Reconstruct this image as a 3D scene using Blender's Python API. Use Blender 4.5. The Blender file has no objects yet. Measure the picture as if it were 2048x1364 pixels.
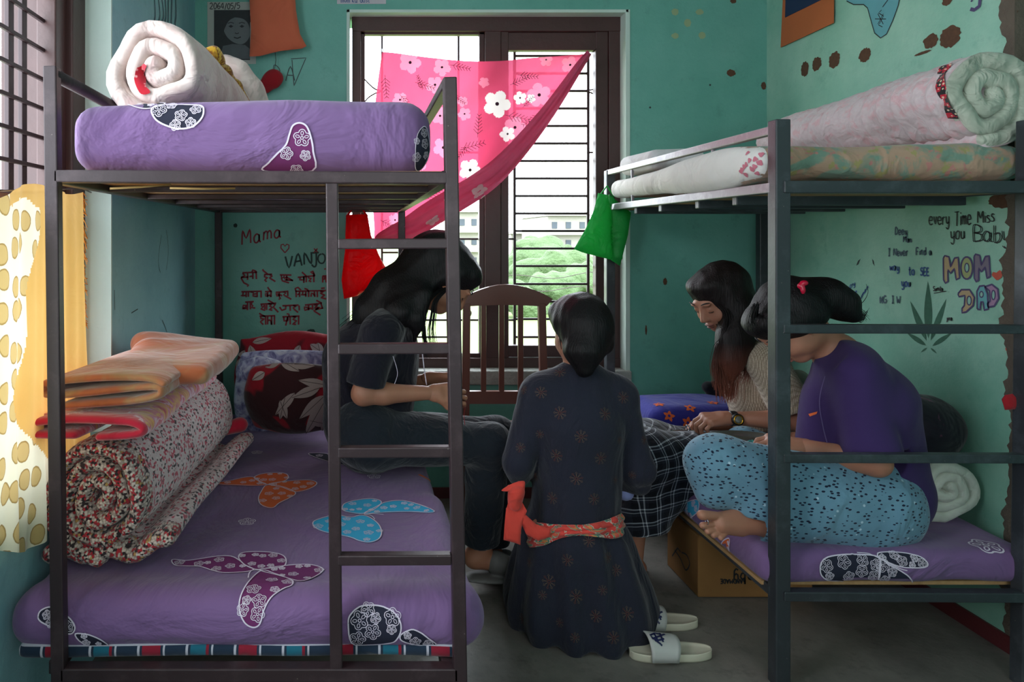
import bpy, bmesh, math, random
import numpy as np
from mathutils import Vector, Matrix
from mathutils.bvhtree import BVHTree
from mathutils.geometry import delaunay_2d_cdt

SC = bpy.context.scene
COL = SC.collection
# ---------------------------------------------------------------- camera
F, CX, CY, H = 1420.0, 717.0, 475.0, 1.32      # focal length and principal point (2048 x 1364 frame), eye height
cam = bpy.data.cameras.new('camera'); cam_ob = bpy.data.objects.new('camera', cam); COL.objects.link(cam_ob)
cam_ob.location = (0, 0, H); cam_ob.rotation_euler = (math.pi/2, 0, 0)
cam.sensor_width = 36; cam.lens = F/2048*36
cam.shift_x = (1024-CX)/2048; cam.shift_y = -(682-CY)/2048
cam.clip_start = .05; cam.clip_end = 400
SC.camera = cam_ob
SC.view_settings.view_transform = 'Standard'; SC.view_settings.look = 'None'
SC.view_settings.exposure = 0.5; SC.view_settings.gamma = 1; SC.view_settings.use_curve_mapping = False
# ---------------------------------------------------------------- sky and lights
W = bpy.data.worlds.new('world'); SC.world = W; W.use_nodes = True
wn = W.node_tree.nodes; wl = W.node_tree.links; wn.clear()
wo = wn.new('ShaderNodeOutputWorld'); wb = wn.new('ShaderNodeBackground'); wl.new(wb.outputs[0], wo.inputs[0])
wb.inputs[0].default_value = (.86, .93, 1, 1); wb.inputs[1].default_value = 7.5
def area(name, loc, rot, sx, sy, power, col=(1, 1, 1), portal=False, spread=180):
    L = bpy.data.lights.new(name, 'AREA'); L.shape = 'RECTANGLE'; L.size = sx; L.size_y = sy
    L.energy = power; L.color = col; L.spread = math.radians(spread)
    if portal: L.cycles.is_portal = True
    o = bpy.data.objects.new(name, L); COL.objects.link(o); o.location = loc; o.rotation_euler = rot
    return o
area('window_portal', (.655, 3.95, 1.55), (math.radians(-90), 0, 0), 1.5, 1.95, 1, portal=True)
area('side_window_portal', (-1.2, 1.55, 1.6), (0, math.radians(-90), 0), 1.9, 1.7, 1, portal=True)
area('rear_fill', (.7, -1.35, 1.75), (math.radians(90), 0, 0), 2.2, 1.7, 23, (.93, .97, 1))  # added fill lamp behind the camera; no door is built there

PI = math.pi
def P(px, py, Y): return Vector(((px-CX)*Y/F, Y, H-(py-CY)*Y/F))
def px_scale(Y): return F/Y

# ---------------------------------------------------------------- scene tree helpers
def empty(name, label, cat, loc=(0, 0, 0), group=None):
    o = bpy.data.objects.new(name, None); COL.objects.link(o); o.location = loc
    o.empty_display_size = .05
    o['label'] = label; o['category'] = cat
    if group: o['group'] = group
    return o
def wloc(o):
    v = Vector(o.location)
    while o.parent: o = o.parent; v += Vector(o.location)
    return v
def link_mesh(name, verts, faces, mats, parent=None, midx=None, smooth=True, origin=None, label=None):
    me = bpy.data.meshes.new(name)
    if parent is not None: org = wloc(parent); loc = Vector((0, 0, 0))
    else: org = Vector(origin) if origin is not None else Vector((0, 0, 0)); loc = org
    V = np.asarray(verts, dtype=float).reshape(-1, 3) - np.array(org)
    me.from_pydata(V.tolist(), [], [list(map(int, f)) for f in faces])
    for m in (mats if isinstance(mats, (list, tuple)) else [mats]): me.materials.append(m)
    if midx is not None: me.polygons.foreach_set('material_index', np.array(midx, dtype=np.int32))
    if smooth is True: me.polygons.foreach_set('use_smooth', np.ones(len(me.polygons), dtype=bool))
    me.update()
    o = bpy.data.objects.new(name, me); COL.objects.link(o); o.location = loc
    if parent is not None: o.parent = parent
    if label: o['label'] = label
    return o
def tag(o, label, cat, group=None):
    o['label'] = label; o['category'] = cat
    if group: o['group'] = group
    return o
class MB:
    def __init__(s): s.v = []; s.f = []; s.m = []; s.cur = 0
    def add(s, V, Fc):
        n = len(s.v); s.v += [tuple(v) for v in V]; s.f += [[i+n for i in f] for f in Fc]; s.m += [s.cur]*len(Fc)
    def box(s, lo, hi, bev=0):
        if bev <= 0:
            x0, y0, z0 = lo; x1, y1, z1 = hi
            s.add([(x0, y0, z0), (x1, y0, z0), (x1, y1, z0), (x0, y1, z0), (x0, y0, z1), (x1, y0, z1), (x1, y1, z1), (x0, y1, z1)],
                  [(0, 3, 2, 1), (4, 5, 6, 7), (0, 1, 5, 4), (1, 2, 6, 5), (2, 3, 7, 6), (3, 0, 4, 7)]); return
        bm = bmesh.new(); bmesh.ops.create_cube(bm, size=1)
        lo = Vector(lo); hi = Vector(hi)
        for v in bm.verts: v.co = Vector([lo[i]+(v.co[i]+.5)*(hi[i]-lo[i]) for i in range(3)])
        bmesh.ops.bevel(bm, geom=bm.edges[:], offset=bev, segments=2, profile=.5, affect='EDGES')
        s.bm(bm)
    def bm(s, bm):
        bm.verts.index_update(); s.add([v.co[:] for v in bm.verts], [[v.index for v in f.verts] for f in bm.faces]); bm.free()
    def beam(s, a, b, w, h, up=(0, 0, 1), bev=.003):
        a = Vector(a); b = Vector(b); d = b-a; L = d.length; z = d.normalized()
        x = z.cross(Vector(up))
        if x.length < 1e-4: x = Vector((1, 0, 0))
        x.normalize(); y = x.cross(z)
        bm = bmesh.new(); bmesh.ops.create_cube(bm, size=1)
        for v in bm.verts: v.co = Vector((v.co.x*w, v.co.y*h, v.co.z*L))
        if bev: bmesh.ops.bevel(bm, geom=bm.edges[:], offset=bev, segments=2, profile=.5, affect='EDGES')
        c = (a+b)/2
        for v in bm.verts: v.co = c+x*v.co.x+y*v.co.y+z*v.co.z
        s.bm(bm)
    def tube(s, pts, r, n=8, cap=True):
        pts = [Vector(p) for p in pts]; m = len(pts)
        rs = r if isinstance(r, (list, tuple)) else [r]*m
        V = []; prev = None
        for i, p in enumerate(pts):
            t = (pts[min(i+1, m-1)]-pts[max(i-1, 0)]).normalized()
            if prev is None:
                x = t.cross(Vector((0, 0, 1)))
                if x.length < .1: x = t.cross(Vector((0, 1, 0)))
            else: x = prev-t*prev.dot(t)
            x.normalize(); prev = x; y = t.cross(x)
            for k in range(n):
                a = 2*PI*k/n; V.append(p+x*math.cos(a)*rs[i]+y*math.sin(a)*rs[i])
        Fc = []
        for i in range(m-1):
            for k in range(n): Fc.append((i*n+k, i*n+(k+1) % n, (i+1)*n+(k+1) % n, (i+1)*n+k))
        if cap: Fc.append(list(range(n))[::-1]); Fc.append([(m-1)*n+k for k in range(n)])
        s.add(V, Fc)
    def build(s, name, mats, parent=None, smooth=False, origin=None, label=None):
        if origin is None and parent is None:
            a = np.array(s.v); origin = ((a[:, 0].min()+a[:, 0].max())/2, (a[:, 1].min()+a[:, 1].max())/2, a[:, 2].min())
        return link_mesh(name, s.v, s.f, mats, parent, s.m, smooth, origin, label)

# ---------------------------------------------------------------- materials
def srgb(r, g, b):
    f = lambda c: (c/255/12.92) if c/255 <= .04045 else ((c/255+.055)/1.055)**2.4
    return (f(r), f(g), f(b), 1)
class NT:
    def __init__(s, name):
        s.m = bpy.data.materials.new(name); s.m.use_nodes = True
        s.n = s.m.node_tree.nodes; s.l = s.m.node_tree.links; s.n.clear()
        s.out = s.n.new('ShaderNodeOutputMaterial'); s.b = s.n.new('ShaderNodeBsdfPrincipled')
        s.l.new(s.b.outputs[0], s.out.inputs[0])
        s.tc = s.n.new('ShaderNodeTexCoord')
    def set(s, k, v):
        i = s.b.inputs[k]
        if hasattr(v, 'is_output') or isinstance(v, bpy.types.NodeSocket): s.l.new(v, i)
        else: i.default_value = v
        return s
    def node(s, t, ins={}, **kw):
        n = s.n.new(t)
        for k, v in kw.items(): setattr(n, k, v)
        for k, v in ins.items():
            if isinstance(v, bpy.types.NodeSocket): s.l.new(v, n.inputs[k])
            else: n.inputs[k].default_value = v
        return n
    def map(s, scale=(1, 1, 1), rot=(0, 0, 0), loc=(0, 0, 0), src=None):
        return s.node('ShaderNodeMapping', {0: src or s.tc.outputs['Object'], 'Scale': scale, 'Rotation': rot, 'Location': loc}).outputs[0]
    def noise(s, scale, detail=4, vec=None, rough=.55, dist=0):
        return s.node('ShaderNodeTexNoise', {'Vector': vec or s.tc.outputs['Object'], 'Scale': scale, 'Detail': detail, 'Roughness': rough, 'Distortion': dist}).outputs[0]
    def vor(s, scale, vec=None, feature='F1', out='Distance', rnd=1):
        n = s.node('ShaderNodeTexVoronoi', feature=feature); s.l.new(vec or s.tc.outputs['Object'], n.inputs['Vector'])
        n.inputs['Scale'].default_value = scale; n.inputs['Randomness'].default_value = rnd
        return n.outputs[out]
    def ramp(s, fac, stops, interp='LINEAR'):
        n = s.n.new('ShaderNodeValToRGB'); n.color_ramp.interpolation = interp; s.l.new(fac, n.inputs[0])
        e = n.color_ramp.elements
        while len(e) < len(stops): e.new(.5)
        for el, (p, c) in zip(e, stops): el.position = p; el.color = c if len(c) == 4 else (*c, 1)
        return n.outputs[0]
    def mix(s, fac, a, b, mode='MIX'):
        n = s.n.new('ShaderNodeMix'); n.data_type = 'RGBA'; n.blend_type = mode
        for i, v in ((0, fac), (6, a), (7, b)):
            if isinstance(v, bpy.types.NodeSocket): s.l.new(v, n.inputs[i])
            else: n.inputs[i].default_value = v
        return n.outputs[2]
    def math(s, op, a, b=0, c=0):
        n = s.n.new('ShaderNodeMath'); n.operation = op
        for i, v in enumerate((a, b, c)):
            if isinstance(v, bpy.types.NodeSocket): s.l.new(v, n.inputs[i])
            else: n.inputs[i].default_value = v
        return n.outputs[0]
    def bump(s, h, strength=.3, dist=.01):
        n = s.n.new('ShaderNodeBump'); n.inputs['Strength'].default_value = strength; n.inputs['Distance'].default_value = dist
        s.l.new(h, n.inputs['Height']); s.l.new(n.outputs[0], s.b.inputs['Normal']); return s
W_ = (1, 1, 1, 1); K_ = (0, 0, 0, 1)
def plain(name, col, rough=.6, metal=0, bump=0, bscale=40, var=.12, vscale=6, bd=.004):
    t = NT(name); n = t.noise(vscale, 5)
    c2 = tuple(max(0, x*(1-var*2)) for x in col[:3])+(1,)
    t.set('Base Color', t.mix(n, c2, col)); t.set('Roughness', rough); t.set('Metallic', metal)
    if bump: t.bump(t.noise(bscale, 4), bump, bd)
    return t.m
def fabric(name, col, rough=.9, fold=.35, weave=.15, var=.1, sheen=.2, fscale=7, tex=None):
    t = NT(name); n = t.noise(5, 4)
    c2 = tuple(x*(1-var*2) for x in col[:3])+(1,)
    t.set('Base Color', t.mix(n, c2, col)); t.set('Roughness', rough); t.set('Sheen Weight', sheen); t.set('Specular IOR Level', .2)
    f = t.noise(fscale, 3, t.map((1, 1, 1)), .5, .9)
    w = t.noise(700, 1)
    t.bump(t.math('ADD', t.math('MULTIPLY', f, fold), t.math('MULTIPLY', w, weave*.06)), .9, .05)
    return t.m
MT = {}
def wall_mat(name, base, light, dark):
    t = NT(name)
    a = t.noise(1.6, 6, rough=.65); b = t.noise(9, 6, rough=.7); c = t.noise(55, 3)
    col = t.mix(t.ramp(a, [(.35, K_), (.68, W_)]), base, light)
    col = t.mix(t.ramp(b, [(.58, K_), (.75, (.45, .45, .45, 1))]), col, dark)
    sp = t.ramp(t.vor(11), [(.0, (.5, .5, .5, 1)), (.035, K_)])
    col = t.mix(sp, col, srgb(60, 60, 50))
    t.set('Base Color', col); t.set('Roughness', .48); t.set('Specular IOR Level', .4)
    t.bump(t.math('ADD', t.math('MULTIPLY', b, .5), t.math('MULTIPLY', c, .12)), .35, .02)
    return t.m
MT['wall'] = wall_mat('teal_wall_paint', srgb(88, 152, 138), srgb(112, 172, 158), srgb(70, 120, 108))
MT['wall_r'] = wall_mat('teal_paint_window_lit', srgb(112, 170, 148), srgb(156, 196, 176), srgb(84, 138, 120))  # same teal, lightened to carry side-window light on this wall
MT['ceil'] = plain('ceiling_paint', srgb(190, 200, 195), .8)
MT['concrete'] = plain('bare_plaster', srgb(104, 92, 80), .9, bump=.6, bscale=60, var=.25, vscale=20, bd=.01)
MT['sill'] = plain('cement_sill', srgb(170, 172, 166), .8, bump=.8, bscale=30, var=.25, vscale=14, bd=.02)
MT['white_paint'] = plain('white_reveal_paint', srgb(196, 216, 206), .6, bump=.3, var=.1)
def floor_mat():
    t = NT('cement_floor'); a = t.noise(2.2, 6, rough=.7); b = t.noise(14, 5, rough=.7)
    c = t.mix(t.ramp(a, [(.3, K_), (.7, W_)]), srgb(92, 88, 84), srgb(132, 127, 120))
    c = t.mix(t.ramp(b, [(.55, K_), (.8, (.6, .6, .6, 1))]), c, srgb(58, 54, 50))
    t.set('Base Color', c); t.set('Roughness', t.ramp(b, [(.2, (.32,)*3), (.8, (.6,)*3)])); t.bump(b, .25, .01); return t.m
MT['floor'] = floor_mat()
MT['maroon'] = plain('maroon_skirting_paint', srgb(96, 40, 42), .5, bump=.3)
MT['frame'] = plain('dark_window_wood', srgb(74, 46, 44), .45, bump=.3, bscale=30, var=.25)
MT['bar'] = plain('window_iron', srgb(62, 50, 52), .5, .3)
def bed_metal(name, col, rough=.42):
    t = NT(name); a = t.noise(9, 5, rough=.7); b = t.noise(90, 3)
    c = t.mix(t.ramp(a, [(.5, K_), (.75, W_)]), col, tuple(min(1, x*1.9+.01) for x in col[:3])+(1,))
    c = t.mix(t.ramp(t.vor(28), [(0, (.8,)*3+(1,)), (.05, K_)]), c, srgb(150, 140, 130))
    t.set('Base Color', c); t.set('Roughness', rough); t.set('Metallic', .15)
    t.bump(t.math('ADD', a, t.math('MULTIPLY', b, .3)), .2, .004); return t.m
MT['bedL'] = bed_metal('brown_bed_paint', srgb(50, 37, 40))
MT['bedR'] = bed_metal('charcoal_bed_paint', srgb(50, 54, 58), .38)
def ply():
    t = NT('plywood_board'); n = t.noise(3, 5, t.map((14, 1, 14)), .6, .4)
    t.set('Base Color', t.mix(n, srgb(150, 112, 70), srgb(205, 168, 118))); t.set('Roughness', .7); return t.m
MT['ply'] = ply()
MT['reed'] = plain('pale_reed', srgb(214, 176, 112), .6)

# ---------------------------------------------------------------- room (window wall at Y=3.6)
YB, XL, XR, ZC, YF = 3.60, -.829, 2.07, 2.95, -1.5
def struct(mb, name, mat, parent=None):
    o = mb.build(name, mat, parent)
    if parent is None: o['kind'] = 'structure'
    return o
m = MB(); m.box((XL-.6, YF-.3, -.12), (XR+.6, YB+.3, 0)); floor = struct(m, 'floor', MT['floor'])
m = MB(); m.box((XL-.6, YF-.3, ZC), (XR+.6, YB+.3, ZC+.12)); struct(m, 'ceiling', MT['ceil'])
# back wall with the window opening
wx0, wx1 = (698-CX)*YB/F, (1252-CX)*YB/F
wz1, wz0 = H-(24-CY)*YB/F, H-(748-CY)*YB/F
m = MB(); t_ = .28
m.box((XL-.3, YB, 0), (wx0, YB+t_, ZC)); m.box((wx1, YB, 0), (XR+.3, YB+t_, ZC))
m.box((wx0, YB, 0), (wx1, YB+t_, wz0)); m.box((wx0, YB, wz1), (wx1, YB+t_, ZC))
wall_back = struct(m, 'wall_back', MT['wall'])
m = MB(); e = .012                                   # pale plastered edge round the opening
m.box((wx0-e, YB-.006, wz0-e), (wx0+.004, YB+.12, wz1+e), .002); m.box((wx1-.004, YB-.006, wz0-e), (wx1+e*1.6, YB+.12, wz1+e), .002)
m.box((wx0-e, YB-.006, wz1-.004), (wx1+e, YB+.12, wz1+e), .002)
o = m.build('window_reveal', MT['white_paint'], wall_back)
m = MB(); m.box((wx0-e, YB-.03, wz0-.05), (wx1+e*1.6, YB+.2, wz0+.02), .006)
m.build('window_sill', MT['sill'], wall_back)
# side wall with a window opening near the camera
LY = 2.38; lz0, lz1 = .67, 2.62
m = MB(); m.box((XL-.3, LY, 0), (XL, YB, ZC))
m.box((XL-.3, .35, 0), (XL, LY, lz0)); m.box((XL-.3, .35, lz1), (XL, LY, ZC)); m.box((XL-.3, YF, 0), (XL, .35, ZC))
MT['wall_l'] = wall_mat('teal_paint_sky_tint', srgb(112, 160, 172), srgb(140, 184, 190), srgb(84, 128, 136))  # teal shifted blue and pale; reflected sky light is in the colour
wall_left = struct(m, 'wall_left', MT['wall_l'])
m = MB(); m.box((XL-.115, LY-.006, lz0), (XL+.002, LY+.004, lz1)); m.build('window_reveal', MT['white_paint'], wall_left)
# right wall, ending in a broken plaster edge near the bed
RY = 2.235
m = MB(); m.box((XR, RY, 0), (XR+.14, YB, ZC)); wall_right = struct(m, 'wall_right', MT['wall_r'])
m = MB(); m.box((XR+.06, YF, 0), (XR+.2, RY, ZC)); wr2 = struct(m, 'wall_right', MT['wall'])
m = MB(); m.box((XL-.3, YF-.14, 0), (XR+.3, YF, ZC)); struct(m, 'wall_front', MT['wall'])
random.seed(4)
m = MB(); n = 220; V = []                              # crumbled strip at the wall end
for i in range(n+1):
    z = ZC*i/n; wdt = .034+.012*math.sin(z*7)+.008*math.sin(z*31+1)+random.uniform(-.009, .009)
    V += [(XR-.003, RY+max(.012, wdt), z), (XR-.009, RY-.005, z), (XR+.07, RY-.006, z)]
m.add(V, [q for i in range(n) for q in ((i*3, i*3+1, i*3+4, i*3+3), (i*3+1, i*3+2, i*3+5, i*3+4))])
m.build('broken_plaster_edge', MT['concrete'], wall_right)
m = MB(); m.box((XR-.012, RY+.005, 0), (XR, YB, .055), .002); struct(m, 'baseboard_right', MT['maroon'])
m = MB(); m.box((.1, YB-.01, 0), (XR, YB, .055), .002); struct(m, 'baseboard_back', MT['maroon'])

# ---- back window (frame set in the opening, iron bars outside it)
YW = 3.70
def XW(px, Y=YW): return (px-CX)*Y/F
def ZW(py, Y=YW): return H-(py-CY)*Y/F
w1 = bpy.data.objects.new('window_1', None); COL.objects.link(w1); w1.location = (.66, YW, wz0); w1['kind'] = 'structure'
def fbox(mb, x0, y0, x1, y1, Y0, Y1, bev=.004):
    mb.box((XW(x0), Y0, ZW(y1)), (XW(x1), Y1, ZW(y0)), bev)
m = MB()
fbox(m, 704, 34, 1246, 66, YW-.034, YW+.06); fbox(m, 704, 64, 722, 716, YW-.03, YW+.058)
fbox(m, 1214, 64, 1246, 716, YW-.03, YW+.058); fbox(m, 704, 714, 1246, 742, YW-.034, YW+.06)
fbox(m, 968, 64, 1000, 716, YW-.028, YW+.056)
m.build('window_frame', MT['frame'], w1)
m = MB()   # left opening inner frame
fbox(m, 722, 62, 730, 716, YW-.01, YW+.03, .002); fbox(m, 958, 62, 968, 716, YW-.01, YW+.03, .002); fbox(m, 722, 62, 968, 70, YW-.01, YW+.03, .002); fbox(m, 722, 706, 968, 716, YW-.01, YW+.03, .002)
m.build('sash', MT['frame'], w1)
m = MB()   # right opening sash, wider rails
fbox(m, 1000, 64, 1016, 716, YW-.02, YW+.03); fbox(m, 1189, 64, 1214, 716, YW-.02, YW+.03); fbox(m, 1014, 66, 1191, 102, YW-.017, YW+.027); fbox(m, 1014, 690, 1191, 713, YW-.017, YW+.027)
m.build('sash', MT['frame'], w1)
YG = 3.80
def bar(x0, y0, x1, y1, r=.0055, Y=YG, par=w1):
    mb = MB(); a = Vector((XW(x0, Y), Y, ZW(y0, Y))); b = Vector((XW(x1, Y), Y, ZW(y1, Y)))
    mb.beam(a, b, r*2, r*2, (0, 1, 0), .0015); return mb.build('window_bar', MT['bar'], par)
for x in (764, 917): bar(x, 66, x, 715)
for x in (1029, 1176): bar(x, 64, x, 700, .007)
for y in (75, 112, 147, 182, 217, 252, 287, 322, 357, 392, 427, 462, 497, 532, 568, 603, 638, 674):
    bar(1029, y, 1176, y, .006)
for y in (479, 640, 674, 605, 570, 535, 505): bar(764, y, 917, y, .005)
for y in (478, 305, 640): bar(1003, y, 1029, y, .005); bar(1176, y, 1212, y, .005); bar(917, y, 960, y, .005); bar(724, y, 764, y, .005)
def curl(pts, r=.004, par=w1, Y=YG-.01, name='scroll_bar'):
    mb = MB(); q = catmull([Vector((XW(x, Y), Y, ZW(y, Y))) for x, y in pts], 6); mb.tube(q, r, 6); mb.build(name, MT['bar'], par, True)
def catmull(p, n):
    out = []
    for i in range(len(p)-1):
        a = p[max(i-1, 0)]; b = p[i]; c = p[i+1]; d = p[min(i+2, len(p)-1)]
        for k in range(n):
            t = k/n; out.append(.5*((2*b)+(c-a)*t+(2*a-5*b+4*c-d)*t*t+(3*b-a-3*c+d)*t*t*t))
    return out+[p[-1]]
curl([(722, 150), (735, 165), (750, 178), (764, 182), (750, 187), (735, 197), (724, 212)])
curl([(1208, 152), (1200, 170), (1188, 178), (1176, 182), (1190, 190), (1203, 205), (1212, 218)])
curl([(917, 560), (926, 588), (940, 600), (946, 575), (935, 565)]); curl([(935, 640), (942, 625), (930, 612), (917, 608)])
curl([(1176, 600), (1192, 596), (1206, 582), (1212, 560)], .006)

# ---- left window
w2 = bpy.data.objects.new('window_2', None); COL.objects.link(w2); w2.location = (XL-.1, 1.5, lz0); w2['kind'] = 'structure'
XF = XL-.115
m = MB()
m.box((XF-.2, 2.27, lz0), (XF+.03, 2.38, lz1), .004); m.box((XF-.05, 2.19, lz0), (XF+.01, 2.27, lz1), .004)
m.box((XF-.06, .35, lz0), (XF+.03, .45, lz1), .004); m.box((XF-.06, .35, lz1-.08), (XF+.03, 2.38, lz1), .004); m.box((XF-.06, .35, lz0), (XF+.03, 2.38, lz0+.08), .004)
m.build('window_frame', MT['frame'], w2)
for y in (2.08, 2.0, 1.5, 1.0):
    mb = MB(); mb.beam((XF-.04, y, lz0), (XF-.04, y, lz1), .014, .03, (0, 1, 0), .002); mb.build('window_bar', MT['bar'], w2)
z = 1.45
for k in range(14):
    zz = 1.445+k*.0905-.0905*1
    if zz > lz1-.05: break
    mb = MB(); mb.beam((XF-.03, .4, zz), (XF-.03, 2.2, zz), .012, .012, (0, 0, 1), .002); mb.build('window_bar', MT['bar'], w2)
mb = MB(); mb.box((XF-.05, .4, 1.40), (XF+.02, 2.3, 1.44), .004); mb.build('transom', MT['frame'], w2)

# ---------------------------------------------------------------- outside
def grass_mat():
    t = NT('pale_grass'); n = t.noise(1.2, 6); t.set('Base Color', t.mix(n, srgb(96, 118, 60), srgb(124, 142, 84))); t.set('Roughness', 1); return t.m
MT['grass'] = grass_mat()
m = MB(); m.box((-60, 4.2, -.9), (80, 160, -.6)); o = struct(m, 'ground', MT['grass'])
MT['bld'] = plain('pale_building_render', srgb(150, 146, 140), .9); MT['bwin'] = plain('far_window_glass', srgb(56, 66, 76), .6)
def building(x0, x1, ytop, Y, label, nx, ny, ybot=560):
    r = empty('building', label, 'building', (XW((x0+x1)/2, Y), Y, -.6))
    mb = MB(); mb.box((XW(x0, Y), Y, -.6), (XW(x1, Y), Y+6, ZW(ytop, Y)), .05); mb.build('wall', MT['bld'], r)
    for i in range(nx):
        for j in range(ny):
            cx = x0+(x1-x0)*(i+.5)/nx; cy = ytop+(540-ytop)*(j+.5)/ny
            mb = MB(); mb.box((XW(cx-5, Y), Y-.06, ZW(cy+7, Y)), (XW(cx+5, Y), Y+.1, ZW(cy-6, Y))); mb.build('window', MT['bwin'], r)
    mb = MB()
    for j in range(1, ny): yy = ytop+(540-ytop)*j/ny; mb.box((XW(x0-3, Y), Y-.5, ZW(yy+2, Y)), (XW(x1+3, Y), Y+.1, ZW(yy, Y)))
    mb.box((XW(x0-3, Y), Y-.4, ZW(ytop, Y)), (XW(x1+3, Y), Y+6, ZW(ytop-3, Y))); mb.build('floor_slab', MT['bld'], r)
building(912, 960, 425, 34, 'pale far building with blue-grey windows, seen left of the window post', 2, 3)
building(1095, 1178, 432, 38, 'pale far building with balconies, seen through right window bars', 3, 3)
building(1022, 1078, 468, 45, 'small pale far building low behind the bushes', 2, 2)
# ---------------------------------------------------------------- signed-distance modelling
class SDF:
    def __init__(s): s.ops = []
    def _a(s, fn, lo, hi, k, mode): s.ops.append((fn, np.array(lo, float), np.array(hi, float), k, mode)); return s
    def rc(s, a, b, r1, r2, k=.02, mode='u'):
        a = np.array(a, float); b = np.array(b, float); R = max(r1, r2); ab = b-a; L2 = max(1e-9, ab@ab)
        def fn(X, Y, Z):
            t = np.clip(((X-a[0])*ab[0]+(Y-a[1])*ab[1]+(Z-a[2])*ab[2])/L2, 0, 1)
            return np.sqrt((X-a[0]-t*ab[0])**2+(Y-a[1]-t*ab[1])**2+(Z-a[2]-t*ab[2])**2)-(r1+(r2-r1)*t)
        return s._a(fn, np.minimum(a, b)-R, np.maximum(a, b)+R, k, mode)
    def chain(s, pts, rs, k=.02, mode='u'):
        for i in range(len(pts)-1): s.rc(pts[i], pts[i+1], rs[i], rs[i+1], k, mode)
        return s
    def ell(s, c, r, R=None, k=.02, mode='u'):
        c = np.array(c, float); r = np.array(r, float); M = np.array(R, float) if R is not None else np.eye(3)  # rows of M = local axes
        def fn(X, Y, Z):
            x, y, z = X-c[0], Y-c[1], Z-c[2]
            u = (M[0, 0]*x+M[0, 1]*y+M[0, 2]*z); v = (M[1, 0]*x+M[1, 1]*y+M[1, 2]*z); w = (M[2, 0]*x+M[2, 1]*y+M[2, 2]*z)
            k0 = np.sqrt((u/r[0])**2+(v/r[1])**2+(w/r[2])**2); k1 = np.sqrt((u/r[0]**2)**2+(v/r[1]**2)**2+(w/r[2]**2)**2)+1e-9
            return k0*(k0-1)/k1
        ext = np.sqrt(((M*r[:, None])**2).sum(0))
        return s._a(fn, c-ext, c+ext, k, mode)
    def box(s, c, h, rd=.01, R=None, k=.02, mode='u'):
        c = np.array(c, float); h = np.array(h, float)-rd; M = np.array(R, float) if R is not None else np.eye(3)
        def fn(X, Y, Z):
            x, y, z = X-c[0], Y-c[1], Z-c[2]
            q = [np.abs(M[i, 0]*x+M[i, 1]*y+M[i, 2]*z)-h[i] for i in range(3)]
            return np.sqrt(sum(np.maximum(a, 0)**2 for a in q))+np.minimum(np.maximum(q[0], np.maximum(q[1], q[2])), 0)-rd
        ext = (np.abs(M)*(h+rd)[:, None]).sum(0)
        return s._a(fn, c-ext, c+ext, k, mode)
    def cut(s, p, n, R=.2, k=.004):      # remove what lies beyond plane (p, n) within a ball of radius R
        p = np.array(p, float); n = np.array(n, float)/np.linalg.norm(n)
        def fn(X, Y, Z):
            d = -((X-p[0])*n[0]+(Y-p[1])*n[1]+(Z-p[2])*n[2])
            return np.maximum(d, np.sqrt((X-p[0])**2+(Y-p[1])**2+(Z-p[2])**2)-R)
        return s._a(fn, p-R, p+R, k, 's')
    def mesh(s, h, disp=None, relax=1):
        lo = np.min([o[1] for o in s.ops if o[4] == 'u'], 0)-3*h-.01; hi = np.max([o[2] for o in s.ops if o[4] == 'u'], 0)+3*h+.01
        n = np.ceil((hi-lo)/h).astype(int)+1
        ax = [lo[i]+h*np.arange(n[i]) for i in range(3)]
        G = np.full(n, 1.0, dtype=np.float32)
        for fn, a, b, k, mode in s.ops:
            pad = k+2.5*h
            i0 = np.clip(np.floor((a-pad-lo)/h).astype(int), 0, n); i1 = np.clip(np.ceil((b+pad-lo)/h).astype(int)+1, 0, n)
            if (i1 <= i0).any(): continue
            X = ax[0][i0[0]:i1[0]][:, None, None]; Y = ax[1][i0[1]:i1[1]][None, :, None]; Z = ax[2][i0[2]:i1[2]][None, None, :]
            D = fn(X, Y, Z).astype(np.float32); sl = tuple(slice(i0[j], i1[j]) for j in range(3)); g = G[sl]
            if mode == 'u':
                hh = np.clip(.5+.5*(g-D)/k, 0, 1); G[sl] = g+(D-g)*hh-k*hh*(1-hh)
            else:
                D = -D; hh = np.clip(.5-.5*(g-D)/k, 0, 1); G[sl] = g+(D-g)*hh+k*hh*(1-hh)
        if disp is not None:
            X = ax[0][:, None, None]; Y = ax[1][None, :, None]; Z = ax[2][None, None, :]
            G = G+disp(X, Y, Z).astype(np.float32)
        G[0] = G[-1] = 1; G[:, 0] = G[:, -1] = 1; G[:, :, 0] = G[:, :, -1] = 1
        return surface_nets(G, lo, h, relax)
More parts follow.
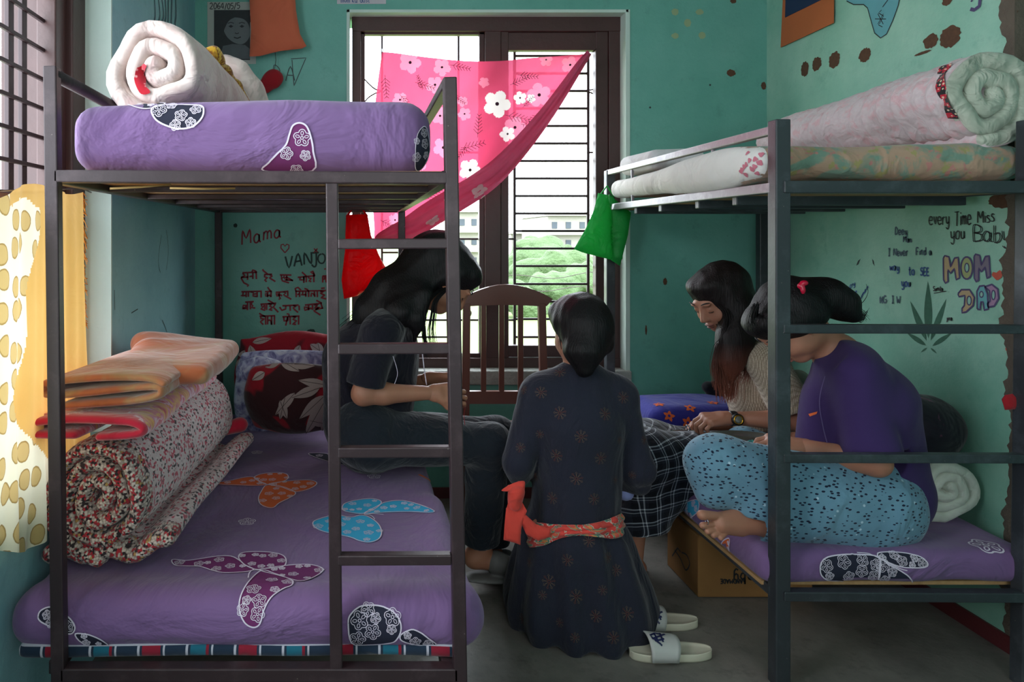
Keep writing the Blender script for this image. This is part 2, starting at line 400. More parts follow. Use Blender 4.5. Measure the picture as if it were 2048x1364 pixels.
def surface_nets(G, lo, h, relax=1):
    S = G < 0; nx, ny, nz = G.shape
    acc = np.zeros((nx, ny, nz, 3), np.float32); cnt = np.zeros((nx, ny, nz), np.float32)
    quads = []
    cid = np.arange(nx*ny*nz).reshape(nx, ny, nz)
    for a in range(3):
        s0 = [slice(None)]*3; s1 = [slice(None)]*3; s0[a] = slice(0, -1); s1[a] = slice(1, None)
        A = G[tuple(s0)]; B = G[tuple(s1)]; sa = S[tuple(s0)]; sb = S[tuple(s1)]
        I = np.argwhere(sa != sb)
        if len(I) == 0: continue
        b, c = [(1, 2), (2, 0), (0, 1)][a]
        ok = (I[:, b] > 0) & (I[:, c] > 0); I = I[ok]
        av = A[I[:, 0], I[:, 1], I[:, 2]]; bv = B[I[:, 0], I[:, 1], I[:, 2]]
        t = av/(av-bv); Pp = I.astype(np.float32); Pp[:, a] += t
        cells = []
        for db, dc in ((0, 0), (-1, 0), (-1, -1), (0, -1)):
            J = I.copy(); J[:, b] += db; J[:, c] += dc
            np.add.at(acc, (J[:, 0], J[:, 1], J[:, 2]), Pp); np.add.at(cnt, (J[:, 0], J[:, 1], J[:, 2]), 1)
            cells.append(cid[J[:, 0], J[:, 1], J[:, 2]])
        q = np.stack(cells, 1); fl = ~sa[I[:, 0], I[:, 1], I[:, 2]]
        q[fl] = q[fl][:, ::-1]; quads.append(q)
    Q = np.concatenate(quads); used = np.unique(Q)
    V = acc.reshape(-1, 3)[used]/cnt.reshape(-1)[used][:, None]
    mp = np.zeros(nx*ny*nz, np.int64); mp[used] = np.arange(len(used)); Q = mp[Q]
    V = V*h+np.array(lo)
    for _ in range(relax):
        s_ = np.zeros_like(V); c_ = np.zeros(len(V))
        for i in range(4):
            np.add.at(s_, Q[:, i], V[Q[:, (i+1) % 4]]); np.add.at(c_, Q[:, i], 1)
            np.add.at(s_, Q[:, i], V[Q[:, (i+3) % 4]]); np.add.at(c_, Q[:, i], 1)
        V = V*.5+.5*s_/c_[:, None]
    return V, Q
def folds(amp, scale, seed, stretch=(1, 1, 1), n=6):
    r = np.random.RandomState(seed); K = r.normal(size=(n, 3)); K /= np.linalg.norm(K, axis=1)[:, None]
    K = K*np.array(stretch)*scale*r.uniform(.6, 1.7, (n, 1)); ph = r.uniform(0, 6.28, n)
    def f(X, Y, Z):
        o = 0
        for i in range(n): o = o+np.sin(K[i, 0]*X+K[i, 1]*Y+K[i, 2]*Z+ph[i]+.8*np.sin(K[(i+1) % n, 0]*X*.7+K[(i+1) % n, 2]*Z*.7))
        return amp*o/n*1.6
    return f
def sdf_obj(s, h, name, mat, parent=None, disp=None, label=None, relax=1, extra=None):
    V, Q = s.mesh(h, disp, relax)
    if extra:
        for V2, Q2 in extra: Q = np.concatenate([Q, Q2+len(V)]); V = np.concatenate([V, V2])
    org = None if parent is not None else ((V[:, 0].min()+V[:, 0].max())/2, (V[:, 1].min()+V[:, 1].max())/2, V[:, 2].min())
    return link_mesh(name, V, Q, mat, parent, None, True, org, label)
# ---------------------------------------------------------------- prints and writing that lie on surfaces
class Surf:
    def __init__(s, obj=None, plane=None, flip=False):
        s.b = None; s.plane = plane
        if obj is not None:
            off = wloc(obj); me = obj.data
            s.b = BVHTree.FromPolygons([v.co+off for v in me.vertices], [p.vertices[:] for p in me.polygons])
    def ray(s, px, py):
        o = Vector((0, 0, H)); d = Vector(((px-CX)/F, 1, -(py-CY)/F)).normalized()
        if s.plane:
            p, n = s.plane; t = (p-o).dot(n)/d.dot(n); return o+d*t, n
        l, n, i, t = s.b.ray_cast(o, d)
        if l is None: return None, None
        if n.dot(d) > 0: n = -n
        return l, n
    def near(s, p):
        if s.plane: q, n = s.plane; return p-n*((p-q).dot(n)), n
        l, n, i, t = s.b.find_nearest(p, .2)
        return (l, n) if l is not None else (p, Vector((0, 0, 1)))
def resample(pts, step):
    out = [pts[0]]
    for a, b in zip(pts, pts[1:]):
        L = math.hypot(b[0]-a[0], b[1]-a[1]); n = max(1, int(L/step))
        out += [(a[0]+(b[0]-a[0])*k/n, a[1]+(b[1]-a[1])*k/n) for k in range(1, n+1)]
    return out
def smooth2(pts, n=5, closed=False):
    if closed: pts = [pts[-1]]+list(pts)+[pts[0], pts[1]]
    v = [Vector((x, y)) for x, y in pts]; q = catmull(v, n)
    if closed: q = q[n:-(n)]
    return [(p.x, p.y) for p in q]
def ribbon(mb, P3, N3, w, off):
    run = []
    def flush():
        if len(run) < 2: return
        V = []
        for i, (p, n) in enumerate(run):
            t = run[min(i+1, len(run)-1)][0]-run[max(i-1, 0)][0]
            if t.length < 1e-7: t = Vector((1, 0, 0))
            x = n.cross(t).normalized()*w/2
            V += [p+x+n*off, p-x+n*off]
        mb.add(V, [(i*2, i*2+1, i*2+3, i*2+2) for i in range(len(run)-1)])
    for p, n in zip(P3, N3):
        if p is None or (run and (p-run[-1][0]).length > .06):
            flush(); run = []
            if p is None: continue
        run.append((p, n))
    flush()
def stroke(mb, sf, pts, w, off=.0025, step=4, sm=False, closed=False):
    if sm: pts = smooth2(pts, 5, closed)
    elif closed: pts = list(pts)+[pts[0]]
    pts = resample(pts, step); h = [sf.ray(x, y) for x, y in pts]
    ribbon(mb, [a for a, b in h], [b for a, b in h], w, off)
def inside(p, poly):
    x, y = p; c = False; n = len(poly)
    for i in range(n):
        x1, y1 = poly[i]; x2, y2 = poly[(i+1) % n]
        if (y1 > y) != (y2 > y) and x < (x2-x1)*(y-y1)/(y2-y1)+x1: c = not c
    return c
def tri_fill(poly, step):
    b = resample(list(poly)+[poly[0]], step)[:-1]
    xs = [p[0] for p in b]; ys = [p[1] for p in b]; g = []
    y = min(ys)+step*.5
    while y < max(ys):
        x = min(xs)+step*.5
        while x < max(xs):
            if inside((x, y), b) and min((x-q[0])**2+(y-q[1])**2 for q in b) > (.4*step)**2: g.append((x, y))
            x += step
        y += step
    nb = len(b); vs = [Vector(p) for p in b+g]
    r = delaunay_2d_cdt(vs, [(i, (i+1) % nb) for i in range(nb)], [], 1, 1e-6)
    return [tuple(v) for v in r[0]], r[2]
def fill(mb, sf, poly, off=.0018, step=7, sm=True, world=None):
    if sm: poly = smooth2(poly, 4, True)
    V, T = tri_fill(poly, step); h = [sf.ray(x, y) for x, y in V]; n = len(mb.v)
    idx = {}; out = []
    for i, (p, q) in enumerate(h):
        if p is not None: idx[i] = len(out); out.append(p+q*off)
    fs = [[idx[i] for i in f] for f in T if all(i in idx for i in f)]
    fs = [f for f in fs if max((out[f[a]]-out[f[b]]).length for a, b in ((0, 1), (1, 2), (0, 2))) < .12]
    mb.add(out, fs); return poly
def flower(mb, sf, px, py, R, off=.0032, w=.003, ang=0, petals=5, mode='ring', use=None):
    p, n = sf.ray(px, py)
    if p is None: return
    T = Vector((1, 0, 0)); T = (T-n*T.dot(n)).normalized(); B = n.cross(T)
    def loc(u, v):
        q, m = sf.near(p+T*u+B*v); 
        if m.dot(n) < 0: m = -m
        return q, m
    def loop(f, N, ww):
        L = [loc(*f(2*PI*k/N)) for k in range(N+1)]; ribbon(mb, [a for a, b in L], [b for a, b in L], ww, off)
    def outer(a): r = R*(.66+.34*abs(math.cos(petals/2*(a-ang)))**.7); return r*math.cos(a), r*math.sin(a)
    loop(outer, 30, w)
    for k in range(petals):
        c = ang+2*PI*k/petals; cx, cy = R*.55*math.cos(c), R*.55*math.sin(c)
        loop(lambda a: (cx+R*.24*math.cos(a)*math.cos(c)-R*.15*math.sin(a)*math.sin(c), cy+R*.24*math.cos(a)*math.sin(c)+R*.15*math.sin(a)*math.cos(c)), 9, w*.85)
    loop(lambda a: (R*.17*math.cos(a), R*.17*math.sin(a)), 8, w)
def disc_print(mb, sf, px, py, fn, off, N=20):     # filled closed shape given by radius function in metres
    p, n = sf.ray(px, py)
    if p is None: return
    T = Vector((1, 0, 0)); T = (T-n*T.dot(n)).normalized(); B = n.cross(T); V = []
    q, m_ = sf.near(p); V.append(q+n*off)
    for s_ in (.5, 1):
        for k in range(N):
            a = 2*PI*k/N; r = fn(a)*s_; q, m_ = sf.near(p+T*r*math.cos(a)+B*r*math.sin(a))
            if m_.dot(n) < 0: m_ = -m_
            V.append(q+m_*off)
    Fc = [(0, 1+k, 1+(k+1) % N) for k in range(N)]+[(1+k, 1+N+k, 1+N+(k+1) % N, 1+(k+1) % N) for k in range(N)]
    mb.add(V, Fc)
def append_print(obj, mb, mats):
    """join print geometry (built by mb, material slots in mats) into obj's own mesh"""
    if not mb.v: return
    me = obj.data; off = wloc(obj); n0 = len(me.vertices); nm = len(me.materials)
    V = [v.co[:] for v in me.vertices]+[tuple(Vector(v)-off) for v in mb.v]
    Fc = [list(p.vertices) for p in me.polygons]+[[i+n0 for i in f] for f in mb.f]
    mi = [p.material_index for p in me.polygons]+[k+nm for k in mb.m]
    me2 = bpy.data.meshes.new(me.name); me2.from_pydata(V, [], Fc)
    for mm in list(me.materials)+list(mats): me2.materials.append(mm)
    me2.polygons.foreach_set('material_index', np.array(mi, np.int32)); me2.polygons.foreach_set('use_smooth', np.ones(len(Fc), bool))
    me2.update(); obj.data = me2

# ---------------------------------------------------------------- bunk beds
ZF = lambda py, Y: H-(py-CY)*Y/F
def post(name, par, mat, xt, yt, xb, w, Y, yb=None):
    """post whose centre is at pixel (xt, yt) on top and at pixel xb where y=1364, standing on the floor"""
    zt = ZF(yt, Y); k = (xb-xt)/(1364-yt); yfl = CY+H*F/Y; xfl = xt+k*(yfl-yt)
    mb = MB(); mb.beam(((xfl-CX)*Y/F, Y, 0), ((xt-CX)*Y/F, Y, zt), w, w, (0, 1, 0), .003); return mb.build(name, mat, par)
def beam_obj(name, par, mat, a, b, w, h, label=None, bev=.003):
    mb = MB(); mb.beam(a, b, w, h, (0, 0, 1), bev); return mb.build(name, mat, par, label=label)
LY1, LY2 = 1.61, 3.50
bl = empty('bunk_bed', 'dark brown metal bunk bed with a ladder, on the left of the room', 'bunk bed', (-.24, 2.5, 0))
ML = MT['bedL']
post('post', bl, ML, 104, 134, 120, .030, LY1); post('post', bl, ML, 899, 156, 920, .030, LY1)
post('post', bl, ML, 437, 330, 440, .034, LY2); post('post', bl, ML, 803, 330, 805, .034, LY2)
post('ladder_post', bl, ML, 664, 362, 673, .028, LY1+.002)
def X1(px): return (px-CX)*LY1/F
for y in (488, 697, 903, 1117):
    beam_obj('ladder_rung', bl, ML, (X1(676), LY1, ZF(y, LY1)), (X1(902), LY1, ZF(y-1, LY1)), .026, .0235)
zt = ZF(353, LY1); zb = ZF(1344, LY1)
beam_obj('end_rail', bl, ML, (X1(112), LY1+.002, zt), (X1(893), LY1+.002, zt-.004), .034, .028)
beam_obj('end_rail', bl, ML, (X1(125), LY1+.002, zb), (X1(915), LY1+.002, zb), .034, .030)
XLl, XLr = -.695, .205
for x in (XLl, XLr):
    beam_obj('side_rail', bl, ML, (x, LY1+.015, zt), (x, LY2, zt), .03, .03)
    beam_obj('side_rail', bl, ML, (x, LY1+.015, zb), (x, LY2, zb), .03, .03)
for z_ in (zt, zb): beam_obj('end_rail', bl, ML, (XLl, LY2, z_), (XLr, LY2, z_), .03, .03)
mb = MB(); mb.tube([P(106, 148, LY1), P(106, 148, LY1)+Vector((0, 1.87, 0))], .015, 12); mb.build('guard_rail', ML, bl, True)
MT['litrail'] = bed_metal('lit_pale_rail', srgb(150, 156, 140), .35)  # pale green rail tone with falling light mixed into the colour
beam_obj('guard_rail', bl, ML, P(897, 165, LY1), P(897, 165, LY1)+Vector((0, 1.87, 0)), .026, .022)
for Y in (1.95, 2.3, 2.65, 3.0, 3.25): beam_obj('deck_slat', bl, ML, (XLl, Y, zt-.006), (XLr, Y, zt-.006), .024, .016)
mb = MB(); mb.box((XLl-.01, LY1+.02, zt+.004), (XLr-.002, LY2, zt+.014)); mb.build('deck_board', MT['ply'], bl)
mb = MB(); mb.box((XLl-.01, LY1+.06, zb+.004), (XLr+.008, LY2, zb+.013)); mb.build('deck_board', MT['ply'], bl)
for a, b in (((220, 377), (342, 369)), ((340, 376), (470, 377))):
    mb = MB(); mb.tube([P(a[0], a[1], 1.64), P((a[0]+b[0])/2, (a[1]+b[1])/2+1, 1.68), P(b[0], b[1], 1.72)], .0028, 6)
    tag(mb.build('reed_stick', MT['reed'], None, True), 'thin pale reed poking out under upper left bunk deck, '+('left one with upturned tip' if a[0] == 220 else 'right straight one'), 'stick', 'reeds under the upper left deck')

RY1, RY2 = 2.08, 3.50
br = empty('bunk_bed', 'charcoal metal bunk bed with guard rail lightened to look daylit, on the right', 'bunk bed', (1.6, 2.8, 0))
MR = MT['bedR']
def XR1(px): return (px-CX)*RY1/F
def bigpost(x, Y, zt_, w=.046, dx=0):
    mb = MB(); mb.beam((x-dx, Y, 0), (x, Y, zt_), w, w, (0, 1, 0), .0035); return mb.build('post', MR, br)
xa = XR1(1554)+.018; 
Pn = bigpost(xa, RY1+.02, ZF(238, RY1), .044)
bigpost((1219-CX)*RY2/F, RY2, ZF(341, RY2), .042)
bigpost((1524-CX)*RY2/F, RY2, ZF(341, RY2), .042)
bigpost(1.985, RY1+.02, ZF(238, RY1), .044, .02)
XRl, XRr = xa, 1.985
zT = ZF(374, RY1); zB = ZF(1192, RY1)
beam_obj('end_rail', br, MR, (XRl, RY1+.01, zT), (XRr+.01, RY1+.01, zT), .034, .036)
beam_obj('end_rail', br, MR, (XRl, RY1+.01, zB), (XRr+.01, RY1+.01, zB-.004), .034, .028)
for y in (658, 917): beam_obj('end_rail', br, MR, (XRl, RY1+.01, ZF(y, RY1)), (XRr+.01, RY1+.01, ZF(y+1, RY1)), .028, .026)
MT['railR'] = bed_metal('chipped_lit_rail', srgb(128, 124, 128), .3)  # pale grey imitates daylight on the room-side rails
zg = ZF(257, RY1)
for x, mt_ in ((XRl-.008, MT['railR']), (XRr, MR)):
    beam_obj('side_rail', br, mt_, (x, RY1+.03, zT), (x, RY2, zT), .03, .03)
    beam_obj('side_rail', br, MR, (x, RY1+.03, zB), (x, RY2, zB), .03, .030)
beam_obj('guard_rail', br, MT['railR'], (XRl-.008, RY1+.03, zg), (XRl-.012, RY2, zg-.0), .024, .026, 'chipped guard rail with daylight painted in as pale grey')
for Y in (2.47, 3.2): beam_obj('baluster', br, MT['railR'], (XRl-.008, Y, zT), (XRl-.01, Y, zg), .012, .012)
for z_ in (zT, zB): beam_obj('end_rail', br, MR, (XRl, RY2, z_), (XRr, RY2, z_), .03, .03)
for Y in (2.35, 2.61, 2.93, 3.19): beam_obj('deck_slat', br, MR, (XRl, Y, ZF(400, 2.35)), (2.0, Y, ZF(400, 2.35)), .03, .036)
mb = MB(); mb.box((XRl-.01, RY1+.03, zT-.012), (XRr+.01, RY2, zT-.004)); mb.build('deck_board', MT['ply'], br)
mb = MB(); mb.box((XRl-.03, RY1+.06, zB+.004), (XRr+.01, RY2, zB+.015)); mb.build('deck_board', MT['ply'], br)
# ---------------------------------------------------------------- cloth tools
def grid_from(fn, nu, nv):
    V = [fn(i/nu, j/nv) for j in range(nv+1) for i in range(nu+1)]
    return V, [(j*(nu+1)+i, j*(nu+1)+i+1, (j+1)*(nu+1)+i+1, (j+1)*(nu+1)+i) for j in range(nv) for i in range(nu)]
def sweep_sheet(mb, path, th, frames, nz=None, rnd=.02):
    """thick cloth sheet: 2D centre line path(j) swept along frames [(origin, x, z, s)], ends rounded"""
    prev = None; nf = len(frames)
    for j, (o, x, z, dist) in enumerate(frames):
        c = path(j); k = min(1, dist/rnd); t = th*(.25+.75*math.sqrt(max(0, 1-(1-k)**2)))
        L = []; R = []
        for i in range(len(c)):
            a = c[max(i-1, 0)]; b = c[min(i+1, len(c)-1)]; tx, ty = b[0]-a[0], b[1]-a[1]; l = math.hypot(tx, ty)+1e-9
            nx_, ny_ = -ty/l*t/2, tx/l*t/2
            L.append((c[i][0]+nx_, c[i][1]+ny_)); R.append((c[i][0]-nx_, c[i][1]-ny_))
        def cap(c0, c1, sgn):
            tx, ty = c0[0]-c1[0], c0[1]-c1[1]; l = math.hypot(tx, ty)+1e-9; tx /= l; ty /= l
            return [(c0[0]+tx*t/2*math.cos(a)+sgn*-ty*t/2*math.sin(a), c0[1]+ty*t/2*math.cos(a)+sgn*tx*t/2*math.sin(a)) for a in (1.0, .5, 0, -.5, -1.0)]
        prof = L+cap(c[-1], c[-2], 1)+R[::-1]+cap(c[0], c[1], 1)
        V = [o+x*p[0]+z*p[1] for p in prof]
        if nz: V = [v+nz(v) for v in V]
        n0 = len(mb.v); mb.v += [tuple(v) for v in V]; n = len(V)
        if prev is not None:
            mb.f += [[prev+i, prev+(i+1) % n, n0+(i+1) % n, n0+i] for i in range(n)]; mb.m += [mb.cur]*n
        if j in (0, nf-1):
            nl = len(L)
            fs = [[n0+i, n0+i+1, n0+nl+5+nl-2-i, n0+nl+5+nl-1-i] for i in range(nl-1)]
            fs += [[n0+nl-1+q for q in range(7)], [n0+nl+5+nl-1+q for q in range(6)]+[n0]]
            if j == 0: fs = [f[::-1] for f in fs]
            mb.f += fs; mb.m += [mb.cur]*len(fs)
        prev = n0
def vnoise(amp, scale, seed):
    f = folds(amp, scale, seed); g = folds(amp, scale, seed+9); h_ = folds(amp, scale, seed+17)
    return lambda v: Vector((float(f(v.x, v.y, v.z)), float(g(v.x, v.y, v.z)), float(h_(v.x, v.y, v.z))))
def spiral(R, r0, turns, tail, start=-90, n=30, sx=1, sz=1, cw=1, wob=.0, seed=1):
    c = []; N = int(turns*n)
    rr = random.Random(seed); ph = [rr.uniform(0, 6) for _ in range(3)]
    if tail > 0:
        for i in range(8): c.append((-cw*tail*(1-i/8)*1.0, -R*sz))
    for i in range(N+1):
        a = math.radians(start)+2*PI*i/n; r = R+(r0-R)*i/N
        r *= 1+wob*math.sin(3*a+ph[0]+i*.05)+wob*.6*math.sin(5*a+ph[1])
        c.append((cw*r*math.cos(a)*sx, r*math.sin(a)*sz))
    return c
def roll(name, mat, a, b, R, turns, r0=.018, tail=.1, thk=.9, sx=1, sz=1, cw=1, taper=1, seed=1, amp=.006, bulge=.0, start=-90, nfr=26, wob=.03, ringamp=0, rnd=.03):
    a = Vector(a); b = Vector(b); d = b-a; L = d.length; y = d.normalized(); x = y.cross(Vector((0, 0, 1))).normalized(); z = x.cross(y)
    pitch = (R-r0)/turns; nz0 = vnoise(amp, 14, seed); base = spiral(R-pitch*.45, r0, turns, tail, start, 30, sx, sz, cw, wob, seed)
    fr = []; sc = []
    ts = sorted(set([0, .004, .01, .02, .035]+[i/nfr for i in range(1, nfr)]+[.965, .98, .99, .996, 1]))
    if ringamp: ts = sorted(set(ts+[i/90 for i in range(4, 87)]))
    for t in ts:
        dist = min(t, 1-t)*L; s = (1+(taper-1)*t)*(1+bulge*math.sin(PI*t)); sc.append(s*(1+ringamp*(math.sin(t*L*150+2*math.sin(t*23))*.6+.5*math.sin(t*L*87+1))))
        fr.append((a+d*t+Vector((0, 0, (s-1)*R*.0)), x, z, dist))
    mb = MB(); sweep_sheet(mb, lambda j: [(p[0]*sc[j], p[1]*sc[j]) for p in base], pitch*thk, fr, nz0, rnd)
    return mb
def inflate(mb, poly, Y, depth, step=6, edge=14, wr=.004, seed=3, sm=False, both=True):
    if sm: poly = smooth2(poly, 4, True)
    V, T = tri_fill(poly, step); b = resample(list(poly)+[poly[0]], step); f = folds(wr, 30, seed)
    arr = np.array(b); out = [[], []]
    for x, y in V:
        d = math.sqrt(((arr-np.array((x, y)))**2).sum(1).min()); k = min(1, d/edge); o = depth*math.sqrt(max(0, 1-(1-k)**2))
        p = P(x, y, Y); w = float(f(p.x*1.5, 0, p.z*.6))*min(1, d/6)
        q = p.copy(); q.y = Y-o+w; out[0].append(q); q = p.copy(); q.y = Y+o*.8+w+.0008; out[1].append(q)
    mb.add(out[0], T)
    if both: mb.add(out[1], [t[::-1] for t in T])
def pattern_cloth(name, colfn, rough=.9, translucent=0, fold=.35, fscale=7, weave=.05, sheen=.2, alpha=None, tcol=None):
    t = NT(name); c = colfn(t); t.set('Base Color', c); t.set('Roughness', rough); t.set('Sheen Weight', sheen); t.set('Specular IOR Level', .2)
    if fold or weave:
        f = t.noise(fscale, 3, t.map((1, 1, 1)), .5, .9); w = t.noise(500, 1)
        t.bump(t.math('ADD', t.math('MULTIPLY', f, fold), t.math('MULTIPLY', w, weave*.1)), .9, .05)
    if translucent:
        tr = t.n.new('ShaderNodeBsdfTranslucent')
        if isinstance(c, bpy.types.NodeSocket): t.l.new(c if tcol is None else tcol(t), tr.inputs[0])
        else: tr.inputs[0].default_value = c
        mx = t.n.new('ShaderNodeMixShader'); mx.inputs[0].default_value = translucent
        t.l.new(t.b.outputs[0], mx.inputs[1]); t.l.new(tr.outputs[0], mx.inputs[2]); t.l.new(mx.outputs[0], t.out.inputs[0])
    return t.m
white_print = plain('white_print', srgb(214, 204, 220), .8, var=.02)
MT['white_print'] = white_print
MT['navy_print'] = plain('navy_print', srgb(24, 26, 48), .85, var=.05)
MT['maroon_print'] = plain('maroon_print', srgb(104, 34, 92), .85, var=.05)
MT['orange_print'] = plain('orange_print', srgb(216, 100, 48), .85, var=.05)
MT['blue_print'] = plain('blue_print', srgb(52, 168, 212), .85, var=.05)
def sheet_mat(name, base, alt):
    t = NT(name); n = t.noise(2.5, 3)
    t.set('Base Color', t.mix(n, base, alt)); t.set('Roughness', .82); t.set('Sheen Weight', .15); t.set('Specular IOR Level', .25)
    f = t.noise(3.2, 4, t.map((1, .55, 1.4), (0, 0, .5)), .55, 1.6); g = t.noise(16, 2, t.map((1, .25, .6), (0, 0, .4)), .5, .6); w = t.noise(900, 1)
    t.bump(t.math('ADD', t.math('MULTIPLY', f, .5), t.math('ADD', t.math('MULTIPLY', g, .07), t.math('MULTIPLY', w, .002))), .8, .06)
    return t.m
MT['purple'] = sheet_mat('purple_sheet', srgb(102, 74, 118), srgb(124, 96, 140))
PR = [MT['white_print'], MT['navy_print'], MT['maroon_print'], MT['orange_print'], MT['blue_print']]
def cc(x0, y0, pts): return [(x0+a/2.9014, y0+b/2.9014) for a, b in pts]
def wing(mb, sf, poly, slot, rng, R=9, n=5, w=.0035, seed=0):
    mb.cur = slot; p = fill(mb, sf, poly, .0016, 7); mb.cur = 0
    stroke(mb, sf, p+[p[0]], w, .0034, 4)
    rr = random.Random(seed+len(poly)); xs = [q[0] for q in p]; ys = [q[1] for q in p]; got = []
    for _ in range(260):
        x, y = rr.uniform(min(xs), max(xs)), rr.uniform(min(ys), max(ys)); r = rr.uniform(.55, 1)*R
        if inside((x, y), p) and min(math.hypot(x-a, y-b) for a, b in p) > r*.55 and all(math.hypot(x-a, (y-b)*1.3) > (r+c)*1.16 for a, b, c in got):
            got.append((x, y, r))
            if len(got) >= n: break
    for x, y, r in got:
        q, nn = sf.ray(x, y)
        if q is not None: flower(mb, sf, x, y, r*1.12*q.y/F, .003, w*.5, rr.uniform(0, 6))

# ---------------------------------------------------------------- purple mattresses
def mattress(name, lo, hi, label, mat, rd=.05, seed=1, h=.012, amp=.008, group=None, extra=None, disp2=None):
    lo = np.array(lo); hi = np.array(hi); s = SDF(); s.box((lo+hi)/2, (hi-lo)/2, rd, None, .02)
    if extra: extra(s)
    f = folds(amp, 6, seed); g = folds(amp*.5, 17, seed+3)
    o = sdf_obj(s, h, name, mat, None, (lambda X, Y, Z: f(X, Y, Z)+g(X, Y, Z)+(disp2(X, Y, Z) if disp2 else 0)), None, 2)
    return tag(o, label, 'mattress', group)
mu = mattress('mattress', (-.688, 1.655, 1.470), (.168, 3.42, 1.642), 'mattress in purple butterfly sheet on the upper left bunk', MT['purple'], .062, 3)
mll = mattress('mattress', (-.80, 1.642, .376), (.262, 3.44, .470), 'thick mattress in purple butterfly sheet on the lower left bunk', MT['purple'], .036, 5, amp=.006,
               extra=lambda s: s.rc((-.76, 1.70, .415), (.235, 1.70, .415), .05, .05, .07).rc((.24, 1.70, .42), (.235, 2.3, .43), .045, .035, .06))
mlr = mattress('mattress', (1.205, 2.108, .286), (2.03, 3.44, .385), 'mattress in purple butterfly sheet on the lower right bunk', MT['purple'], .034, 8, amp=.006)
sf = Surf(mu); mb = MB()
wing(mb, sf, cc(0, 0, [(680, 596), (760, 597), (870, 600), (960, 606), (900, 628), (850, 636), (800, 630), (740, 612)]), 1, None, 7, 3, seed=1)
wing(mb, sf, cc(0, 0, [(880, 650), (900, 622), (950, 614), (1100, 614), (1170, 620), (1183, 650), (1170, 690), (1120, 735), (1050, 748), (980, 735), (910, 700)]), 1, None, 16, 7, .004, seed=2)
wing(mb, sf, cc(0, 0, [(1535, 985), (1560, 940), (1610, 890), (1660, 840), (1680, 780), (1700, 730), (1740, 714), (1780, 735), (1805, 800), (1818, 880), (1812, 985)]), 2, None, 17, 4, .004, seed=5)
wing(mb, sf, cc(650, 0, [(520, 960), (528, 800), (560, 740), (585, 750), (602, 850), (596, 900), (570, 960), (540, 985)]), 1, None, 10, 5, .002, seed=6)
append_print(mu, mb, PR)
sf = Surf(mll); mb = MB(); o7 = (0, 894); o8 = (650, 894)
B = [([(1000, 660), (1080, 665), (1160, 655), (1260, 640), (1340, 640), (1390, 665), (1420, 690), (1470, 715), (1440, 728), (1360, 735), (1290, 735), (1230, 722), (1160, 700), (1080, 697), (1015, 692)], 2, o7, 10, 7),
     ([(1385, 650), (1400, 622), (1460, 614), (1560, 616), (1630, 630), (1658, 655), (1655, 690), (1620, 705), (1540, 712), (1480, 716), (1420, 690)], 2, o7, 9, 9),
     ([(1510, 718), (1600, 702), (1700, 690), (1790, 688), (1850, 700), (1875, 718), (1850, 745), (1790, 775), (1730, 783), (1660, 765), (1590, 745), (1530, 730)], 2, o7, 10, 8),
     ([(1520, 722), (1450, 780), (1405, 850), (1388, 920), (1400, 980), (1430, 1025), (1475, 1043), (1510, 1020), (1530, 950), (1570, 880), (1640, 830), (1690, 810), (1698, 785), (1660, 765), (1590, 740)], 2, o7, 15, 8),
     ([(1235, 212), (1330, 200), (1420, 180), (1475, 180), (1510, 205), (1545, 222), (1480, 228), (1380, 225), (1300, 222)], 3, o7, 6, 4),
     ([(1475, 180), (1520, 160), (1600, 153), (1660, 160), (1672, 185), (1640, 205), (1570, 220), (1530, 218), (1495, 200)], 3, o7, 7, 6),
     ([(1560, 222), (1620, 208), (1720, 198), (1800, 197), (1838, 212), (1820, 235), (1760, 258), (1700, 262), (1640, 240)], 3, o7, 7, 6),
     ([(1550, 225), (1515, 265), (1500, 300), (1510, 335), (1550, 355), (1590, 355), (1620, 330), (1680, 300), (1715, 270), (1640, 235)], 3, o7, 9, 6),
     ([(100, 355), (120, 330), (200, 310), (280, 305), (325, 320), (315, 345), (270, 375), (215, 392), (150, 385), (110, 375)], 4, o8, 8, 6),
     ([(225, 392), (300, 350), (350, 325), (430, 315), (500, 325), (580, 350), (632, 375), (610, 385), (500, 380), (380, 382), (290, 388)], 4, o8, 8, 9),
     ([(215, 400), (150, 412), (60, 400), (-20, 418), (-68, 440), (-60, 470), (-10, 495), (60, 510), (150, 530), (200, 550), (260, 558), (310, 540), (328, 505), (315, 460), (270, 420)], 4, o8, 11, 14),
     ([(135, 1020), (150, 970), (200, 930), (270, 920), (340, 930), (400, 960), (435, 1010), (440, 1060), (420, 1105), (380, 1130), (250, 1140), (155, 1130)], 1, o8, 16, 7),
     ([(440, 1085), (500, 1055), (550, 1070), (600, 1105), (645, 1140), (560, 1145), (450, 1120)], 1, o8, 11, 3),
     ([(225, 985), (240, 950), (300, 930), (380, 970), (430, 1020), (435, 1060), (400, 1080), (300, 1040), (240, 1010)], 1, o7, 13, 5),
     ([(440, 1080), (520, 1085), (600, 1120), (660, 1170), (600, 1172), (480, 1130)], 1, o7, 9, 3),
     ([(1790, 45), (1850, 38), (1960, 50), (2050, 60), (2130, 80), (2090, 125), (2000, 110), (1880, 80)], 1, o7, 7, 7)]
for i, (pl, sl, oo, R, n) in enumerate(B): wing(mb, sf, cc(*oo, pl), sl, None, R, n, .0032, seed=20+i)
mb.cur = 0
for x, y, r in ((494+0, 1045, .026), (514, 906, .022), (197, 1122, .025), (748, 954, .024)): flower(mb, sf, x, y, r, .003, .0026, .4)
for pts in ([(565, 300), (572, 292), (578, 284)], [(530, 990), (524, 1000)],): pass
stroke(mb, sf, cc(0, 894, [(1520, 722), (1470, 720), (1448, 735), (1440, 765)]), .003, .003, 3, True)
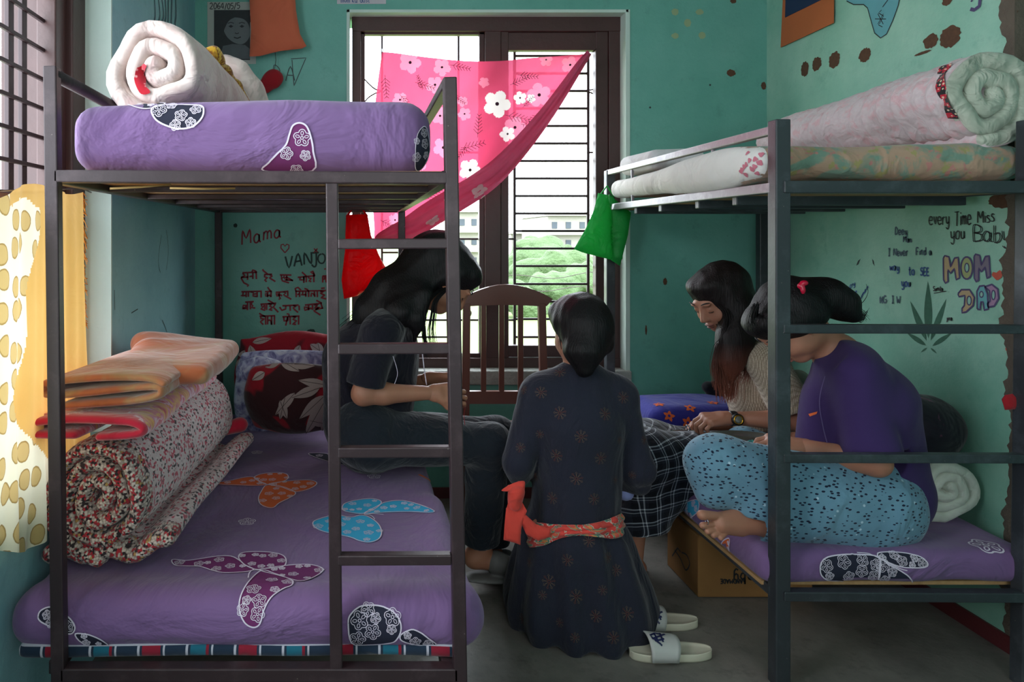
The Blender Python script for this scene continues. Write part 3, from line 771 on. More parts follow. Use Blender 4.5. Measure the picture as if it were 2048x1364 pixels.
stroke(mb, sf, cc(650, 894, [(225, 395), (260, 400), (280, 412), (288, 425)]), .003, .003, 3, True)
stroke(mb, sf, cc(650, 894, [(225, 395), (280, 392), (340, 396)]), .003, .003, 3, True)
mb.cur = 3; stroke(mb, sf, [(838, 950), (850, 956), (862, 964), (871, 975)], .011, .002, 3, True)
append_print(mll, mb, PR)
sf = Surf(mlr); mb = MB(); o9 = (1348, 894)
for i, (pl, sl, R, n) in enumerate([([(845, 720), (850, 670), (890, 640), (980, 625), (1080, 625), (1150, 630), (1190, 650), (1190, 740), (1160, 800), (1120, 822), (1050, 810), (980, 775), (900, 770), (860, 750)], 1, 14, 9),
                         ([(1195, 655), (1240, 680), (1300, 710), (1360, 750), (1385, 790), (1385, 840), (1160, 840), (1150, 820), (1180, 780)], 1, 13, 8),
                         ([(1200, 650), (1180, 620), (1250, 612), (1350, 620), (1430, 640), (1468, 675), (1450, 695), (1380, 698), (1300, 690)], 1, 10, 6),
                         ([(275, 580), (290, 545), (325, 530), (325, 570), (315, 620), (300, 615)], 3, 7, 2),
                         ([(45, 370), (60, 330), (140, 310), (145, 370), (100, 410), (70, 410)], 4, 8, 5)]):
    wing(mb, sf, cc(*o9, pl), sl, None, R, n, .0036, seed=50+i)
mb.cur = 0; flower(mb, sf, 1972, 1092, .042, .003, .0045, .3)
stroke(mb, sf, cc(*o9, [(1060, 615), (1130, 622), (1195, 650), (1300, 700), (1350, 715)]), .003, .003, 3, True)
append_print(mlr, mb, PR)

# tartan underlay below the lower left mattress
def tartan(name, base, a, b, c, s1=9, s2=9, fine=True):
    def fn(t):
        s = t.node('ShaderNodeSeparateXYZ', {0: t.tc.outputs['Object']})
        def band(o, sc, lo, hi, ph=0): 
            fr = t.math('FRACT', t.math('ADD', t.math('MULTIPLY', o, sc), ph)); return t.math('MULTIPLY', t.math('GREATER_THAN', fr, lo), t.math('LESS_THAN', fr, hi))
        X, Yc, Z = s.outputs[0], s.outputs[1], s.outputs[2]
        col = t.mix(band(X, s1, .0, .38), base, a); col = t.mix(band(X, s1, .43, .47), col, c); col = t.mix(band(X, s1, .9, .95), col, c)
        col = t.mix(band(X, s1/2, .5, .66), col, b); col = t.mix(band(Z, 30, .0, .12), col, c); return col
    return pattern_cloth(name, fn, .9, fold=.4)
MT['tartan'] = tartan('tartan_blanket', srgb(28, 44, 62), srgb(128, 24, 44), srgb(24, 92, 110), srgb(176, 176, 186))
o = mattress('folded_blanket', (-.785, 1.634, .3505), (.235, 3.42, .380), 'red and navy tartan blanket laid flat under the lower left mattress', MT['tartan'], .012, 12, .007, .006)
o['category'] = 'blanket'

# upper right mattress, floral green/beige front and whitish side
def floral(t):
    a = t.noise(7, 4, rough=.6, dist=1.2); b = t.noise(22, 3)
    c = t.mix(t.ramp(a, [(.42, K_), (.50, W_)]), srgb(112, 138, 122), srgb(168, 138, 116))
    c = t.mix(t.ramp(b, [(.58, K_), (.64, W_)]), c, srgb(150, 142, 92)); c = t.mix(t.ramp(t.noise(34, 2), [(.62, K_), (.68, W_)]), c, srgb(176, 120, 112))
    s = t.node('ShaderNodeSeparateXYZ', {0: t.tc.outputs['Object']})
    g = t.ramp(t.math('ADD', t.math('MULTIPLY', s.outputs[0], 1.0), t.math('MULTIPLY', t.noise(6), .14)), [(.0, W_), (.08, K_)])
    return c
MT['floral'] = pattern_cloth('faded_floral_cover', floral, .85, fold=.5, fscale=8)
def whitish(t):
    c = t.mix(t.noise(6, 4), srgb(196, 192, 188), srgb(222, 220, 214)); return c
MT['offwhite'] = pattern_cloth('offwhite_side_cover', whitish, .85, fold=.4)
MT['pinkstain'] = plain('pink_stain', srgb(206, 120, 136), .9, var=.2)
mur = mattress('mattress', (1.205, 2.14, 1.500), (2.035, 3.44, 1.600), 'sagging floral mattress with an off-white side on the upper right bunk', MT['floral'], .045, 14, .012, .012,
               disp2=lambda X, Y, Z: -.016*np.exp(-((Y-2.5)/.25)**2)*np.exp(-((X-1.3)/.25)**2)-.014*np.exp(-((X-1.98)/.18)**2))
me = mur.data; me.materials.append(MT['offwhite']); ox = mur.location.x
for p in me.polygons:
    c = p.center
    if p.normal.x < -.35 or c.x+ox < 1.245+.02*math.sin(c.y*14): p.material_index = 1
sf = Surf(mur); mb = MB(); rr = random.Random(3)
for _ in range(16):
    x, y = rr.uniform(1482, 1528), rr.uniform(305, 350); a0 = rr.uniform(0, 6); disc_print(mb, sf, x, y, lambda a: .009*(.85+.15*math.sin(3*a+a0)), .002)
append_print(mur, mb, [MT['pinkstain']])
s = SDF(); s.box((1.345, 3.17, 1.655), (.12, .19, .045), .04); 
MT['pillow_w'] = pattern_cloth('white_pillow_cotton', lambda t: t.mix(t.noise(7), srgb(186, 184, 186), srgb(226, 224, 226)), fold=.45)
o = sdf_obj(s, .009, 'pillow', MT['pillow_w'], None, folds(.012, 9, 4)); tag(o, 'flat off-white pillow at the far end of the upper right bunk', 'pillow')

# ---------------------------------------------------------------- rolled bedding
def quilt_fn(t):
    s = t.node('ShaderNodeTexVoronoi', {'Scale': 165.0}); t.l.new(t.map((1, .55, 1)), s.inputs['Vector'])
    sep = t.node('ShaderNodeSeparateXYZ', {0: s.outputs['Color']})
    c = t.ramp(sep.outputs[0], [(0, srgb(48, 42, 44)), (.2, srgb(206, 188, 176)), (.52, srgb(184, 48, 58)), (.76, srgb(214, 198, 186)), (.95, srgb(190, 150, 90))], 'CONSTANT')
    return t.mix(t.ramp(s.outputs['Distance'], [(.35, K_), (.6, (.5, .5, .5, 1))]), c, srgb(72, 52, 54))
MT['quilt'] = pattern_cloth('red_black_cream_print', quilt_fn, .9, fold=.5, fscale=10)
def quilt_side(t):
    s = t.node('ShaderNodeTexVoronoi', {'Scale': 210.0}); t.l.new(t.map((.7, .5, .7)), s.inputs['Vector'])
    sep = t.node('ShaderNodeSeparateXYZ', {0: s.outputs['Color']})
    return t.ramp(sep.outputs[0], [(0, srgb(70, 60, 62)), (.14, srgb(206, 186, 186)), (.68, srgb(186, 84, 98)), (.86, srgb(214, 198, 196))], 'CONSTANT')
mb = roll('r', None, (-.668, 1.80, .650), (-.60, 2.78, .640), .160, 2.9, .02, .0, .88, .95, 1.05, -1, .97, 3, .006, wob=.035, ringamp=.016, rnd=.05)
# loose outer flap tucked along the lower right side
fl = []
for t in [0, .01, .03]+[i/24 for i in range(1, 24)]+[.97, .99, 1]:
    a = Vector((-.668, 1.80, .650)); d = Vector((.07, .98, -.01)); fl.append((a+d*t, Vector((.9976, -.069, 0)), Vector((0, 0, 1)), min(t, 1-t)))
def flap(j): return [(-.13+.02*math.sin(i*.4), -.148-.006*math.sin(i*.9)) if i < 3 else (-.16+i*.0195, -.150+.022*math.sin(i*.5)**2+.0018*max(0, i-10)**1.6) for i in range(18)]
sweep_sheet(mb, flap, .044, fl, vnoise(.007, 13, 5), .03)
o = mb.build('rolled_quilt', MT['quilt'], None, True); tag(o, 'rolled quilt in red, black and cream print on the lower left bed', 'quilt')
o.data.materials.append(pattern_cloth('pale_pink_knit_print', quilt_side, .9, fold=.5, fscale=10)); y0_ = min(v.co.y for v in o.data.vertices)
for p in o.data.polygons:
    if p.center.y > y0_+.075: p.material_index = 1

def swirl(cols, sc=5):
    def fn(t):
        n = t.noise(sc, 3, dist=1.6); return t.ramp(n, cols)
    return fn
MT['orange_bl'] = pattern_cloth('orange_fleece', swirl([(.3, srgb(166, 88, 50)), (.5, srgb(184, 104, 68)), (.62, srgb(176, 134, 92)), (.7, srgb(186, 112, 78))], 3), .95, fold=.35, sheen=.5)
MT['pink_bl'] = pattern_cloth('red_pink_fleece', swirl([(.34, srgb(200, 34, 62)), (.44, srgb(214, 60, 96)), (.5, srgb(226, 190, 200)), (.55, srgb(206, 70, 120)), (.62, srgb(222, 160, 60)), (.7, srgb(196, 40, 70))], 9), .95, fold=.3, sheen=.5)
MT['red_bl'] = pattern_cloth('red_fleece_edge', lambda t: t.mix(t.noise(5), srgb(176, 22, 48), srgb(214, 44, 70)), .95, fold=.4, sheen=.5)
def folded(name, mat, pts_px, Y0, Y1, th, dx, dz, label, seed, scale_end=1, mats=None, spread=None):
    """folded blanket: front cross-section traced at depth Y0 (pixels), layers run back to Y1"""
    base = [P(x, y, Y0) for x, y in smooth2(pts_px, 5)]; o0 = Vector((base[0].x, Y0, base[0].z)); fr = []; N = 26
    ts = [0, .008, .02, .04]+[i/N for i in range(2, N-1)]+[.96, .98, .992, 1]
    for t in ts: fr.append((Vector((dx*t, Y0+(Y1-Y0)*t, dz*t)), Vector((1, 0, 0)), Vector((0, 0, 1)), min(t, 1-t)*(Y1-Y0)))
    mx = sum(p.x for p in base)/len(base); mz = min(p.z for p in base)
    def path(j):
        t = ts[j]; k = 1+(scale_end-1)*t; return [(mx+(p.x-mx)*k, mz+(p.z-mz)*(1+.1*math.sin(t*PI))) for p in base]
    mb = MB(); sweep_sheet(mb, path, th, fr, vnoise(.0075, 9, seed), .025)
    o = mb.build(name, mat, None, True); return tag(o, label, 'blanket')
folded('folded_blanket', MT['pink_bl'], [(150, 868), (60, 868), (38, 862), (60, 846), (140, 836), (240, 840), (272, 846), (286, 858), (268, 868), (200, 872)], 1.76, 2.62, .022, .03, -.035, 'red and pink swirl fleece blanket folded between quilt and orange blanket', 21, .8)
pb = [x for x in bpy.data.objects if x.name.startswith('folded_blanket')][-1]; pb.data.materials.append(MT['red_bl']); y0_ = min(v.co.y for v in pb.data.vertices)
for p in pb.data.polygons:
    if p.center.y < y0_+.07+.05*math.sin(p.center.x*30): p.material_index = 1
folded('folded_blanket', MT['orange_bl'], [(130, 810), (250, 808), (306, 800), (318, 790), (300, 780), (180, 786), (100, 788), (86, 775), (100, 762), (190, 757), (290, 762), (322, 774)], 1.80, 2.62, .021, .03, -.03, 'orange-brown fleece blanket folded on top of the pile', 22, .82)
s = SDF(); s.box(P(350, 722, 2.2), (.16, .26, .03), .028, None, .03).rc(P(285, 688, 2.45), P(420, 705, 2.5), .035, .03, .05).rc(P(300, 700, 2.3), P(425, 730, 2.35), .03, .03, .05)
o = sdf_obj(s, .01, 'upper_fold', MT['orange_bl'], [x for x in bpy.data.objects if x.name.startswith('folded_blanket')][-1], folds(.01, 14, 8))

# upper left roll
MT['white_quilt'] = pattern_cloth('pinkish_white_quilt', swirl([(.3, srgb(186, 156, 152)), (.5, srgb(204, 186, 178)), (.7, srgb(210, 196, 188))], 4), .9, fold=.55, fscale=11)
MT['red_lining'] = pattern_cloth('red_printed_lining', lambda t: t.mix(t.ramp(t.vor(60), [(.15, W_), (.3, K_)]), srgb(176, 28, 44), srgb(214, 150, 150)), .9, fold=.3)
MT['yellow_trim'] = pattern_cloth('yellow_brown_trim', swirl([(.38, srgb(196, 150, 40)), (.5, srgb(110, 50, 30)), (.6, srgb(214, 176, 70))], 26), .9, fold=.3)
mb = roll('r', None, (-.552, 1.93, 1.782), (-.49, 2.85, 1.79), .160, 2.35, .015, .0, .88, 1.0, .97, -1, .93, 9, .009, wob=.06, rnd=.05)
o = mb.build('rolled_quilt', MT['white_quilt'], None, True); tag(o, 'pinkish-white rolled quilt with red lining on the upper left bunk', 'quilt'); rq = o
sq = Surf(rq); mb = MB(); fill(mb, sq, [(276, 134), (294, 130), (291, 150), (290, 172), (302, 186), (284, 189), (272, 168), (270, 148)], .006, 4, True)
mb.build('lining', MT['red_lining'], rq, True, label='red printed lining')
s = SDF(); s.chain([P(400, 100, 2.30), P(424, 106, 2.32), P(440, 124, 2.36), P(452, 146, 2.42), P(474, 172, 2.48), P(496, 204, 2.55)], [.012, .017, .020, .018, .016, .012], .02)
sdf_obj(s, .005, 'trim', MT['yellow_trim'], rq, folds(.008, 60, 3), label='yellow and brown trim')
s = SDF(); s.chain([P(452, 132, 2.62), P(476, 150, 2.62), P(500, 180, 2.64), P(520, 212, 2.66)], [.035, .05, .05, .04], .04).rc(P(470, 190, 2.62), P(500, 215, 2.64), .06, .05, .05)
o = sdf_obj(s, .008, 'folded_blanket', MT['white_quilt'], None, folds(.010, 22, 4)); tag(o, 'crumpled off-white blanket to the right of the roll, upper left bunk', 'blanket')

# upper right roll
def rollstripe(t):
    c = t.mix(t.noise(60, 2), srgb(190, 172, 176), srgb(208, 196, 196))
    return t.mix(t.ramp(t.noise(28, 3), [(.5, K_), (.62, (.5, .5, .5, 1))]), c, srgb(206, 150, 156))
MT['roll_r'] = pattern_cloth('pale_speckled_quilt', rollstripe, .9, fold=.4, fscale=14)
mb = roll('r', None, (1.905, 2.14, 1.752), (1.90, 3.22, 1.742), .156, 2.3, .02, .0, .97, 1, 1.0, 1, .80, 6, .009, wob=.07, ringamp=.055)
rr_ = mb.build('rolled_quilt', MT['roll_r'], None, True); tag(rr_, 'large pale rolled quilt with knitted red border, on the upper right bunk', 'quilt')
MT['inner_q'] = pattern_cloth('grey_green_lining', swirl([(.3, srgb(150, 158, 142)), (.7, srgb(190, 194, 178))], 6), .9, fold=.7, fscale=12)
for p in rr_.data.polygons:
    if p.center.y < rr_.data.vertices[0].co.y+.035: p.material_index = 0
rr_.data.materials.append(MT['inner_q'])
ymin = min(v.co.y for v in rr_.data.vertices)
for p in rr_.data.polygons:
    rad = math.hypot(p.center.x-(1.905-rr_.location.x), p.center.z-(1.752-rr_.location.z))
    if p.center.y < ymin+.03 and rad < .15: p.material_index = 1
def knit(t):
    v = t.node('ShaderNodeTexVoronoi', {'Scale': 75.0, 'Randomness': .25}); t.l.new(t.map((1, 1, 1)), v.inputs['Vector'])
    sep = t.node('ShaderNodeSeparateXYZ', {0: v.outputs['Color']})
    return t.mix(t.ramp(v.outputs['Distance'], [(.22, W_), (.3, K_)]), t.ramp(sep.outputs[1], [(0, srgb(34, 28, 30)), (.55, srgb(176, 26, 48))], 'CONSTANT'), srgb(214, 190, 160))
MT['knit'] = pattern_cloth('red_black_knit_border', knit, .95, fold=.2)
sq = Surf(rr_); mb = MB(); stroke(mb, sq, [(1992, 76), (1965, 78), (1935, 88), (1908, 108), (1890, 138), (1882, 168), (1892, 196), (1908, 236)], .030, .004, 4, True)
o = mb.build('knit_border', MT['knit'], rr_, True, label='red, black and cream knitted border')

# white roll on the lower right bed
MT['white_roll'] = pattern_cloth('white_cotton_blanket', swirl([(.3, srgb(188, 196, 182)), (.7, srgb(216, 220, 208))], 5), .9, fold=.5, fscale=10)
mb = roll('r', None, Vector((1.925, 2.32, .492)), Vector((1.90, 2.80, .492)), .112, 2.4, .015, .16, .97, 1.12, .92, 1, .95, 13, .008, wob=.06)
o = mb.build('rolled_blanket', MT['white_roll'], None, True); tag(o, 'white rolled blanket behind the girl in the purple shirt', 'blanket')

# ---------------------------------------------------------------- pillows, lower left bed
def leafy(t):
    v = t.node('ShaderNodeTexVoronoi', {'Scale': 7.5}); t.l.new(t.map((1, 1, 1.6), (0, .7, 0)), v.inputs['Vector'])
    n = t.math('ADD', v.outputs['Distance'], t.math('MULTIPLY', t.noise(9, 2), .25))
    c = t.mix(t.ramp(t.noise(5, 2, dist=.5), [(.48, K_), (.52, W_)]), srgb(56, 26, 28), srgb(140, 22, 34))
    return c
MT['leafy'] = pattern_cloth('red_brown_pillowcase', leafy, .85, fold=.35)
MT['leaf_print'] = plain('pale_leaf_print', srgb(164, 146, 140), .9, var=.05); MT['leaf_line'] = plain('leaf_vein', srgb(60, 40, 40), .9)
MT['violet_case'] = pattern_cloth('violet_white_pillowcase', swirl([(.35, srgb(96, 92, 130)), (.5, srgb(150, 148, 180)), (.6, srgb(190, 190, 204))], 16), .85, fold=.3)
def pillow(c, h_, Rm, mat, label, seed, hh=.008):
    s = SDF(); s.ell(c, (h_[0]*1.12, h_[1], h_[2]*1.12), Rm, .03); s.box(c, (h_[0], h_[1]*.35, h_[2]), h_[1]*.33, Rm, .05)
    o = sdf_obj(s, hh, 'pillow', mat, None, folds(.010, 11, seed), None, 2); return tag(o, label, 'pillow', 'pillows on the lower left bed')
def Rx(a):
    c, s_ = math.cos(a), math.sin(a); return np.array([[1, 0, 0], [0, c, s_], [0, -s_, c]])
p1 = pillow(P(600, 795, 2.95), (.20, .075, .135), Rx(.28), MT['leafy'], 'red-brown pillow with pale leaf print, front of the pillow pile', 1)
p2 = pillow(P(520, 790, 3.12), (.10, .07, .16), Rx(.2), MT['violet_case'], 'violet and white pillow peeking out left of the front pillow', 2)
p3 = pillow(P(590, 745, 3.22), (.24, .06, .11), Rx(.5), MT['violet_case'], 'violet patterned pillow between the two leafy pillows', 3)
p4 = pillow(P(580, 755, 3.38), (.245, .06, .20), Rx(.12), MT['leafy'], 'red leafy pillow at the back of the pile against the wall', 4)
def leafprint(mb, sf, x, y, ang, L, Wd):
    pts = []
    for t in [i/8 for i in range(9)]: pts.append((t*L, Wd*math.sin(PI*t**.8)))
    poly = pts+[(a, -b) for a, b in pts[::-1][1:-1]]; c, s_ = math.cos(ang), math.sin(ang)
    q = [(x+a*c-b*s_, y+a*s_+b*c) for a, b in poly]; mb.cur = 0; fill(mb, sf, q, .003, 6, False)
    mb.cur = 1; stroke(mb, sf, [(x, y), (x+L*c, y+L*s_)], .002, .0045, 4)
sf = Surf(p1); mb = MB()
for x, y, a, L, w in ((560, 722, .5, 45, 9), (580, 728, .1, 50, 9), (640, 775, 2.8, 60, 10), (650, 790, 2.4, 70, 11), (650, 800, 2.1, 80, 12), (655, 770, 3.3, 60, 9), (560, 800, 1.2, 40, 8), (570, 795, 1.8, 45, 8), (590, 785, 2.3, 60, 9), (655, 815, 1.8, 50, 10), (530, 745, 2.6, 30, 8), (530, 735, -.4, 40, 8), (620, 840, .2, 40, 9)): leafprint(mb, sf, x, y, a, L, w)
append_print(p1, mb, [MT['leaf_print'], MT['leaf_line']])
sf = Surf(p4); mb = MB()
for x, y, a, L, w in ((500, 690, 1.3, 50, 9), (490, 700, 2, 40, 8), (620, 688, .6, 40, 8), (635, 685, 1.3, 30, 8), (505, 685, -.2, 40, 6), (600, 690, 2, 30, 7)): leafprint(mb, sf, x, y, a, L, w)
append_print(p4, mb, [MT['leaf_print'], MT['leaf_line']])
s = SDF(); s.rc(P(440, 862, 2.75), P(480, 850, 2.8), .02, .03, .04)
o = sdf_obj(s, .007, 'cloth', MT['red_bl'], None, folds(.008, 25, 2)); tag(o, 'bit of red cloth poking out between rolled quilt and pillows', 'cloth')

# blue pillow and dark clothes on the right bed
MT['blue_case'] = pattern_cloth('royal_blue_pillowcase', lambda t: t.mix(t.noise(5), srgb(34, 34, 118), srgb(46, 48, 150)), .8, fold=.35)
s = SDF(); s.box(P(1380, 832, 3.2), (.24, .16, .075), .07, None, .03); bp = sdf_obj(s, .009, 'pillow', MT['blue_case'], None, folds(.008, 9, 6), None, 2)
tag(bp, 'royal blue pillow with orange flowers at the back of the right bed', 'pillow'); sf = Surf(bp); mb = MB()
for x, y in ((1318, 809), (1338, 832), (1298, 852), (1426, 806), (1380, 816), (1375, 845), (1428, 835)):
    mb.cur = 0; disc_print(mb, sf, x, y, lambda a: .026*(.74+.26*math.cos(5*a)), .002); mb.cur = 1; disc_print(mb, sf, x, y, lambda a: .006, .003, 8)
append_print(bp, mb, [MT['orange_print'], MT['blue_case']])
MT['black_cloth'] = fabric('black_cloth', srgb(26, 26, 34), .8)
s = SDF(); s.rc(P(1418, 775, 3.3), P(1445, 790, 3.3), .03, .05, .05).rc(P(1445, 760, 3.3), P(1440, 800, 3.3), .02, .05, .04)
o = sdf_obj(s, .008, 'bag', MT['black_cloth'], None, folds(.012, 22, 7)); tag(o, 'small black bag behind the girl with the wristwatch', 'bag')
def bagfl(t): return t.mix(t.ramp(t.noise(14, 3, dist=1), [(.6, K_), (.66, W_)]), srgb(24, 22, 34), srgb(110, 60, 90))
MT['bagfl'] = pattern_cloth('dark_floral_nylon', bagfl, .6, fold=.6)
s = SDF(); s.ell(P(1838, 862, 2.47), (.125, .11, .105), None, .03).rc(P(1800, 800, 2.47), P(1850, 812, 2.5), .03, .04, .06).rc(P(1800, 840, 2.47), P(1820, 940, 2.47), .08, .09, .06).rc(P(1860, 850, 2.47), P(1850, 930, 2.47), .07, .09, .06)
o = sdf_obj(s, .009, 'bag', MT['bagfl'], None, folds(.016, 16, 9)); tag(o, 'dark bag with pinkish flower print leaning on the right wall', 'bag')
MT['red_cloth'] = fabric('red_cloth', srgb(150, 26, 34), .9); MT['teal_cloth'] = fabric('teal_cloth', srgb(24, 84, 96), .8)
mb = MB(); inflate(mb, [(2004, 800), (2010, 790), (2046, 784), (2075, 786), (2090, 830), (2046, 818), (2010, 820)], 2.12, .012); o = mb.build('cloth', MT['red_cloth'], None, True); tag(o, 'red cloth hung over the ladder end at the right edge of the photo', 'cloth')
mb = MB(); inflate(mb, [(2034, 826), (2085, 824), (2088, 955), (2050, 960), (2036, 950)], 2.13, .014); o = mb.build('cloth', MT['teal_cloth'], None, True); tag(o, 'dark teal cloth hanging below the red cloth', 'cloth')

# ---------------------------------------------------------------- curtains and bags
def spots(t):
    sx = t.node('ShaderNodeSeparateXYZ', {0: t.tc.outputs['Object']}); cb = t.node('ShaderNodeCombineXYZ', {0: sx.outputs[1], 1: sx.outputs[2]}); mp = t.map((19, 12.5, 1), src=cb.outputs[0]); n = t.noise(6, 2)
    v = t.node('ShaderNodeTexVoronoi', voronoi_dimensions='2D'); v.inputs['Scale'].default_value = 1; v.inputs['Randomness'].default_value = .55; t.l.new(mp, v.inputs['Vector'])
    d = t.math('ADD', v.outputs['Distance'], t.math('MULTIPLY', t.noise(60, 2), .08))
    c = t.mix(t.ramp(d, [(.34, W_), (.37, K_)]), srgb(240, 232, 204), srgb(206, 176, 116))
    return t.mix(t.ramp(d, [(.30, K_), (.345, W_), (.37, K_)]), c, srgb(150, 118, 60))
MT['curtain_spot'] = pattern_cloth('spotted_yellow_curtain', spots, .9, .22, fold=0)
MT['curtain_gold'] = pattern_cloth('golden_curtain', lambda t: t.mix(t.noise(4, 4), srgb(222, 166, 84), srgb(236, 196, 120)), .9, .18, fold=.25)
MT['fray'] = pattern_cloth('orange_fringe', lambda t: srgb(226, 140, 40), .9, .4, fold=0) if False else plain('orange_fringe', srgb(226, 140, 40), .9)
XCu = -.80; mb = MB(); NU, NV = 220, 140
def yel(u, v):
    y_ = 1.35+u*.70 + (.075*v*max(0, u-.4)/.6)
    top = 1.37+.09*min(1, u*1.25)-.02*math.sin(u*9)
    bot = .60+.05*math.sin(u*8)+.07*max(0, u-.5)
    z_ = top+(bot-top)*v
    w = .010*math.sin(u*34+1.2*math.sin(v*3))+.006*math.sin(u*71+v*4)
    return Vector((XCu+w*(.4+.6*v), y_, z_))
V, Fc = grid_from(yel, NU, NV); mb.add(V, Fc)
o = mb.build('curtain', [MT['curtain_spot'], MT['curtain_gold']], None, True); tag(o, 'translucent yellow curtain with brown spots on the left window', 'curtain')
for p in o.data.polygons:
    c = p.center+o.location; px = CX+F*c.x/c.y; py = CY+F*(H-c.z)/c.y
    bnd = 78-((py-430)/8 if py < 800 else 46)+6*math.sin(py*.03)+max(0, py-850)*.9
    if px > bnd or py < 405+10*math.sin(px*.1) and px > 20: p.material_index = 1
mb = MB(); rr = random.Random(5)
for i in range(60):
    v = rr.uniform(0, .5); q = yel(1, v); mb.tube([q, q+Vector((.004, rr.uniform(.0, .02), -rr.uniform(.0, .035)))], .0012, 4)
mb.build('fringe', MT['fray'], o, True)
mb = MB(); mb.tube([Vector((XL+.012, .5, 1.40)), Vector((XL+.012, 1.6, 1.425)), Vector((XL+.012, 2.1, 1.465)), Vector((XL-.06, 2.36, 1.47))], .0025, 6)
tag(mb.build('string', MT['bar'], None, True), 'thin string carrying the yellow curtain across the left window', 'string')

# pink curtain
def pk(t): return t.mix(t.noise(3, 3), srgb(206, 58, 96), srgb(222, 82, 118))
MT['pink'] = pattern_cloth('pink_curtain_cotton', pk, .9, .5, fold=.15)
def see_through(mat, k, col):
    nt = mat.node_tree; out = [n for n in nt.nodes if n.type == 'OUTPUT_MATERIAL'][0]; src = out.inputs[0].links[0].from_socket
    tr = nt.nodes.new('ShaderNodeBsdfTransparent'); tr.inputs[0].default_value = col; mx = nt.nodes.new('ShaderNodeMixShader'); mx.inputs[0].default_value = k
    nt.links.new(src, mx.inputs[1]); nt.links.new(tr.outputs[0], mx.inputs[2]); nt.links.new(mx.outputs[0], out.inputs[0])
see_through(MT['pink'], .03, (1, .3, .5, 1))
MT['pink_dark'] = pattern_cloth('pink_curtain_reverse', lambda t: t.mix(t.noise(6, 3), srgb(176, 50, 92), srgb(206, 110, 140)), .9, .3, fold=.3)
MT['pk_white'] = pattern_cloth('white_flower_print', lambda t: t.mix(t.noise(9), srgb(232, 214, 216), srgb(240, 226, 228)), .9, .5, fold=0)
MT['pk_pink'] = pattern_cloth('pale_pink_flower_print', lambda t: t.mix(t.noise(9), srgb(228, 112, 146), srgb(234, 132, 162)), .9, .6, fold=0)
MT['pk_dark'] = plain('dark_leaf_print', srgb(70, 24, 48), .9)
YC = 3.55
Tt = [Vector((x, y, 0)) for x, y in ((764, 104), (790, 106), (850, 114), (930, 122), (1000, 122), (1060, 116), (1120, 112), (1182, 107))]
Bt = [Vector((x, y, 0)) for x, y in ((752, 492), (790, 487), (832, 476), (885, 444), (975, 388), (1035, 330), (1108, 232), (1183, 109))]
def along(pl, u):
    s_ = u*(len(pl)-1); i = min(int(s_), len(pl)-2); return pl[i].lerp(pl[i+1], s_-i)
Tc = catmull(Tt, 6); Bc = catmull(Bt, 6)
def pink(u, v):
    a = along(Tc, u); b = along(Bc, u); q = a.lerp(b, v)
    if u < .25: q.x -= (1-u/.25)*14*math.sin(min(1, v*1.1)*PI*.9)
    amp = .020*(1-.5*u)
    w = amp*(math.sin(u*26+v*5+1.4*math.sin(v*4))*.55*(.3+v)+.35*math.sin((u*1.3+v)*19))+.012*math.sin(v*8+u*3)
    return P(q.x, q.y, YC+w)
V, Fc = grid_from(pink, 280, 190); mb = MB(); mb.add(V, Fc)
pc = mb.build('curtain', MT['pink'], None, True); tag(pc, 'pink flowered curtain tied slantwise across the back window', 'curtain')
def hem(u, v):
    a = along(Bc, u); c = along(Bc, min(1, u+.02)); t = (c-a); 
    if t.length < 1e-4: t = Vector((1, -1, 0))
    t.normalize(); n = Vector((t.y, -t.x, 0)); wd = (52*math.sin(PI*min(1, u*.93+.04))**.7+6)*(1-u*.25)
    q = a+n*wd*v*(-1 if n.y > 0 else 1)
    return P(q.x, q.y, YC-.035-.02*math.sin(PI*v)+.010*math.sin(u*20+v*9)+.006*math.sin(v*25+u*7))
V, Fc = grid_from(hem, 80, 14); mb = MB(); mb.add(V, Fc); hm = mb.build('twisted_edge', MT['pink_dark'], pc, True, label='twisted, doubled lower edge of the curtain')
sf = Surf(pc); sfp = sf; fl_list = []; mb = MB(); rr = random.Random(8)
def pflower(x, y, r, slot, core=True, side=0):
    a0 = rr.uniform(0, 6); mb.cur = slot
    if sf is sfp: fl_list.append((x, y, r*1.12*F/YC, slot, a0))
    else: disc_print(mb, sf, x, y, lambda a: r*1.1*(.62+.38*abs(math.cos(2.5*(a-a0)))**.6), .002, 40)
    if core: mb.cur = 2; disc_print(mb, sf, x, y, lambda a: r*.16, .003, 8)
for x, y, r, s_ in ((994, 208, .062, 0), (1040, 196, .03, 0), (1078, 190, .055, 1), (925, 203, .024, 1), (929, 228, .03, 1), (886, 295, .045, 1), (1092, 120, .03, 1), (1140, 130, .04, 1), (820, 125, .05, 1), (884, 135, .04, 1), (870, 170, .04, 1), (968, 165, .024, 1), (880, 232, .04, 1), (1030, 255, .05, 1), (1015, 268, .035, 0), (940, 340, .05, 0), (830, 330, .05, 1), (800, 200, .035, 1), (790, 440, .03, 1), (1062, 197, .02, 0)):
    pflower(x, y, r, s_, r > .025)
mb.cur = 2
def spray(mb, sf, x, y, ang, L, w=.0016):
    n = 6; c, s_ = math.cos(ang), math.sin(ang); stroke(mb, sf, [(x, y), (x+L*c, y+L*s_)], w, .0025, 4)
    for i in range(1, n+1):
        for sd in (-1, 1):
            t = i/n; a2 = ang+sd*.8; l2 = L*.28*(1.1-t*.6); stroke(mb, sf, [(x+L*t*c*.95, y+L*t*s_*.95), (x+L*t*c*.95+l2*math.cos(a2), y+L*t*s_*.95+l2*math.sin(a2))], w*1.3, .0025, 4)
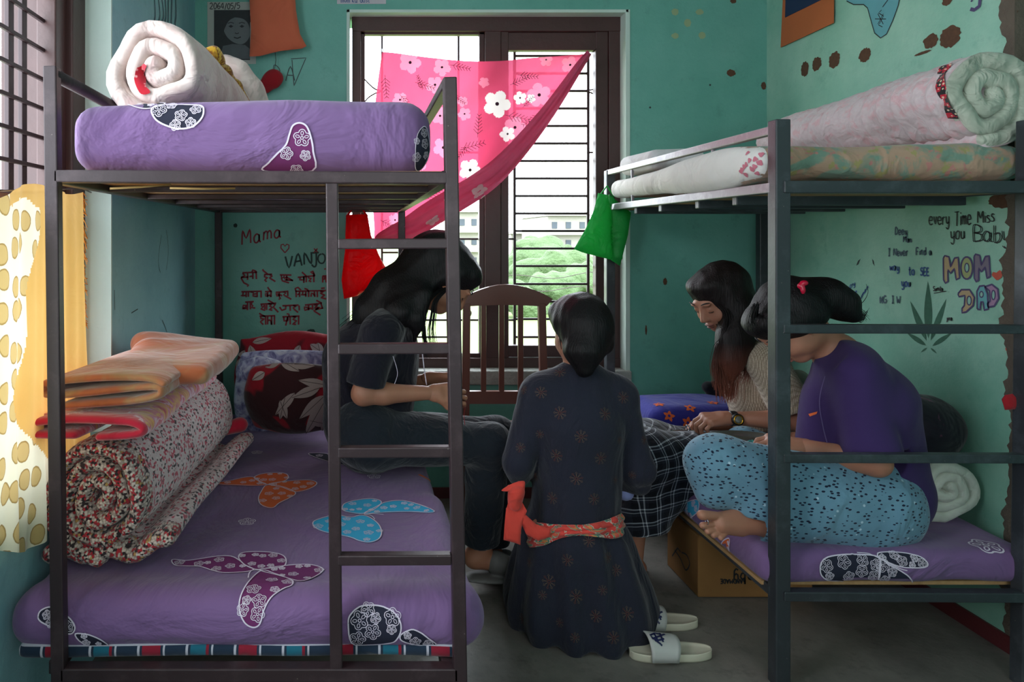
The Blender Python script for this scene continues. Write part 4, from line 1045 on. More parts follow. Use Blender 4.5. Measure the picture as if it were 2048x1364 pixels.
for x, y, a, L in ((845, 180, -1.9, 30), (830, 165, .3, 40), (955, 275, -1.5, 45), (905, 190, .6, 30), (1010, 230, .2, 50), (1045, 215, -.8, 30), (935, 290, 2.2, 35), (1020, 170, -.4, 40), (770, 150, 1.5, 45), (900, 130, .2, 40), (1035, 150, .1, 40), (1080, 230, 2.6, 40), (760, 440, .5, 35), (920, 300, -.3, 50), (800, 190, .8, 30), (700+80, 380, 1.2, 40), (850, 400, -.5, 40)): spray(mb, sf, x, y, a, L)
cen = np.array([p.center[:] for p in pc.data.polygons])+np.array(pc.location); gx = CX+F*cen[:, 0]/cen[:, 1]; gy = CY+F*(H-cen[:, 2])/cen[:, 1]; mi_ = np.zeros(len(cen), np.int32)
pc.data.materials.append(MT['pk_white']); pc.data.materials.append(MT['pk_pink'])     # woven-in flowers: faces of the cloth itself
for x, y, r, sl_, a0 in fl_list:
    a_ = np.arctan2(gy-y, gx-x); mi_[np.hypot(gx-x, gy-y) < r*(.62+.38*np.abs(np.cos(2.5*(a_-a0)))**.6)] = 1+sl_
pc.data.polygons.foreach_set('material_index', mi_)
append_print(pc, mb, [MT['pk_white'], MT['pk_pink'], MT['pk_dark']])
sf = Surf(hm); mb = MB()
for x, y, r, s_ in ((1010, 268, .028, 0), (940, 345, .04, 0), (960, 385, .04, 0), (865, 440, .035, 0), (1080, 215, .02, 1), (1050, 250, .022, 1), (900, 395, .03, 0)): pflower(x, y, r, s_, False)
append_print(hm, mb, [MT['pk_white'], MT['pk_pink'], MT['pk_dark']])
for q_ in ([P(764, 104, YC), P(764, 98, YW+.08)], [P(1182, 107, YC), P(1192, 98, YW-.02)]): mb = MB(); mb.tube(q_, .002, 5); mb.build('tie', MT['bar'], pc)

def plastic(name, c1, tr=.5):
    return pattern_cloth(name, lambda t: t.mix(t.noise(5, 3), c1, tuple(min(1, x*1.3) for x in c1[:3])+(1,)), .3, tr, fold=.5, fscale=12, weave=0, sheen=0)
MT['red_bag'] = plastic('thin_red_plastic', srgb(206, 20, 30), .6); MT['green_bag'] = plastic('thin_green_plastic', srgb(44, 150, 74), .5)
MT['orange_bag'] = pattern_cloth('orange_nonwoven', lambda t: t.mix(t.noise(4, 3), srgb(176, 82, 56), srgb(204, 106, 76)), .8, fold=.5, fscale=5)
mb = MB(); inflate(mb, [(692, 430), (735, 428), (742, 470), (758, 510), (774, 540), (768, 556), (738, 575), (715, 592), (688, 598), (683, 560), (690, 500)], 3.42, .04, 6, 26, .012, 5)
rb = mb.build('plastic_bag', MT['red_bag'], None, True); tag(rb, 'thin red plastic bag hanging behind the bunk ladder by the window', 'bag')
mb = MB(); mb.tube([P(694, 432, 3.42), P(715, 405, 3.44), P(733, 430, 3.42)], .005, 6); mb.build('handle', MT['red_bag'], rb, True)
mb = MB(); inflate(mb, [(1196, 386), (1216, 390), (1222, 420), (1225, 520), (1200, 514), (1165, 505), (1148, 498), (1170, 460), (1188, 420)], 3.42, .03, 6, 22, .010, 6)
inflate(mb, [(1218, 388), (1262, 425), (1256, 470), (1240, 532), (1222, 520), (1216, 470)], 3.44, .03, 6, 22, .010, 7)
gb = mb.build('plastic_bag', MT['green_bag'], None, True); see_through(MT['green_bag'], .05, (.5, 1, .6, 1)); tag(gb, 'thin green plastic bag hung from the far post of the right bunk', 'bag')
mb = MB(); mb.tube([P(1200, 390, 3.42), P(1214, 372, 3.44), P(1228, 394, 3.44)], .004, 6); mb.build('handle', MT['green_bag'], gb, True)
mb = MB(); inflate(mb, [(497, -40), (588, -40), (592, 20), (600, 68), (613, 92), (604, 97), (560, 102), (520, 112), (499, 113), (502, 60)], 3.52, .02, 7, 16, .010, 8)
ob = mb.build('cloth_bag', MT['orange_bag'], None, True); tag(ob, 'orange-brown cloth bag hanging on the back wall over the portrait poster', 'bag')
mb = MB(); s = SDF(); s.ell(P(546, 158, 3.55), (.055, .03, .05), None, .02).ell(P(532, 172, 3.56), (.035, .02, .04), None, .02)
o = sdf_obj(s, .006, 'hanging_trinket', MT['red_cloth'], None, folds(.006, 50, 3)); tag(o, 'small dark red hanging bundle on the back wall below the orange bag', 'bag')
mb = MB(); mb.tube([P(548, 146, 3.55), P(552, 120, 3.57), P(549, 95, 3.58)], .0015, 5); mb.build('string', MT['bar'], o)
# ---------------------------------------------------------------- people
def skin_mat(name, col):
    t = NT(name); n = t.noise(14, 4); c2 = tuple(x*.82 for x in col[:3])+(1,)
    t.set('Base Color', t.mix(n, c2, col)); t.set('Roughness', .5); t.set('Subsurface Weight', .12)
    t.b.inputs['Subsurface Radius'].default_value = (.02, .008, .004); t.b.inputs['Subsurface Scale'].default_value = .3
    t.bump(t.noise(260, 2), .12, .002); return t.m
MT['skin'] = skin_mat('brown_skin', srgb(172, 118, 92)); MT['skin2'] = skin_mat('warm_brown_skin', srgb(178, 122, 98))
MT['lip'] = plain('lips', srgb(128, 74, 64), .5); MT['lash'] = plain('dark_lashes', srgb(22, 16, 16), .7); MT['nail'] = plain('nails', srgb(214, 160, 146), .35)
def hair_mat(name, col, tip=None):
    t = NT(name); n = t.noise(60, 4, t.map((1, 1, .12))); g = t.noise(220, 3, t.map((1, 1, .08)))
    c = t.mix(n, tuple(x*.5 for x in col[:3])+(1,), col)
    if tip:
        s = t.node('ShaderNodeSeparateXYZ', {0: t.tc.outputs['Object']})
        f = t.ramp(t.math('MULTIPLY_ADD', s.outputs[2], -tip[1], tip[2]), [(0, K_), (1, W_)]); c = t.mix(f, c, tip[0])
    t.set('Base Color', c); t.set('Roughness', .5); t.set('Specular IOR Level', .25)
    t.bump(g, .6, .006); return t.m
MT['hair'] = hair_mat('black_hair', srgb(20, 17, 19))
def basis(f, up=(0, 0, 1)):
    f = Vector(f).normalized(); r = f.cross(Vector(up)).normalized(); u = r.cross(f); return f, u, r
def head(s, c, f, u0=(0, 0, 1), sc=1.0, face=True):
    f, u, r = basis(f, u0); M = np.array([r[:], f[:], u[:]]); c = Vector(c)
    L = lambda x, y, z: c+(r*x+f*y+u*z)*sc
    e = lambda x, y, z, rr_, k=.012, mode='u': s.ell(L(x, y, z), tuple(q*sc for q in rr_), M, k, mode)
    e(0, -.012, .035, (.074, .092, .080), .02); e(0, .028, -.018, (.060, .064, .082), .03)
    e(0, .052, -.084, (.030, .028, .022), .03)
    for sx in (-1, 1):
        e(sx*.036, .050, -.030, (.026, .030, .026), .025)          # cheeks
        e(sx*.047, .010, -.055, (.018, .038, .026), .025)          # jaw
        e(sx*.074, -.004, -.006, (.009, .019, .030), .006); e(sx*.079, .000, -.004, (.006, .009, .016), .004, 's')
    if face:
        for sx in (-1, 1):
            e(sx*.030, .096, .014, (.017, .013, .011), .012, 's'); e(sx*.030, .076, .010, (.0145, .0145, .0125), .004)
            e(sx*.030, .084, .033, (.020, .010, .006), .012)
        s.rc(L(0, .086, .018), L(0, .107, -.024), .007*sc, .011*sc, .012)
        for sx in (-1, 1): e(sx*.011, .098, -.029, (.008, .009, .007), .006)
        e(0, .088, -.052, (.021, .011, .0055), .005); e(0, .087, -.063, (.017, .010, .006), .005); e(0, .098, -.0575, (.020, .006, .0015), .003, 's')
    return L, M
def face_marks(L, c, par):
    """lips, lashes and eyebrows as child pieces"""
    def bit(name, mat, cs, rr_, M):
        for i, p in enumerate(cs):
            s = SDF(); s.ell(p, rr_, M, .002); V, Q = s.mesh(.0016); link_mesh(name, V, Q, mat, par, None, True)
    f = (L(0, 1, 0)-L(0, 0, 0)).normalized(); u = (L(0, 0, 1)-L(0, 0, 0)).normalized(); r = (L(1, 0, 0)-L(0, 0, 0)).normalized()
    M = np.array([r[:], f[:], u[:]])
    s = SDF(); s.ell(L(0, .0905, -.0525), (.0215, .0100, .0045), M, .003).ell(L(0, .0895, -.063), (.0165, .0098, .0052), M, .003)
    V, Q = s.mesh(.0018); link_mesh('lips', V, Q, MT['lip'], par, None, True)
    for sx in (-1, 1):
        mb = MB(); mb.tube([L(sx*(.030+.016*math.cos(a)), .0885-.006*abs(math.cos(a)), .004-.004*math.sin(a)) for a in [PI*i/8 for i in range(9)]], .0013, 5); mb.build('eyelashes', MT['lash'], par, True)
        mb = MB(); mb.tube([L(sx*(.014+.036*i/8), .0945-.011*(i/8)**2, .037+.006*math.sin(PI*.7*i/8)) for i in range(9)], [.001+.0018*math.sin(PI*(i+.5)/9.5) for i in range(9)], 5); mb.build('eyebrow', MT['lash'], par, True)
def hand(s, w, d, pn, side=1, curl=(.5, .7, .5), spread=.12, sc=1.0, thumb=(.5, .6), pinch=0, nails=None):
    """hand from wrist w, direction d, palm facing pn; side +1 puts the thumb on +cross(d, pn)"""
    w = Vector(w); d = Vector(d).normalized(); pn = Vector(pn); pn = (pn-d*pn.dot(d)).normalized(); t = d.cross(pn).normalized()*side
    Lp = .085*sc
    bases = []
    for i, (lat, ln, r) in enumerate(((.030, .072, .0082), (.010, .080, .0085), (-.010, .075, .0082), (-.029, .060, .0072))):
        b = w+d*(Lp-abs(lat)*.25*sc)+t*lat*sc; bases.append(b)
        s.rc(w+t*lat*.55*sc, b, .0150*sc, .0125*sc, .012)
        ang = lat*spread*18; dirv = (d*math.cos(ang)+t*math.sin(ang)).normalized(); p = b
        cur = 0; seg = (ln*.46, ln*.30, ln*.24)
        for j in range(3):
            cur += curl[j]*(1+.10*i if not pinch or i > 0 else 1.05)
            q = p+(dirv*math.cos(cur)+pn*math.sin(cur))*seg[j]*sc
            s.rc(p, q, r*sc*(1-.06*j), r*sc*(.94-.08*j), .0035); p = q
        if nails is not None: nails.append((p-(dirv*math.cos(cur)+pn*math.sin(cur))*.003*sc-(pn*math.cos(cur)-dirv*math.sin(cur))*r*sc*.62, (dirv*math.cos(cur)+pn*math.sin(cur)), t))
    b = w+d*.022*sc+t*.022*sc; m1 = b+(d*.7+t*.62+pn*.35).normalized()*.036*sc
    a = thumb[0]; m2 = m1+(d*.85+t*(.45-a*.5)+pn*(.3+a*.5)).normalized()*.032*sc; a = thumb[1]; m3 = m2+(d*.85-t*a*.35+pn*(.25+a*.5)).normalized()*.026*sc
    s.rc(b, m1, .0135*sc, .0115*sc, .010).rc(m1, m2, .0105*sc, .0095*sc, .004).rc(m2, m3, .0095*sc, .0075*sc, .004)
    return m3
def lerp(a, b, t): return Vector(a)+(Vector(b)-Vector(a))*t
def strand(mb, pts, r0, r1, n=4):
    q = catmull([Vector(p) for p in pts], 5); m = len(q); mb.tube(q, [r0+(r1-r0)*i/(m-1) for i in range(m)], n, True)
def locks(mb, paths, n, sp, r0, r1, seed):
    """paths: list of guide polylines; n hairs spread round each guide"""
    rr = random.Random(seed)
    for g in paths:
        for _ in range(n):
            o = Vector((rr.gauss(0, 1), rr.gauss(0, 1), rr.gauss(0, .5)))*sp; e = Vector((rr.gauss(0, 1), rr.gauss(0, 1), rr.gauss(0, 1)))*sp
            k = rr.uniform(.8, 1.12); pts = [Vector(p)+o*(.35+.65*i/len(g))+e*(i/len(g))**2 for i, p in enumerate(g)]
            pts[-1] = pts[-2]+(pts[-1]-pts[-2])*k; strand(mb, pts, r0*rr.uniform(.7, 1.2), r1)
def grooved(s, h, mat, parent, dirs, amp=.004, fr=230, name='hair', label=None, extra=None):
    d = Vector(dirs).normalized(); a = d.cross(Vector((0, 1, .3))).normalized(); b = d.cross(a)
    f2 = folds(.004, 22, 31)
    def disp(X, Y, Z):
        u = a.x*X+a.y*Y+a.z*Z; v = b.x*X+b.y*Y+b.z*Z; w = d.x*X+d.y*Y+d.z*Z
        return amp*.45*(np.sin(u*fr*.6+3*np.sin(w*6+v*9))+np.sin(v*fr*.7+2.5*np.sin(w*7+u*8)))*.5+f2(X, Y, Z)
    return sdf_obj(s, h, name, mat, parent, disp, label, 1)

# ======== person A: dark T-shirt, on the edge of the left bed
A = empty('person', 'person in dark t-shirt and jeans seated on the left bed, head bowed over their hands', 'person', P(740, 900, 2.62))
hc = P(893, 563, 2.62); fA = (.64, -.10, -.77); uA = (.77, 0, .64)
hipN, hipF = P(735, 868, 2.50), P(735, 868, 2.74); kN, kF = P(976, 890, 2.60), P(992, 878, 2.79); aN, aF = P(962, 1098, 2.66), P(982, 1096, 2.80)
shN, shF = P(762, 668, 2.45), P(800, 660, 2.80); elN, elF = P(726, 788, 2.42), P(790, 780, 2.82); wrN, wrF = P(862, 786, 2.46), P(862, 757, 2.72)
neck = P(800, 628, 2.62); chest = P(762, 705, 2.62); waist = P(752, 790, 2.62); pel = P(735, 860, 2.62)
s = SDF(); L, M_ = head(s, hc, fA, uA)
s.rc(neck, L(0, -.02, -.04), .052, .050, .03).rc(chest, neck, .11, .05, .05).rc(chest, waist, .115, .10, .05).rc(waist, pel, .10, .12, .05)
for a, b, c in ((shN, elN, wrN), (shF, elF, wrF)):
    s.rc(neck, a, .05, .045, .04).rc(a, b, .044, .038, .03).rc(b, lerp(b, c, .3), .037, .036, .02).rc(lerp(b, c, .3), c, .036, .0235, .02)
for a, b, c in ((hipN, kN, aN), (hipF, kF, aF)):
    s.rc(a, b, .08, .055, .04).rc(b, lerp(b, c, .35), .05, .048, .03).rc(lerp(b, c, .35), c, .048, .034, .02)
    s.rc(c, c+Vector((-.03, 0, -.03)), .036, .036, .02).rc(c+Vector((-.02, 0, -.035)), c+Vector((.13, -.02, -.055)), .036, .026, .02)
s2 = SDF(); n1 = hand(s2, wrN+Vector((.012, 0, 0)), (1, .15, -.05), (0, .9, -.45), -1, (.45, .8, .5)); s2.rc(wrN-Vector((.02, 0, 0)), wrN+Vector((.02, 0, 0)), .0235, .021, .015)
n2 = hand(s2, wrF+Vector((.005, 0, 0)), (.9, -.5, .0), (-.1, -.7, -.6), 1, (.6, .8, .5)); s2.rc(wrF-Vector((.015, -.004, 0)), wrF+Vector((.015, -.004, 0)), .0235, .021, .015)
skinA = sdf_obj(s, .0065, 'body', MT['skin'], A, None, None, 1, [s2.mesh(.0032)])
face_marks(L, hc, A)
s = SDF(); s.rc(chest, lerp(chest, neck, .72), .135, .075, .06).rc(chest, waist, .140, .128, .07).rc(waist, pel, .130, .150, .06)
s.rc(P(700, 720, 2.62), P(712, 830, 2.62), .10, .11, .08)
for a, b, k in ((shN, elN, 1), (shF, elF, .8)): s.rc(lerp(neck, a, .45), a, .065, .062, .05).rc(a, lerp(a, b, .86), .062, .064, .05).cut(lerp(a, b, .84), Vector(b)-Vector(a)+Vector((.02, 0, 0)), .1)
s.cut(P(835, 612, 2.62), (.75, 0, .6), .13)
fd = folds(.010, 15, 11, (1, 1, .5)); sh = sdf_obj(s, .0065, 'tshirt', fabric('navy_black_jersey', srgb(24, 24, 36), .9, .5, fscale=9), A, fd)
s = SDF()
for a, b, c in ((hipN, kN, aN), (hipF, kF, aF)): s.rc(a, b, .105, .077, .06).rc(b, lerp(b, c, .3), .076, .072, .04).rc(lerp(b, c, .3), lerp(b, c, .98), .070, .066, .03).cut(lerp(b, c, .93), Vector(c)-Vector(b), .12)
s.rc(hipN, hipF, .12, .12, .06)
sdf_obj(s, .0075, 'jeans', fabric('charcoal_denim', srgb(26, 33, 42), .8, .45, fscale=12), A, folds(.007, 18, 12))
s = SDF(); M0 = M_
s.ell(L(0, -.022, .045), (.088, .104, .088), M0, .03).ell(L(0, .035, .086), (.070, .050, .032), M0, .03)
s.rc(L(0, -.09, .05), L(0, -.11, -.02), .075, .07, .05)
for sx in (-1, 1): s.rc(L(sx*.07, .0, .05), L(sx*.066, -.03, -.04), .022, .03, .03)
back = [L(0, -.11, .02), P(826, 558, 2.62), P(785, 585, 2.60), P(748, 625, 2.60), P(722, 665, 2.6)]
s.chain(back, [.085, .080, .078, .066, .03], .05)
s.rc(L(0, -.07, -.04), P(800, 625, 2.5), .06, .06, .04).rc(P(850, 590, 2.5), P(835, 650, 2.48), .03, .02, .04).rc(P(835, 640, 2.48), P(828, 690, 2.5), .022, .008, .03)
hA = grooved(s, .006, MT['hair'], A, (-.75, 0, -.65))
mb = MB(); locks(mb, [[L(.0, -.11, .05), P(815, 545, 2.6), P(765, 580, 2.6), P(728, 625, 2.6), P(700, 655, 2.6)]], 90, .02, .0016, .0005, 1)
locks(mb, [[L(.06, .02, .0), P(872, 600, 2.5), P(866, 630, 2.5), P(862, 665, 2.5), P(868, 700, 2.52)], [L(.06, .01, -.02), P(850, 610, 2.48), P(848, 660, 2.48), P(852, 690, 2.5), P(856, 712, 2.5)]], 45, .009, .0014, .0004, 2)
locks(mb, [[L(.02, -.1, .08), P(850, 525, 2.6), P(800, 550, 2.6), P(755, 575, 2.6), P(738, 590, 2.6)]], 30, .012, .0012, .0004, 3)
mb.build('loose_strands', MT['hair'], hA, True)
s = SDF(); s.rc(P(825, 517, 2.6), P(832, 522, 2.6), .011, .013, .01); sdf_obj(s, .004, 'hair_tie', MT['lash'], A)
mb = MB()                                             # white piping of the open overshirt
strand(mb, [P(843, 690, 2.5), P(848, 735, 2.49), P(853, 770, 2.49)], .0025, .002); mb.build('drawstring', MT['white_print'], A, True); mb = MB(); strand(mb, [P(786, 712, 2.41), P(795, 745, 2.40), P(789, 768, 2.40)], .0012, .001)
mb.build("drawstring", MT["white_print"], A, True)
MT['sandal'] = plain('grey_sandal', srgb(120, 118, 116), .6)
for c in (aN, aF):
    s = SDF(); q = c+Vector((.055, -.01, -.045)); s.rc(q+Vector((-.0, 0, 0)), q+Vector((.03, -.005, -.008)), .042, .038, .01); s.ell(c+Vector((.05, -.01, -.10)), (.14, .05, .014), None, .01)
    sdf_obj(s, .006, 'sandal', MT['sandal'], A)
def thread_obj(pts, label, mat=None, r=.0012, cat='thread', par=None, name='thread'):
    mb = MB(); strand(mb, pts, r, r, 5); o = mb.build(name, mat or MT['red_cloth'], par, True)
    if par is None: tag(o, label, cat)
    return o
thread_obj([n1, P(932, 800, 2.5), P(928, 830, 2.5), P(930, 850, 2.5)], 'thin red thread dangling from hands of the person in dark t-shirt')

# ======== person B: kneeling, seen from behind
B = empty('person', 'person in navy kurta and red waist scarf kneeling on the floor, back turned', 'person', P(1150, 1290, 2.42))
YB_ = 2.44
hc = P(1157, 664, 2.46); fB = (-.20, .93, -.30); hx = hc.x
neck = P(1158, 765, YB_); chest = P(1155, 850, YB_); waist = P(1155, 965, YB_); pel = P(1148, 1050, YB_)
shL, shR = P(1082, 795, YB_), P(1234, 800, YB_); elL, elR = P(1034, 925, YB_-.02), P(1276, 940, YB_-.02); wrL, wrR = P(1072, 930, YB_+.22), P(1236, 975, YB_+.10)
s = SDF(); L, M_ = head(s, hc, fB)
s.rc(neck+Vector((0, 0, .0)), L(0, -.01, -.05), .053, .050, .03).rc(chest, neck, .11, .05, .05).rc(chest, waist, .11, .10, .05).rc(waist, pel, .10, .14, .05)
for a, b, c in ((shL, elL, wrL), (shR, elR, wrR)): s.rc(neck, a, .05, .045, .04).rc(a, b, .044, .038, .03).rc(b, c, .037, .0235, .02)
for sx in (-1, 1):
    hp = pel+Vector((sx*.08, 0, -.02)); kn = Vector((pel.x+sx*.10, YB_+.12, .075)); an = Vector((pel.x+sx*.08, YB_-.07, .07))
    s.rc(hp, kn, .085, .06, .03).rc(kn, an, .055, .04, .02).rc(an, an+Vector((0, -.02, -.02)), .034, .028, .02)
s2 = SDF(); hand(s2, wrL, (.3, .9, .1), (.8, -.2, -.5), 1, (.6, .8, .5)); hand(s2, wrR, (-.5, .8, .1), (-.8, -.3, -.4), -1, (.6, .8, .5))
sdf_obj(s, .0065, 'body', MT['skin2'], B, None, None, 1, [s2.mesh(.0035)])
def kurta_mat():
    t = NT('navy_kurta_cotton'); n = t.noise(6, 4); t.set('Base Color', t.mix(n, srgb(12, 15, 32), srgb(20, 24, 46))); t.set('Roughness', .85); t.set('Sheen Weight', .15)
    t.bump(t.math('ADD', t.noise(9, 3, t.map((1, 1, .5)), .5, .8), t.math('MULTIPLY', t.noise(300, 2), .05)), .6, .04); return t.m
MT['kurta'] = kurta_mat()
s = SDF(); s.rc(chest, lerp(chest, neck, .62), .128, .10, .07).rc(chest+Vector((-.025, 0, 0)), waist+Vector((-.015, 0, 0)), .118, .108, .08).rc(chest+Vector((.025, 0, 0)), waist+Vector((.015, 0, 0)), .118, .108, .08).rc(waist, pel+Vector((0, 0, -.02)), .118, .155, .09)
s.rc(shL+Vector((.0, 0, .006)), shR+Vector((.0, 0, .006)), .066, .066, .06).rc(P(1092, 778, YB_), P(1158, 757, YB_), .052, .055, .05).rc(P(1224, 780, YB_), P(1158, 757, YB_), .052, .055, .05)
s.ell(P(1158, 745, YB_), (.072, .062, .035), None, .02)
for a, b, c in ((shL, elL, wrL), (shR, elR, wrR)): s.rc(a, lerp(a, b, .3), .068, .064, .04).rc(lerp(a, b, .3), b, .064, .056, .012).rc(b, lerp(b, c, .8), .058, .048, .012)
s.rc(P(1036, 900, YB_), P(1038, 945, YB_-.01), .04, .045, .012).rc(P(1280, 920, YB_), P(1278, 968, YB_), .04, .045, .012)
# skirt of the kurta
for i in range(7):
    t = i/6; zc = pel.z-.03+(.02-pel.z+.03)*t; rx = .165+.06*t**.8; ry = .150+.07*t
    s.ell((pel.x+.012+.02*t, YB_+.0+.02*t, zc), (rx, ry, .07), None, .06)
s.rc((pel.x-.02, YB_, .05), (pel.x+.06, YB_, .05), .16, .16, .1)
s.cut((pel.x, YB_, .004), (0, 0, -1), .5)
fk = folds(.010, 11, 21, (1.4, 1.2, .35)); fk2 = folds(.006, 28, 22, (1.2, 1, .4))
kB = sdf_obj(s, .0075, 'kurta', MT['kurta'], B, lambda X, Y, Z: fk(X, Y, Z)*np.clip(1.15-Z, .3, 1)+fk2(X, Y, Z)+.010*np.sin(np.arctan2(Y-YB_, X-pel.x)*11+Z*4)*np.clip(.55-Z, 0, .5)*2)
MT['gold_dim'] = plain('dull_gold_motif', srgb(96, 80, 68), .85); MT['rust_dim'] = plain('rust_motif', srgb(92, 52, 46), .85)
sf = Surf(kB); mb = MB(); rr = random.Random(2)
spots_ = [(1120, 745, 12), (1048, 780, 9), (1082, 785, 12), (1246, 795, 12), (1120, 826, 13), (1210, 828, 13), (1162, 873, 13), (1080, 868, 9), (1020, 850, 6), (1238, 880, 8), (1113, 911, 13), (1201, 916, 13), (1041, 895, 10), (1288, 880, 9), (1072, 953, 10), (1153, 957, 13), (1105, 996, 12), (1188, 998, 12), (1230, 960, 8), (1178, 1082, 12), (1135, 1120, 12), (1215, 1115, 11), (1060, 1125, 10), (1232, 1140, 12), (1098, 1163, 14), (1152, 1193, 14), (1205, 1180, 10), (1085, 1190, 9), (1046, 1238, 11), (1120, 1245, 9), (1192, 1232, 12), (1254, 1227, 14), (1150, 1275, 10), (1227, 1275, 13), (1264, 950, 8)]
for x, y, r in spots_:
    p, n = sf.ray(x, y)
    if p is None: continue
    T = Vector((1, 0, 0)); T = (T-n*T.dot(n)).normalized(); Bv = n.cross(T); R = r*p.y/F
    def pt(a, q): 
        l, nn = sf.near(p+T*math.cos(a)*q+Bv*math.sin(a)*q); return l, (nn if nn.dot(n) > 0 else -nn)
    for k in range(9):
        a = 2*PI*k/9+.2; mb.cur = 0 if k % 3 else 1
        l = [pt(a, R*q) for q in (.3, .55, .8)]; ribbon(mb, [z[0] for z in l], [z[1] for z in l], R*.11, .002)
        l = [pt(a+d_, R*q) for d_, q in ((-.22, .80), (0, 1.0), (.22, .80))]; ribbon(mb, [z[0] for z in l], [z[1] for z in l], R*.07, .002)
    l = [pt(2*PI*k/8, R*.2) for k in range(9)]; mb.cur = 1; ribbon(mb, [z[0] for z in l], [z[1] for z in l], R*.12, .002)
append_print(kB, mb, [MT['gold_dim'], MT['rust_dim']])
# hair with low plait
s = SDF(); s.ell(L(0, -.022, .042), (.090, .106, .092), M_, .03).ell(L(0, .03, .078), (.078, .062, .050), M_, .03)
for sx in (-1, 1): s.rc(L(sx*.066, -.01, .03), L(sx*.050, -.06, -.055), .028, .030, .03)
s.rc(L(0, -.07, .0), P(1168, 700, YB_-.07), .080, .062, .04).rc(P(1168, 705, YB_-.08), P(1170, 738, YB_-.09), .056, .030, .03)
pl = [P(1168+2*math.sin(i), 752+i*10, YB_-.108-.010*math.sin(i*.4)) for i in range(9)]
for i, p in enumerate(pl):
    for sx in (-1, 1): pass
hB = grooved(s, .0055, MT['hair'], B, (.05, -.3, -.95))
for g_ in ([L(-.07, -.02, .0), L(-.085, -.02, -.03), L(-.09, -.03, -.06)], [L(.075, -.02, -.0), L(.09, -.02, -.02), L(.10, -.03, -.03)], [L(.0, .0, .12), L(.01, -.05, .128), L(.02, -.09, .11)]):
    mb = MB(); locks(mb, [g_], 14, .008, .0007, .0003, 4); mb.build('loose_strands', MT['hair'], hB, True)
# scarf
def scarf_fn(t):
    n = t.noise(13, 3, t.map((1, 1, 1.8)), .5, 1.8); return t.ramp(n, [(.36, srgb(214, 74, 64)), (.47, srgb(202, 60, 56)), (.475, srgb(214, 200, 180)), (.52, srgb(70, 70, 66)), (.54, srgb(40, 150, 130)), (.585, srgb(206, 130, 70)), (.62, srgb(206, 84, 72))])
MT['scarf'] = pattern_cloth('patterned_coral_scarf', scarf_fn, .85, fold=.5); MT['coral'] = fabric('coral_cotton', srgb(222, 74, 62), .85, .5)
sk = Surf(kB)
def scf(u, v):
    x = 1062+u*180; y = 1042+26*math.sin(u*PI*.9+.25)*0+v*46*(.75+.25*math.cos(u*6))+(6 if u < .5 else 6-22*(u-.5)**2*4)
    p, n = sk.ray(min(x, 1240), y)
    if p is None: p = P(x, y, YB_); n = Vector((0, -1, 0))
    return p+n*(.006+.007*math.sin(v*PI)+.004*math.sin(v*17+u*5))
V, Fc = grid_from(scf, 60, 16); mb = MB(); mb.add(V, Fc); sc_ = mb.build('waist_scarf', MT['scarf'], B, True)
md = sc_.modifiers.new('thick', 'SOLIDIFY'); md.thickness = .004
yk = min(v[1] for v in V)+.04
mb = MB()
inflate(mb, [(1010, 975), (1030, 965), (1048, 962), (1050, 972), (1046, 988), (1030, 984), (1004, 982)], yk-.0, .012, 4, 8, .004, 2, True)
mb.build('scarf_end', MT['coral'], sc_, True)
s = SDF(); s.ell(P(1032, 985, yk), (.024, .022, .022), None, .01).rc(P(1032, 985, yk), P(1030, 1010, yk), .02, .022, .02); sdf_obj(s, .004, 'knot', MT['coral'], sc_, folds(.004, 70, 2))
mb = MB(); inflate(mb, [(1018, 1000), (1040, 996), (1054, 1022), (1046, 1042), (1042, 1060), (1041, 1090), (1024, 1084), (1007, 1080), (1009, 1050), (1012, 1020)], yk-.005, .009, 4, 8, .014, 4); mb.build('scarf_end', MT['coral'], sc_, True)
mb = MB(); inflate(mb, [(1040, 1022), (1052, 1030), (1072, 1048), (1102, 1058), (1100, 1074), (1076, 1082), (1052, 1068), (1042, 1045)], yk-.0, .011, 4, 10, .012, 6); mb.build('scarf_end', MT['coral'], sc_, True)
s = SDF(); s.rc(wrR+Vector((.0, -.06, .01)), wrR+Vector((-.01, -.02, .0)), .030, .028, .01); sdf_obj(s, .005, 'shirt_cuff', fabric('lilac_cuff', srgb(150, 160, 214), .8), B, folds(.004, 60, 2))

# ======== person C: cream sweater, plaid skirt, wristwatch
C_ = empty('person', 'person with long hair, cream knit top, plaid skirt and wristwatch on the right bed', 'person', P(1550, 930, 2.82))
YC_ = 2.82
hc = P(1437, 600, YC_-.04); fC = (-.80, -.30, -.52); uC = (-.45, -.1, .88)
neck = P(1503, 690, YC_); chest = P(1528, 775, YC_); waist = P(1548, 850, YC_); pel = P(1565, 905, YC_)
shN, shF = P(1530, 722, YC_-.16), P(1512, 712, YC_+.15); elN, elF = P(1598, 842, YC_-.22), P(1500, 850, YC_+.15); wrN, wrF = P(1458, 836, YC_-.17), P(1410, 850, YC_+.02)
hipN, hipF = P(1560, 925, YC_-.09), P(1560, 925, YC_+.10); kN, kF = P(1275, 915, 2.66), P(1290, 900, 2.92); aN, aF = P(1266, 1150, 2.66), P(1262, 1120, 2.82)
s = SDF(); L, M_ = head(s, hc, fC, uC, 1.02)
s.rc(neck, L(0, -.02, -.05), .050, .048, .03).rc(chest, neck, .10, .05, .05).rc(chest, waist, .105, .10, .05).rc(waist, pel, .10, .12, .05)
for a, b, c in ((shN, elN, wrN), (shF, elF, wrF)): s.rc(neck, a, .05, .042, .04).rc(a, b, .042, .036, .03).rc(b, lerp(b, c, .3), .037, .036, .02).rc(lerp(b, c, .3), c, .036, .0225, .02)
